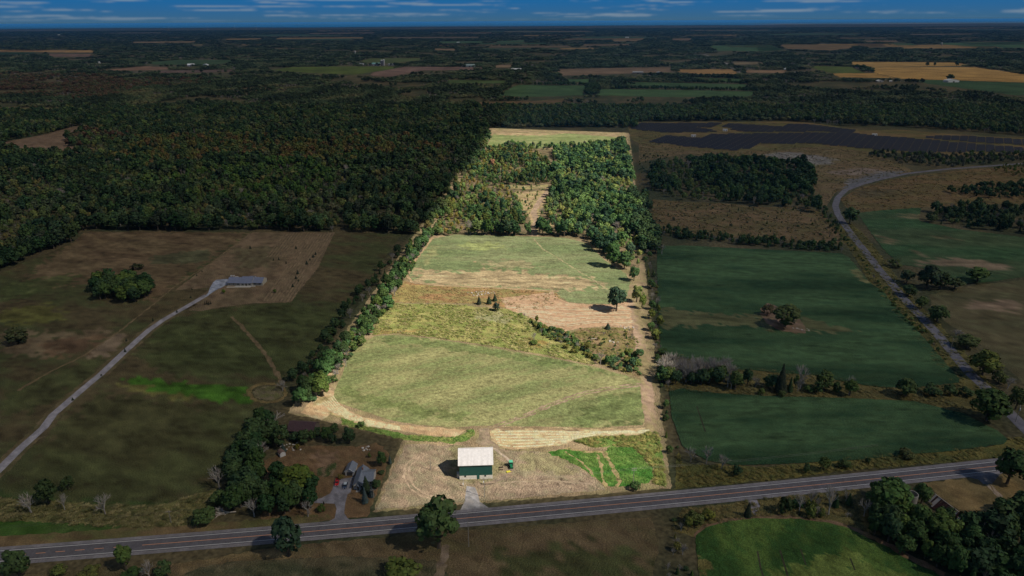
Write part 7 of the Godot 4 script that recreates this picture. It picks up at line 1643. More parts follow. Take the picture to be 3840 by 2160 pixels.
[[74.9,-255.9,80.6,-251.4,79.6,-241.1,75.2,-220.3,69.3,-203.1,60.0,-203.2,69.6,-248.0],5.7,3.4,7.9,[0.15, 0.05, 0.05, 0.4, 0.35],[0.12, 0.145, 0.03, 0.1, 0.14, 0.035, 0.15, 0.15, 0.04, 0.07, 0.12, 0.03, 0.026, 0.054, 0.022, 0.038, 0.072, 0.027, 0.05, 0.088, 0.028],"at the corner of the crop field"],
[[-145.7,-291.5,-147.9,-319.9,-145.0,-333.7,-133.0,-331.6,-122.2,-322.0,-124.5,-313.0,-128.0,-307.9,-132.3,-299.8,-127.6,-283.3,-117.6,-283.2,-98.8,-279.9,-93.9,-268.7,-94.8,-258.0,-120.1,-256.0,-133.9,-258.3,-142.9,-269.1,-142.4,-280.2],7.0,11.3,17.0,[0.8, 0.03, 0.07, 0.07, 0.03],[0.026, 0.054, 0.022, 0.038, 0.072, 0.027, 0.05, 0.088, 0.028, 0.03, 0.066, 0.022],"in the grove beside the grey roofed house"],
[[-125.8,-325.2,-121.2,-326.4,-110.7,-326.3,-100.5,-327.5,-83.9,-323.6,-81.1,-315.2,-86.9,-313.5,-100.7,-314.2,-114.6,-315.5,-122.2,-317.9],6.8,6.8,11.3,[0.75, 0.02, 0.05, 0.06, 0.12],[0.026, 0.054, 0.022, 0.038, 0.072, 0.027, 0.05, 0.088, 0.028, 0.03, 0.066, 0.022],"behind the lawn below the rusty barn"],
[[220.2,-1180.4,319.6,-1141.0,371.0,-1127.8,304.2,-1106.9,231.4,-1086.8,196.9,-971.0,193.3,-1026.4],10.2,2.3,5.7,[0.15, 0.05, 0.2, 0.05, 0.55],[0.026, 0.054, 0.022, 0.038, 0.072, 0.027, 0.05, 0.088, 0.028, 0.03, 0.066, 0.022],"on the stony ground below the solar farm"],
[[1.2,-498.5,21.3,-474.1,40.0,-455.0,52.5,-435.1,57.8,-419.6,64.2,-409.8,71.9,-419.5,84.5,-429.5,87.3,-419.3,82.9,-389.4,70.6,-398.5,57.1,-409.9,38.1,-430.0,20.6,-458.7],3.6,4.0,7.9,[0.06, 0.04, 0.03, 0.04, 0.83],[0.055, 0.12, 0.045, 0.075, 0.155, 0.05, 0.105, 0.19, 0.055, 0.13, 0.195, 0.055, 0.045, 0.1, 0.05, 0.12, 0.145, 0.03, 0.1, 0.14, 0.035, 0.15, 0.15, 0.04, 0.07, 0.12, 0.03],"in the bushy belt of the weed meadow"],
[[44.4,-449.3,90.0,-462.4,86.4,-419.3,63.6,-411.7,56.4,-427.7],6.8,2.3,5.7,[0.05, 0, 0.15, 0.1, 0.7],[0.03, 0.066, 0.022, 0.042, 0.088, 0.026, 0.056, 0.108, 0.03, 0.085, 0.132, 0.034, 0.12, 0.145, 0.03, 0.1, 0.14, 0.035, 0.15, 0.15, 0.04, 0.07, 0.12, 0.03],"on the stony rough ground"],
[[-350.4,-531.3,-363.8,-555.9,-363.5,-572.2,-344.5,-558.8,-340.9,-565.3,-321.1,-558.5,-303.4,-536.5,-301.5,-519.0,-317.2,-517.9,-336.0,-522.4],7.9,13.6,18.1,[1, 0, 0, 0, 0],[0.026, 0.054, 0.022, 0.038, 0.072, 0.027, 0.05, 0.088, 0.028, 0.056, 0.108, 0.03, 0.085, 0.132, 0.034],"in the round clump standing in the pasture"],
[[375.3,-819.0,361.4,-764.9,347.6,-707.3,337.0,-674.9,352.2,-669.9,363.1,-703.1,377.0,-761.1,390.8,-815.0],6.8,3.4,6.8,[0.3, 0.1, 0.1, 0.05, 0.45],[0.026, 0.054, 0.022, 0.038, 0.072, 0.027, 0.05, 0.088, 0.028, 0.03, 0.066, 0.022, 0.042, 0.088, 0.026, 0.056, 0.108, 0.03, 0.085, 0.132, 0.034],"between scrubland and side road"],
[[-56.6,-1466.1,-41.8,-1437.9,-45.8,-1268.9,-58.1,-1188.4,-65.1,-1188.6],9.1,11.3,15.8,[0.9, 0.05, 0.05, 0, 0],[0.03, 0.066, 0.022, 0.042, 0.088, 0.026, 0.056, 0.108, 0.03, 0.085, 0.132, 0.034],"beside the field behind the wood"],
[[-13.0,-1289.7,52.5,-1251.7,200.7,-1290.4,198.9,-1261.4,51.2,-1217.7,-12.5,-1226.2],9.1,6.8,13.6,[0.55, 0.2, 0.2, 0.03, 0.02],[0.055, 0.12, 0.045, 0.075, 0.155, 0.05, 0.105, 0.19, 0.055, 0.13, 0.195, 0.055, 0.045, 0.1, 0.05, 0.07, 0.085, 0.055, 0.055, 0.075, 0.045, 0.085, 0.09, 0.06],"in the far edge of the wood"],
[[342.4,-2378.5,486.8,-2351.7,630.9,-2310.9,784.9,-2263.6,792.6,-2288.5,638.3,-2335.9,492.7,-2377.0,347.2,-2404.0],10.2,10.2,15.8,[0.75, 0.15, 0.05, 0.05, 0],[0.026, 0.054, 0.022, 0.038, 0.072, 0.027, 0.05, 0.088, 0.028],"in the far hedge between green fields"],
[[380.7,-2681.7,619.7,-2633.9,840.4,-2544.3,850.2,-2568.4,627.2,-2658.9,385.8,-2707.2],10.2,9.1,13.6,[0.75, 0.15, 0.05, 0.05, 0],[0.026, 0.054, 0.022, 0.038, 0.072, 0.027, 0.05, 0.088, 0.028],"in the far hedge between green fields"],
[[86.2,-2533.4,269.5,-2509.9,272.8,-2535.6,89.5,-2559.2],10.2,10.2,15.8,[0.75, 0.15, 0.05, 0.05, 0],[0.026, 0.054, 0.022, 0.038, 0.072, 0.027, 0.05, 0.088, 0.028],"in the far hedge between green fields"],
[[499.5,-2779.1,694.3,-2870.3,910.6,-2776.7,920.8,-2800.6,694.5,-2896.3,488.6,-2802.7],10.2,7.9,12.4,[0.75, 0.15, 0.05, 0.05, 0],[0.026, 0.054, 0.022, 0.038, 0.072, 0.027, 0.05, 0.088, 0.028],"in the far hedge between green fields"],
[[686.7,-2926.9,920.4,-2855.2,928.0,-2880.0,694.3,-2951.8],10.2,7.9,13.6,[0.75, 0.15, 0.05, 0.05, 0],[0.026, 0.054, 0.022, 0.038, 0.072, 0.027, 0.05, 0.088, 0.028],"in the far hedge between green fields"],
[[230.8,-2183.1,263.4,-2465.9,298.5,-2504.5,298.7,-2386.3,264.3,-2181.4],11.3,12.4,18.1,[1, 0, 0, 0, 0],[0.026, 0.054, 0.022, 0.038, 0.072, 0.027, 0.05, 0.088, 0.028],"in the far hedge between green fields"],
[[180.0,-259.2,194.2,-259.1,188.8,-249.7,176.2,-249.8],5.1,5.7,9.1,[0.7, 0, 0, 0.05, 0.25],[0.03, 0.066, 0.022, 0.042, 0.088, 0.026, 0.056, 0.108, 0.03, 0.085, 0.132, 0.034],"in the scrub before the silo"],
[[-8.2,-946.0,51.1,-940.5,55.3,-916.3,37.8,-886.3,25.5,-824.3,20.4,-752.9,10.4,-799.5,2.8,-902.0],10.2,2.3,6.8,[0.25, 0.35, 0.15, 0, 0.25],[0.055, 0.12, 0.045, 0.075, 0.155, 0.05, 0.105, 0.19, 0.055, 0.13, 0.195, 0.055, 0.045, 0.1, 0.05, 0.12, 0.145, 0.03, 0.1, 0.14, 0.035, 0.15, 0.15, 0.04, 0.07, 0.12, 0.03],"scattered in the clearing of the young wood"],
]
var SINGLE := [
[-97.1,-232.7,23.3,14.9,"b",[0.036, 0.072, 0.035],"round dense green tree on the verge south of the highway below the grove"],
[-32.7,-237.5,28.7,20.9,"b",[0.075, 0.12, 0.035],"large spreading tree overhanging the highway opposite the barn"],
[-205.8,-221.4,15.9,11.4,"b",[0.042, 0.088, 0.026],"round bushy tree on the verge beside the dashed centre line"],
[-162.8,-224.8,14.3,7.3,"t",[0.075, 0.125, 0.025],"slim yellow green tree on the verge beside a bare tree"],
[-151.5,-221.0,11.5,7.7,"d",[],"pale bare tree on the verge beside a slim green tree"],
[-145.7,-221.7,8.4,7.8,"s",[0.042, 0.088, 0.026],"dark round bush beside the pale bare verge tree"],
[-158.8,-221.5,3.9,9.4,"s",[0.03, 0.066, 0.022],"low dark bush under the slim verge tree"],
[-190.0,-222.8,5.0,6.7,"s",[0.09, 0.12, 0.03],"yellow green bush on the south verge"],
[-177.2,-222.7,3.9,9.5,"s",[0.09, 0.11, 0.03],"wide low bush on the south verge"],
[244.8,-279.3,22.9,15.7,"b",[0.03, 0.066, 0.022],"oval dark tree beside the lawn driveway at the highway"],
[-46.6,-219.6,8.7,16.5,"s",[0.1, 0.13, 0.03],"broad yellow green bush below the big highway tree"],
[175.2,-258.3,20.1,18.5,"b",[0.06, 0.115, 0.03],"broad crowned tree hiding the highway beside the silo ring"],
[194.5,-265.2,11.8,9.4,"b",[0.055, 0.105, 0.03],"broad crowned tree behind the silo ring"],
[171.5,-259.8,18.0,16.1,"b",[0.06, 0.11, 0.028],"broad crowned tree between bare trees and silo ring"],
[147.0,-257.6,21.9,8.0,"d",[],"tall bare tree in front of the highway edge line"],
[134.3,-260.0,12.8,6.8,"d",[],"bare grey tree beside the dark roadside bush"],
[140.8,-262.8,14.0,5.6,"d",[],"thin bare tree leaning over the highway shoulder"],
[162.9,-256.1,13.5,7.4,"d",[],"bare grey tree beside the broad crowned tree"],
[127.0,-258.7,10.3,8.0,"s",[0.03, 0.055, 0.02],"dark dense bush beside the gravel field entrance"],
[137.9,-255.9,6.4,5.8,"s",[0.1, 0.13, 0.03],"bright yellow green bush at the crop field edge"],
[142.9,-256.0,5.4,3.7,"s",[0.09, 0.12, 0.03],"small yellow green bush next to the bright bush"],
[108.9,-256.6,7.9,4.0,"c",[0.03, 0.05, 0.025],"dark cedar beside the gravel field entrance"],
[82.3,-250.9,8.2,9.1,"s",[0.085, 0.11, 0.03],"rounded bush on the rough verge by the corner"],
[90.0,-254.9,5.7,6.7,"s",[0.14, 0.15, 0.03],"yellowish bush on the rough verge"],
[158.6,-290.8,8.9,6.8,"s",[0.07, 0.11, 0.025],"green bush between highway and soybean field"],
[170.3,-293.2,5.4,6.8,"s",[0.06, 0.09, 0.025],"low bush beside a green bush north of the highway"],
[113.5,-287.3,7.1,5.7,"s",[0.04, 0.07, 0.025],"dark round bush north of the highway"],
[206.7,-302.0,5.4,9.0,"s",[0.07, 0.085, 0.03],"wide bush on the soybean field edge"],
[184.4,-296.9,3.9,3.4,"s",[0.05, 0.08, 0.03],"small bush on the weedy highway strip"],
[149.2,-289.2,6.4,4.0,"s",[0.05, 0.085, 0.03],"upright bush on the weedy highway strip"],
[100.8,-297.4,15.0,8.9,"d",[],"pale bare tree at the west end of the long soybean field"],
[107.1,-292.9,12.9,8.2,"d",[],"pale bare tree at the west end of the long soybean field"],
[92.8,-298.7,13.0,7.6,"d",[],"pale bare tree at the west end of the long soybean field"],
[179.5,-373.9,24.0,13.4,"d",[],"wide bare tree in the soybean hedge"],
[206.6,-366.5,19.2,7.6,"d",[],"bare tree at the thin end of the soybean hedge"],
[193.5,-371.7,15.7,11.3,"b",[0.075, 0.105, 0.025],"yellow green tree in the soybean hedge"],
[165.6,-369.9,20.2,7.7,"c",[0.03, 0.05, 0.025],"dark cedar in the soybean hedge"],
[152.8,-367.0,5.5,4.6,"s",[0.08, 0.12, 0.03],"bright small bush below the soybean hedge"],
[164.6,-364.4,5.2,5.0,"s",[0.07, 0.1, 0.03],"round small bush below the soybean hedge"],
[100.2,-383.1,13.0,8.4,"b",[0.08, 0.12, 0.025],"yellow green tree at the dead grove"],
[138.9,-373.3,15.7,9.3,"b",[0.07, 0.11, 0.025],"green tree beside the dead grove"],
[240.3,-364.4,14.2,13.7,"b",[0.055, 0.09, 0.025],"round tree on the weedy ground at the soybean field end"],
[257.3,-365.8,7.9,12.1,"s",[0.05, 0.08, 0.025],"bush beside the round tree at the soybean field end"],
[267.9,-365.7,8.3,8.9,"s",[0.05, 0.08, 0.025],"bush beside the round tree at the soybean field end"],
[276.6,-364.0,6.9,8.9,"s",[0.05, 0.08, 0.025],"bush beside the round tree at the soybean field end"],
[272.0,-336.9,22.5,23.5,"b",[0.05, 0.085, 0.022],"big round tree where the hedge meets the side road"],
[296.7,-348.5,17.8,11.7,"b",[0.08, 0.11, 0.025],"yellow green tree across the side road from the big round tree"],
[303.6,-389.7,21.4,19.1,"b",[0.12, 0.14, 0.025],"bright yellow green willow beside the side road"],
[318.3,-429.9,11.3,15.7,"b",[0.07, 0.1, 0.025],"round tree next to the bright willow"],
[322.7,-473.4,16.4,16.0,"b",[0.06, 0.09, 0.025],"round tree beside the side road above the olive field"],
[325.8,-499.6,11.4,11.5,"b",[0.075, 0.11, 0.03],"loose tree beside the side road"],
[329.7,-526.2,11.5,13.1,"b",[0.05, 0.085, 0.025],"low tree between side road and weedy corner"],
[354.3,-542.5,25.2,19.1,"b",[0.04, 0.065, 0.03],"tall dark tree of the roadside clump"],
[365.6,-542.3,18.6,19.1,"b",[0.035, 0.06, 0.022],"dark middle tree of the roadside clump"],
[377.9,-542.1,12.1,14.6,"b",[0.055, 0.085, 0.025],"low end tree of the roadside clump"],
[345.1,-556.9,13.2,14.9,"b",[0.045, 0.07, 0.025],"small dark tree next to the roadside clump beside the road"],
[407.4,-558.2,14.8,21.9,"b",[0.075, 0.115, 0.025],"round green tree alone on the field boundary"],
[356.3,-598.1,9.1,13.5,"s",[0.07, 0.1, 0.03],"bush at the foot of the green field"],
[307.5,-380.1,9.9,10.0,"s",[0.08, 0.11, 0.025],"yellow green bush below the bright willow"],
[308.8,-373.4,11.2,8.2,"d",[],"bare grey shrub beside the bright willow"],
[322.0,-448.2,7.4,10.5,"d",[],"bare grey shrub above the round roadside tree"],
[381.3,-743.4,22.5,17.8,"b",[0.042, 0.088, 0.026],"dark tree at the bend of the side road"],
[204.3,-465.3,21.7,22.2,"b",[0.07, 0.095, 0.028],"spreading tree on the stony island in the soybean field"],
[199.3,-488.1,10.1,10.3,"s",[0.1, 0.08, 0.035],"reddish bush beside the island tree"],
[82.7,-498.0,24.3,17.3,"b",[0.035, 0.075, 0.04],"lone round oak standing in the tan stubble"],
[108.0,-565.3,16.2,10.5,"b",[0.06, 0.115, 0.035],"small oval tree on the east side of the upper field"],
[102.0,-516.4,15.7,9.7,"t",[0.16, 0.19, 0.06],"pale yellow green sapling beside the dirt track"],
[104.1,-502.5,14.8,6.3,"s",[0.14, 0.2, 0.04],"bright bush at the east boundary by the oak"],
[93.4,-602.2,28.5,16.1,"b",[0.05, 0.11, 0.032],"tall green tree at the corner of the upper field"],
[104.6,-598.4,18.8,14.8,"b",[0.055, 0.12, 0.035],"rounded green tree at the corner of the upper field"],
[-26.9,-513.9,7.6,4.3,"c",[0.035, 0.05, 0.03],"dark cedar beside the stone pile"],
[-18.8,-514.4,7.9,4.5,"c",[0.035, 0.055, 0.03],"middle cedar beside the stone pile"],
[-14.1,-520.8,6.1,4.4,"c",[0.04, 0.055, 0.03],"cedar behind the stone pile"],
[-12.3,-499.8,7.5,6.5,"s",[0.035, 0.06, 0.035],"dark round bush below the stone pile cedars"],
[71.5,-464.6,5.1,4.5,"c",[0.04, 0.06, 0.035],"small cedar below the oak stubble"],
[15.8,-445.2,8.4,4.8,"d",[],"small bare tree in the weed meadow"],
[15.1,-439.8,2.6,7.1,"s",[0.08, 0.13, 0.03],"low bush under the small bare tree"],
[59.1,-408.0,12.9,6.7,"d",[],"bare grey tree in the bushy belt"],
[38.3,-444.9,4.2,6.7,"d",[],"bare grey shrub on the bushy belt"],
[-44.6,-709.9,22.9,12.9,"d",[],"white bare tree in the wood edge above the upper field"],
[-30.0,-1072.5,14.6,9.4,"t",[0.3, 0.16, 0.09],"orange brown dying tree in the young wood"],
[33.4,-705.1,19.4,11.4,"t",[0.05, 0.105, 0.03],"upright tree beside the wood track gate"],
[17.3,-705.4,15.1,8.6,"t",[0.045, 0.095, 0.03],"narrow tree on the other side of the wood track gate"],
[60.0,-276.7,4.7,5.9,"s",[0.05, 0.1, 0.03],"dark bush at the foot of the power pole in the lot"],
[-86.3,-333.5,4.1,5.3,"s",[0.07, 0.13, 0.035],"green bush at the lot boundary above the house lawn"],
[-71.0,-267.7,9.5,3.5,"c",[0.075, 0.11, 0.11],"blue spruce on the lawn in front of the house"],
[-71.9,-275.5,9.8,5.2,"c",[0.035, 0.055, 0.03],"dark spruce against the front of the house"],
[-68.7,-272.1,7.1,3.0,"c",[0.06, 0.085, 0.085],"second blue spruce beside the service pole"],
[-67.4,-278.4,5.9,5.2,"b",[0.05, 0.085, 0.025],"rounded tree at the house corner"],
[-67.9,-296.4,10.5,5.5,"b",[0.05, 0.09, 0.025],"leafy tree behind the house"],
[-64.2,-298.8,5.1,2.0,"c",[0.06, 0.09, 0.09],"small blue spruce behind the house"],
[-67.4,-290.4,2.0,4.2,"s",[0.045, 0.075, 0.025],"bush beside the house wall"],
[-90.3,-261.3,4.8,4.2,"s",[0.055, 0.1, 0.02],"clipped round hedge bush at the driveway"],
[-90.7,-266.8,2.0,1.0,"c",[0.03, 0.04, 0.03],"tiny dark cone shrub behind the clipped bush"],
[-105.4,-275.8,17.1,17.4,"b",[0.085, 0.115, 0.02],"broad yellow green maple beside the driveway"],
[-123.2,-309.6,5.9,3.3,"c",[0.05, 0.075, 0.065],"slim spruce behind the garden shed"],
[-87.0,-286.2,3.2,3.9,"s",[0.13, 0.11, 0.025],"yellow flowering shrub by the garage"],
[-75.9,-304.2,3.5,2.1,"s",[0.08, 0.12, 0.03],"small green shrub on the back lawn"],
[-116.8,-313.1,2.8,3.9,"s",[0.13, 0.12, 0.02],"yellow shrub behind the shed"],
[-223.0,-268.1,15.7,10.6,"b",[0.035, 0.06, 0.02],"dark tree on the tall grass verge between bare trees"],
[-220.4,-279.5,7.1,7.3,"s",[0.04, 0.065, 0.02],"dark shrub above the tall grass verge"],
[-227.0,-261.5,15.5,9.4,"d",[],"bare tree beside the dark verge tree"],
[-212.4,-263.2,12.6,5.0,"d",[],"thin bare tree beyond the dark verge tree"],
[-191.6,-260.3,16.2,8.8,"d",[],"lone bare tree on the tall grass verge"],
[-142.1,-253.5,9.4,11.6,"b",[0.055, 0.09, 0.025],"wide bush at the end of the tall grass verge"],
[-140.6,-267.4,8.1,9.6,"b",[0.06, 0.09, 0.025],"low tree at the grove corner"],
[-145.2,-278.9,18.3,9.9,"d",[],"white bare tree in front of the grove"],
[-135.5,-331.2,15.1,14.3,"d",[],"spreading bare tree above the rusty barn"],
[-145.6,-297.3,11.4,7.6,"d",[],"bare grey tree in the grove edge"],
[-356.1,-444.2,15.0,15.4,"b",[0.055, 0.07, 0.025],"lone umbrella shaped tree on the pasture"],
[-353.3,-445.3,4.8,7.7,"s",[0.03, 0.045, 0.02],"dark shrub under the lone pasture tree"],
[-350.7,-601.8,7.0,11.9,"s",[0.03, 0.045, 0.022],"low dark bush on the pasture"],
[-267.1,-500.0,2.6,1.5,"c",[0.035, 0.045, 0.025],"tiny evergreen beside the long gravel drive"],
[-278.0,-483.3,3.1,1.4,"c",[0.035, 0.045, 0.025],"tiny evergreen beside the long gravel drive"],
[-279.9,-447.7,2.4,1.5,"c",[0.035, 0.045, 0.025],"tiny evergreen beside the long gravel drive"],
[-271.8,-430.5,3.1,1.7,"c",[0.035, 0.045, 0.025],"tiny evergreen beside the long gravel drive"],
[-269.4,-396.2,1.5,1.2,"c",[0.035, 0.045, 0.025],"tiny evergreen beside the long gravel drive"],
[-269.4,-364.9,2.0,1.6,"c",[0.035, 0.045, 0.025],"tiny evergreen beside the long gravel drive"],
[-266.6,-663.4,3.8,2.4,"c",[0.035, 0.05, 0.03],"young evergreen dotted over the nursery plot"],
[-219.7,-662.6,3.8,2.4,"c",[0.035, 0.05, 0.03],"young evergreen dotted over the nursery plot"],
[-194.6,-643.2,3.3,2.1,"c",[0.035, 0.05, 0.03],"young evergreen dotted over the nursery plot"],
[-194.7,-635.0,3.3,2.9,"c",[0.035, 0.05, 0.03],"young evergreen dotted over the nursery plot"],
[-195.5,-625.9,2.6,1.8,"c",[0.035, 0.05, 0.03],"young evergreen dotted over the nursery plot"],
[-195.5,-614.3,4.0,3.0,"c",[0.035, 0.05, 0.03],"young evergreen dotted over the nursery plot"],
[-226.2,-627.5,3.3,1.6,"c",[0.035, 0.05, 0.03],"young evergreen dotted over the nursery plot"],
[-231.0,-626.4,2.7,1.5,"c",[0.035, 0.05, 0.03],"young evergreen dotted over the nursery plot"],
[-215.7,-616.5,2.9,1.5,"c",[0.035, 0.05, 0.03],"young evergreen dotted over the nursery plot"],
[-196.3,-587.6,4.3,2.9,"c",[0.035, 0.05, 0.03],"young evergreen dotted over the nursery plot"],
[-194.2,-575.5,3.2,2.4,"c",[0.035, 0.05, 0.03],"young evergreen dotted over the nursery plot"],
[-190.3,-569.0,2.1,1.7,"c",[0.035, 0.05, 0.03],"young evergreen dotted over the nursery plot"],
[-191.1,-555.0,3.3,2.6,"c",[0.035, 0.05, 0.03],"young evergreen dotted over the nursery plot"],
[-287.3,-584.1,1.8,1.2,"c",[0.035, 0.05, 0.03],"young evergreen dotted over the nursery plot"],
[-286.9,-594.6,2.1,1.2,"c",[0.035, 0.05, 0.03],"young evergreen dotted over the nursery plot"],
[-276.6,-549.6,2.0,1.2,"c",[0.035, 0.05, 0.03],"young evergreen dotted over the nursery plot"],
[-269.5,-530.7,2.2,1.6,"c",[0.035, 0.05, 0.03],"young evergreen dotted over the nursery plot"],
[-245.4,-540.3,4.6,3.4,"b",[0.09, 0.15, 0.02],"bright green young tree in front of the bungalow"],
[-202.3,-541.2,4.0,3.2,"b",[0.07, 0.12, 0.02],"small green tree beside the planting rows"],
[-251.4,-516.1,3.1,1.4,"c",[0.05, 0.045, 0.025],"narrow brownish evergreen in the little row below the bungalow"],
[-250.1,-516.7,3.6,1.4,"c",[0.05, 0.045, 0.025],"narrow brownish evergreen in the little row below the bungalow"],
[-248.2,-515.5,3.8,1.4,"c",[0.05, 0.045, 0.025],"narrow brownish evergreen in the little row below the bungalow"],
[-247.3,-517.2,3.1,1.4,"c",[0.05, 0.045, 0.025],"narrow brownish evergreen in the little row below the bungalow"],
[2039.5,-3506.7,21.2,20.3,"b",[0.038, 0.072, 0.027],"lone tree on the line between the golden fields"],
[2074.3,-3503.7,20.2,13.5,"b",[0.038, 0.072, 0.027],"lone tree on the line between the golden fields"],
[2176.9,-3495.0,19.2,21.6,"b",[0.038, 0.072, 0.027],"lone tree on the line between the golden fields"],
[1647.2,-2666.0,26.0,31.8,"b",[0.038, 0.072, 0.027],"large tree beside the white barn at the golden field"],
[1627.5,-3359.5,23.1,23.4,"b",[0.038, 0.072, 0.027],"tree in the clump at the corner of the golden fields"],
[1602.6,-3252.0,29.1,27.2,"b",[0.038, 0.072, 0.027],"tree in the clump at the corner of the golden fields"],
[1592.8,-3183.6,19.8,22.2,"b",[0.038, 0.072, 0.027],"tree in the clump at the corner of the golden fields"],
[1565.8,-3087.0,15.0,19.4,"b",[0.038, 0.072, 0.027],"tree in the clump at the corner of the golden fields"],
]

const CAMH := 215.0
const PARCEL := [-44.6,-1499.8,239.4,-1422.4,77.3,-278.1,-65.0,-262.5,-59.2,-323.0,-131.3,-350.2]
const BARN := [Vector3(-18.60, 0, -285.46), 0.0463]
const HOUSE := [Vector3(-75.99, 0, -277.74), 0.0167]
const GARAGE := [Vector3(-83.02, 0, -288.68), -0.05]
const SHED := [Vector3(-122.11, 0, -305.45), 0.6809]
const OLDBARN := [Vector3(-118.31, 0, -324.50), -0.1207]
const BUNG := [Vector3(-234.44, 0, -558.10), -0.0017]
const SILO := Vector3(185.68, 0, -260.27)
const RUIN := [Vector3(203.16, 0, -257.93), -1.3096]
const TRUCK := [Vector3(-87.91, 0, -282.62), 0.1099]
const CAR := [Vector3(-83.29, 0, -280.08), 0.0349]
const TRACTOR := [Vector3(-1.04, 0, -295.57), 0.1076]
const ROAD := [-259.1247, -0.126308, -0.000052000]
var POLES := [
[-157.8,-254.1,7.0,0.1,"wooden pole in the tall grass verge with power lines",1,false],
[-67.6,-271.3,5.2,0.1,"service pole at the corner of the house lot",1,false],
[-13.9,-271.3,11.1,0.1,"power pole beside the barn driveway",1,false],
[59.9,-281.4,9.3,0.1,"power pole with cross arms in the lush grass",2,false],
[-19.6,-237.9,13.6,0.1,"bare pole south of the highway beside the big tree",0,false],
[320.7,-533.8,11.3,0.9,"pole on the side road by the weedy corner",1,false],
[313.5,-489.2,9.2,0.9,"pole on the side road above the olive field",1,false],
[304.2,-424.9,9.4,0.9,"pole on the side road beside the round trees",1,false],
[337.4,-594.8,6.5,0.9,"pole on the side road by the green field",1,false],
[365.0,-735.6,16.8,0.9,"pole at the bend of the side road",1,false],
[287.2,-334.7,10.9,0.9,"pole with grey transformers where the side road nears the highway",2,true],
[681.6,-1050.5,15.0,0.9,"pole beside the side road under the solar farm",1,false],
[-42.3,-293.0,7.7,0.1,"old pole standing in the bare farmyard",0,false],
]
var POSTS := [
[-24.6,-279.9,4.0,"post with white box at the barn drive beside the foundation"],
[-14.5,-281.4,3.9,"post with white box near the barn door"],
]
var LINES := [
[-157.8,6.7,-254.1,-67.6,4.9,-271.3,"power line from the verge pole to the house pole"],
[-67.6,4.9,-271.3,-13.9,10.8,-271.3,"power line from the house pole to the barn driveway pole"],
[-13.9,10.8,-271.3,59.9,9.0,-281.4,"power line over the farmyard to the lush grass pole"],
[320.7,11.0,-533.8,337.4,6.2,-594.8,"power line along the side road by the green field"],
[313.5,8.9,-489.2,320.7,11.0,-533.8,"power line along the side road by the weedy corner"],
[304.2,9.1,-424.9,313.5,8.9,-489.2,"power line along the side road by the round trees"],
[-297.8,6.7,-238.1,-157.8,6.7,-254.1,"power line running west from the verge pole"],
[59.9,9.0,-281.4,189.9,9.0,-300.4,"power line running east from the lush grass pole"],
]
var SOLAR := [
[262.3,-1552.2,473.6,-1550.0,448.3,-1489.7,399.3,-1480.9,418.1,-1464.5,427.5,-1416.9,308.4,-1415.2,250.1,-1467.3],
[473.6,-1550.0,514.3,-1525.7,572.7,-1493.9,609.5,-1533.5,664.1,-1512.4,724.7,-1433.3,699.4,-1393.9,646.9,-1411.7,624.3,-1417.0,480.1,-1419.0,456.0,-1442.7,463.6,-1478.6,449.8,-1489.7],
[253.9,-1311.4,310.7,-1377.3,352.0,-1351.5,369.2,-1346.5,395.8,-1393.1,617.5,-1400.7,699.6,-1401.3,714.7,-1359.2,778.7,-1322.6,804.3,-1300.0,837.8,-1268.0,910.8,-1217.8,937.6,-1191.1,909.9,-1153.4,879.6,-1173.3,833.5,-1182.4,731.7,-1175.2,681.2,-1184.5,631.8,-1212.2,574.9,-1256.0,565.8,-1276.5,526.2,-1270.2,476.0,-1279.8,444.2,-1245.4,403.2,-1198.7,354.4,-1229.3,296.6,-1261.5],
[788.2,-1336.9,842.4,-1360.0,907.8,-1342.8,969.9,-1302.2,1001.7,-1278.1,961.0,-1222.9,929.9,-1245.0,887.2,-1263.8,854.5,-1282.8,811.3,-1312.0]]
const SOLAR_TURN := 0.1550
var INVERTERS := [Vector3(359.83, 0, -1362.87),Vector3(443.93, 0, -1436.07),Vector3(717.47, 0, -1362.16)]
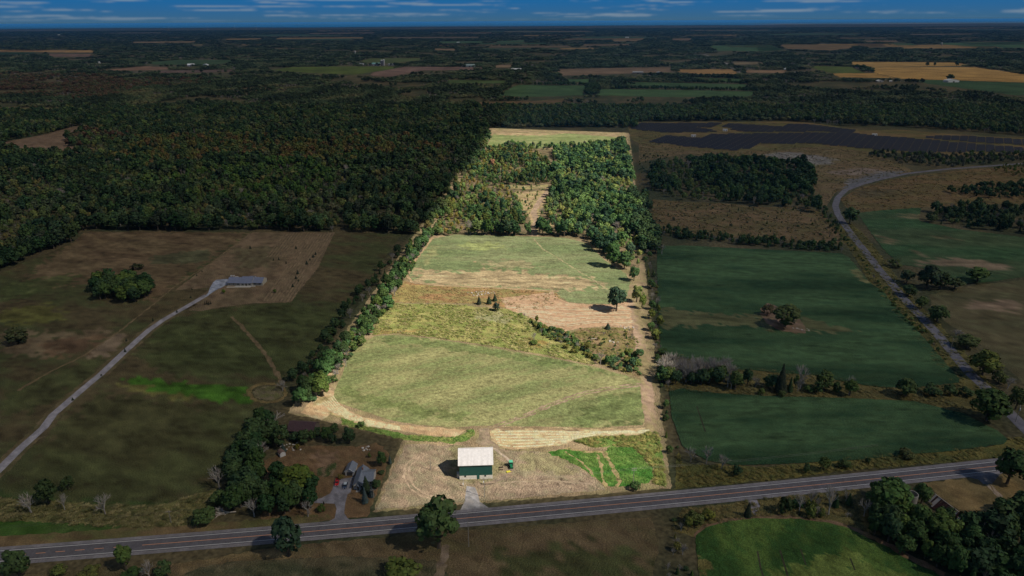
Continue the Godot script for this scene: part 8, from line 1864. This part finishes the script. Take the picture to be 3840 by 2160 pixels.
var FARB := [
["farm_building","distant white barn roof in the woods",-2391,-4128,38.9,11.3,[0.7, 0.72, 0.74],[0.7, 0.72, 0.74],"long",-0.2],
["farm_building","distant grey barn with white roof at the dark field",-1688,-3781,34.0,14.0,[0.7, 0.72, 0.74],[0.3, 0.31, 0.36],"long",0.15],
["farm_building","distant white house beside the grey barn",-1625,-3811,25.1,11.5,[0.7, 0.72, 0.74],[0.7, 0.72, 0.74],"end",-0.2],
["farm_building","low white shed beside the white house",-1633,-3776,14.7,5.2,[0.7, 0.72, 0.74],[0.7, 0.72, 0.74],"long",0.15],
["farm_building","small shed at the end of the white farm",-1582,-3789,11.3,5.2,[0.7, 0.72, 0.74],[0.3, 0.31, 0.33],"end",0.15],
["farm_building","distant barn with pale green roof beside the silos",-715,-3787,41.7,13.5,[0.2, 0.42, 0.38],[0.7, 0.72, 0.74],"long",-0.2],
["farm_building","small white building beside the green roofed barn",-795,-3830,22.5,8.4,[0.7, 0.72, 0.74],[0.7, 0.72, 0.74],"long",0.15],
["farm_building","grey shed beside the silos",-635,-3780,27.7,9.3,[0.3, 0.31, 0.33],[0.3, 0.31, 0.33],"long",-0.2],
["farm_building","long low white barn at the crop field",-978,-3773,41.8,5.2,[0.7, 0.72, 0.74],[0.7, 0.72, 0.74],"long",0.15],
["farm_building","grey roofed farmhouse in distant trees",-1117,-3794,30.9,7.3,[0.3, 0.31, 0.33],[0.7, 0.72, 0.74],"long",-0.2],
["farm_building","far white roofed barn by the dark woods",-1176,-5077,37.4,6.9,[0.7, 0.72, 0.74],[0.4, 0.35, 0.33],"long",0.15],
["farm_building","far small white house by the dark woods",-1249,-5086,22.5,5.5,[0.7, 0.72, 0.74],[0.7, 0.72, 0.74],"end",0.15],
["farm_building","white sided barn in the middle distance",-370,-4924,39.2,9.4,[0.7, 0.72, 0.74],[0.5, 0.5, 0.5],"long",0.15],
["farm_building","grey green barn on the brown field",-208,-3605,45.0,13.9,[0.28, 0.36, 0.33],[0.3, 0.36, 0.36],"long",-0.2],
["farm_building","grey barn beside the grey green barn",-243,-3625,15.8,8.0,[0.3, 0.31, 0.33],[0.3, 0.31, 0.33],"end",-0.2],
["farm_building","big white roofed barn at the wood",27,-3304,45.0,11.0,[0.7, 0.72, 0.74],[0.7, 0.72, 0.74],"long",0.15],
["farm_building","tiny white farm building on a far green field",-568,-7833,28.3,8.4,[0.7, 0.72, 0.74],[0.7, 0.72, 0.74],"long",0.15],
["farm_building","grey roofed farmhouse among hedges",549,-3086,45.0,9.4,[0.3, 0.31, 0.33],[0.22, 0.2, 0.19],"long",-0.2],
["farm_building","tiny white barn near the far tan field",1535,-9588,45.0,12.8,[0.7, 0.72, 0.74],[0.7, 0.72, 0.74],"long",-0.2],
["farm_building","white shed beside the pale road",1126,-4558,25.6,5.6,[0.7, 0.72, 0.74],[0.7, 0.72, 0.74],"long",0.15],
["farm_building","small white house among hedges",646,-3123,17.9,6.1,[0.7, 0.72, 0.74],[0.7, 0.72, 0.74],"end",-0.2],
["farm_building","white roofed shed above the scrub",1356,-2605,22.8,7.3,[0.7, 0.72, 0.74],[0.3, 0.31, 0.33],"end",0.15],
["farm_building","big white gabled barn at the golden field",1604,-2571,43.4,11.5,[0.55, 0.58, 0.62],[0.7, 0.72, 0.74],"end",0.15],
["farm_building","teal roofed shed in the scrub",1301,-2723,23.1,5.3,[0.06, 0.2, 0.26],[0.2, 0.25, 0.28],"long",0.15],
["farm_building","white house in the distant hamlet",1273,-3299,16.7,7.3,[0.7, 0.72, 0.74],[0.7, 0.72, 0.74],"end",0.15],
["farm_building","white and grey house in the distant hamlet",1315,-3325,14.9,7.3,[0.7, 0.72, 0.74],[0.3, 0.31, 0.33],"end",-0.2],
["farm_building","lower white house in the distant hamlet",1221,-3050,14.6,6.8,[0.7, 0.72, 0.74],[0.7, 0.72, 0.74],"end",0.15],
["farm_building","white trailer beside the white roofed shed",1397,-2611,8.8,5.0,[0.7, 0.72, 0.74],[0.7, 0.72, 0.74],"long",-0.2],
["farm_building","lone pale roof far in the woods",-8739,-14084,45.0,14.0,[0.7, 0.72, 0.74],[0.7, 0.72, 0.74],"long",0.15],
["farm_silo","dark distant silo beside the green roofed barn",-681,-3784,11.0,24.3,[0.5, 0.5, 0.5],[0.1, 0.1, 0.12],"silo",0.0],
["farm_silo","pale distant silo beside the dark silo",-669,-3783,11.0,26.1,[0.5, 0.5, 0.5],[0.34, 0.33, 0.32],"silo",0.0],
["farm_silo","slim distant silo in the dark woods",-1104,-5117,10.5,20.0,[0.5, 0.5, 0.5],[0.34, 0.33, 0.32],"silo",0.0],
["farm_silo","pale distant silo on the far green field",3711,-6229,11.0,19.6,[0.5, 0.5, 0.5],[0.34, 0.33, 0.32],"silo",0.0],
]
var TURB := [Vector3(-11029.02, 0, -23570.83),Vector3(-9013.70, 0, -21735.87),Vector3(-8712.69, 0, -23091.93),Vector3(-7919.37, 0, -22743.73),Vector3(4216.92, 0, -29539.22)]
var STONES := [
[-24.5,-538.1,13,4,22,"pile of pale field stones below the upper field"],
[-27.8,-534.2,9,4,10,"scatter of pale stones in front of the stone pile"],
[86.9,-464.8,7,5,10,"pale stones at the edge of the oak stubble"],
[70.4,-442.4,5,2,8,"flat pale stones on the rough ground"],
[-120.4,-313.9,7,4,14,"grey rock garden behind the shed"],
[-79.1,-311.2,5,2,7,"ring of pale garden stones on the back lawn"],
[214.4,-460.9,6,4,10,"pale stones on the soybean tree island"],
]
const FALLEN := Vector3(-134.79, 0, -260.18)
const LOG := Vector3(59.09, 0, -447.33)
var STANDS := []
var STAND_DATA := [
[[-2642.9,-3433.6,-2000.8,-3213.9,-1570.5,-2957.6,-1268.6,-2372.4,-1219.3,-2122.2,-1476.4,-2211.9,-1800.3,-2311.6],[[0.11, 0.065, 0.04], [0.12, 0.08, 0.045], [0.09, 0.065, 0.04], [0.07, 0.075, 0.035], [0.1, 0.09, 0.045]],0.8],
[[-2066.8,-2880.7,-1738.1,-2965.3,-1271.3,-2881.0,-1146.6,-2589.9,-1352.8,-2479.5,-1378.4,-2333.7,-1602.2,-2213.8],[[0.11, 0.065, 0.04], [0.12, 0.08, 0.045], [0.09, 0.065, 0.04], [0.07, 0.075, 0.035], [0.1, 0.09, 0.045]],0.7],
[[-772.5,-1336.2,-685.6,-1398.3,-474.0,-1326.8,-326.0,-1322.1,-282.6,-1134.3,-392.1,-1149.0,-507.9,-1106.6,-640.9,-1155.9],[[0.12, 0.11, 0.03], [0.12, 0.095, 0.035], [0.1, 0.115, 0.03], [0.13, 0.085, 0.035], [0.07, 0.1, 0.03], [0.06, 0.09, 0.03]],0.75],
[[-937.2,-1459.6,-879.5,-1476.1,-778.7,-1306.0,-831.1,-1292.9],[[0.11, 0.065, 0.04], [0.12, 0.08, 0.045], [0.09, 0.065, 0.04], [0.07, 0.075, 0.035], [0.1, 0.09, 0.045]],0.8],
[[-326.0,-1322.1,-144.3,-1286.4,-120.4,-1190.2,-214.2,-1121.0,-285.3,-1146.0],[[0.12, 0.11, 0.03], [0.12, 0.095, 0.035], [0.1, 0.115, 0.03], [0.13, 0.085, 0.035], [0.07, 0.1, 0.03], [0.06, 0.09, 0.03]],0.6],
[[-481.0,-1043.5,-296.7,-1195.3,-221.6,-870.2,-339.1,-872.7,-555.9,-954.6],[[0.06, 0.12, 0.025], [0.05, 0.105, 0.025], [0.08, 0.13, 0.03]],0.55],
[[-903.3,-1117.1,-726.7,-1112.4,-619.5,-1204.6,-568.6,-1055.7,-717.0,-1030.0,-840.1,-1033.1],[[0.02, 0.045, 0.02], [0.03, 0.06, 0.022]],0.7],
]
var EXTRA_OUT := [[897.2,-1109.6,813.7,-1089.7,742.7,-1070.3,667.8,-1049.5,589.3,-1018.7,530.8,-982.7,485.4,-948.8,446.0,-912.5,414.8,-867.6,393.4,-826.3,379.5,-788.4,366.7,-742.9,352.8,-687.7,341.2,-635.5,329.9,-590.0,324.9,-563.6,313.3,-512.1,308.4,-480.3,303.0,-452.2,295.2,-418.6,289.7,-393.8,288.0,-376.3,283.8,-351.8,280.4,-330.4,278.4,-314.7,294.3,-312.7,296.3,-328.1,299.6,-349.1,303.9,-374.1,305.5,-391.1,310.8,-415.1,318.7,-448.9,324.1,-477.6,329.0,-509.0,340.5,-560.3,345.5,-586.4,356.8,-631.9,368.3,-684.0,382.2,-738.8,394.7,-783.5,408.0,-819.8,428.5,-859.2,458.1,-902.1,495.6,-936.5,539.7,-969.5,596.3,-1004.3,672.9,-1034.3,747.0,-1054.8,817.6,-1074.2,900.9,-1094.0],[-88.8,-301.4,-79.7,-299.8,-69.8,-297.8,-67.7,-281.5,-71.7,-273.8,-78.9,-274.7,-85.5,-286.9],[-128.7,-327.8,-131.4,-341.4,-111.0,-339.8,-109.7,-334.6,-111.5,-326.7],[187.3,-273.2,201.4,-273.0,189.3,-250.6,176.6,-250.7],[-130.2,-312.7,-126.4,-312.9,-122.1,-312.6,-119.3,-303.6,-127.2,-303.7],[196.4,-265.2,206.5,-275.0,213.8,-255.8,203.0,-244.4,192.6,-247.9,191.1,-255.9]]
var TUFTS := [
[22,1.6,1.3,[[0.28, 0.29, 0.1], [0.4, 0.38, 0.18], [0.2, 0.26, 0.07]],-0.1],
[23,1.8,1.1,[[0.22, 0.19, 0.08], [0.14, 0.18, 0.05]],-0.05],
[16,1.3,1.4,[[0.22, 0.24, 0.07], [0.14, 0.19, 0.05], [0.3, 0.27, 0.1]],-0.3],
[12,1.7,0.8,[[0.07, 0.2, 0.03], [0.12, 0.24, 0.05]],-0.2],
[62,1.5,1.5,[[0.2, 0.19, 0.08], [0.12, 0.13, 0.05], [0.28, 0.25, 0.12]],-0.25],
[79,1.7,1.3,[[0.17, 0.15, 0.05], [0.1, 0.11, 0.035]],-0.15],
[74,1.7,1.3,[[0.18, 0.15, 0.06], [0.1, 0.1, 0.04]],-0.15],
[25,2.2,1.0,[[0.3, 0.22, 0.11], [0.2, 0.19, 0.08]],0],
[83,2.4,1.4,[[0.17, 0.15, 0.06], [0.1, 0.1, 0.04]],-0.1],
[84,2.6,1.4,[[0.16, 0.15, 0.05], [0.09, 0.1, 0.035]],-0.1],
[87,5,1.8,[[0.18, 0.13, 0.06], [0.12, 0.11, 0.05]],0],
[89,5,1.7,[[0.15, 0.13, 0.06], [0.09, 0.09, 0.04]],0.05],
[88,4,1.7,[[0.17, 0.13, 0.06], [0.1, 0.1, 0.04]],0],
[4,1.6,0.9,[[0.11, 0.2, 0.05], [0.18, 0.22, 0.07]],-0.2],
]
var SHORES := [[-60000,-9000,-41000,1500,14,"dark wooded shore across the lake on the west"],[-9000,3000,-37500,700,14,"low wooded spit reaching into the lake"],[9000,60000,-47000,2000,22,"dark wooded shore across the lake on the east"],[-4000,16000,-60000,1500,30,"thin far island on the lake"],[-30000,-14000,-70000,2000,50,"far blue headland on the lake"]]
var WIND := [
["straw_strip_001",0.6,0.22,[0.66, 0.5, 0.32],[-11.1,-327.8,-3.0,-328.4,15.3,-328.1,37.0,-327.2,58.8,-327.7,76.9,-328.8]],
["straw_strip_001",0.6,0.22,[0.66, 0.5, 0.32],[-10.5,-325.3,-2.3,-325.3,14.9,-325.3,35.5,-325.1,56.3,-327.0,75.8,-328.1]],
["straw_strip_001",0.6,0.22,[0.66, 0.5, 0.32],[-9.8,-322.7,-1.7,-322.3,14.5,-322.5,33.9,-323.0,53.7,-326.3,74.6,-327.3]],
["straw_strip_001",0.6,0.22,[0.66, 0.5, 0.32],[-9.2,-320.2,-1.1,-319.3,14.2,-319.7,32.4,-321.0,51.2,-325.6,73.5,-326.6]],
["straw_strip_001",0.6,0.22,[0.66, 0.5, 0.32],[-8.5,-317.7,-0.5,-316.3,13.9,-316.9,30.9,-319.0]],
["straw_strip_001",0.6,0.22,[0.66, 0.5, 0.32],[-7.9,-315.3,0.1,-313.4,13.5,-314.2,29.5,-316.9]],
["straw_strip",0.5,0.2,[0.62, 0.46, 0.29],[-110.9,-368.1,-104.4,-357.2,-95.4,-348.0,-83.8,-340.4,-64.2,-333.5]],
["straw_strip",0.5,0.2,[0.62, 0.46, 0.29],[-111.9,-366.7,-105.2,-356.0,-95.8,-347.2,-83.9,-339.3,-64.1,-332.9]],
["straw_strip",0.5,0.2,[0.62, 0.46, 0.29],[-112.8,-365.3,-106.0,-354.9,-96.2,-346.3,-83.9,-338.2,-64.0,-332.3]],
["straw_strip",0.5,0.2,[0.62, 0.46, 0.29],[-113.7,-363.9,-106.8,-353.8,-96.6,-345.4,-84.0,-337.2,-64.0,-331.7]],
["straw_strip",0.5,0.2,[0.62, 0.46, 0.29],[-114.7,-362.5,-107.6,-352.6,-97.0,-344.5,-84.1,-336.2,-63.9,-331.1]],
["straw_strip",0.5,0.2,[0.62, 0.46, 0.29],[-115.6,-361.1,-108.4,-351.5,-97.4,-343.7,-84.2,-335.1,-63.8,-330.4]],
["stubble_field",0.45,0.18,[0.42, 0.28, 0.18],[-1.2,-508.3,23.2,-512.3,44.1,-508.9,65.3,-507.0,92.7,-508.8]],
["stubble_field",0.45,0.18,[0.66, 0.46, 0.32],[-0.0,-506.7,23.7,-508.8,43.8,-505.1,65.0,-504.1,92.7,-505.7]],
["stubble_field",0.45,0.18,[0.66, 0.46, 0.32],[1.1,-505.1,24.2,-505.4,43.5,-501.4,64.7,-501.2,92.8,-502.6]],
["stubble_field",0.45,0.18,[0.42, 0.28, 0.18],[2.3,-503.5,24.7,-502.0,43.2,-497.7,64.4,-498.4,92.9,-499.5]],
["stubble_field",0.45,0.18,[0.66, 0.46, 0.32],[3.4,-501.9,25.1,-498.7,43.0,-494.0,64.0,-495.5,92.9,-496.5]],
["stubble_field",0.45,0.18,[0.66, 0.46, 0.32],[4.6,-500.3,25.6,-495.4,42.7,-490.4,63.7,-492.7,93.0,-493.5]],
["stubble_field",0.45,0.18,[0.42, 0.28, 0.18],[5.7,-498.7,26.0,-492.2,42.4,-486.9,63.4,-489.9,93.0,-490.6]],
["stubble_field",0.45,0.18,[0.66, 0.46, 0.32],[6.9,-497.2,26.5,-489.0,42.1,-483.3,63.1,-487.2,93.1,-487.7]],
["stubble_field",0.45,0.18,[0.66, 0.46, 0.32],[8.0,-495.6,26.9,-485.8,41.9,-479.9,62.8,-484.4,93.1,-484.8]],
["stubble_field",0.45,0.18,[0.42, 0.28, 0.18],[9.1,-494.1,27.4,-482.6,41.6,-476.4,62.5,-481.7,93.2,-481.9]],
["stubble_field",0.45,0.18,[0.66, 0.46, 0.32],[10.2,-492.5,27.8,-479.5,41.4,-473.0,62.2,-479.1,93.2,-479.1]],
["stubble_field",0.45,0.18,[0.66, 0.46, 0.32],[11.3,-491.0,28.3,-476.4,41.1,-469.7,61.9,-476.4,93.2,-476.3]],
["stubble_field",0.45,0.18,[0.42, 0.28, 0.18],[12.4,-489.5,28.7,-473.4,40.8,-466.4,61.6,-473.8,93.3,-473.5]],
]
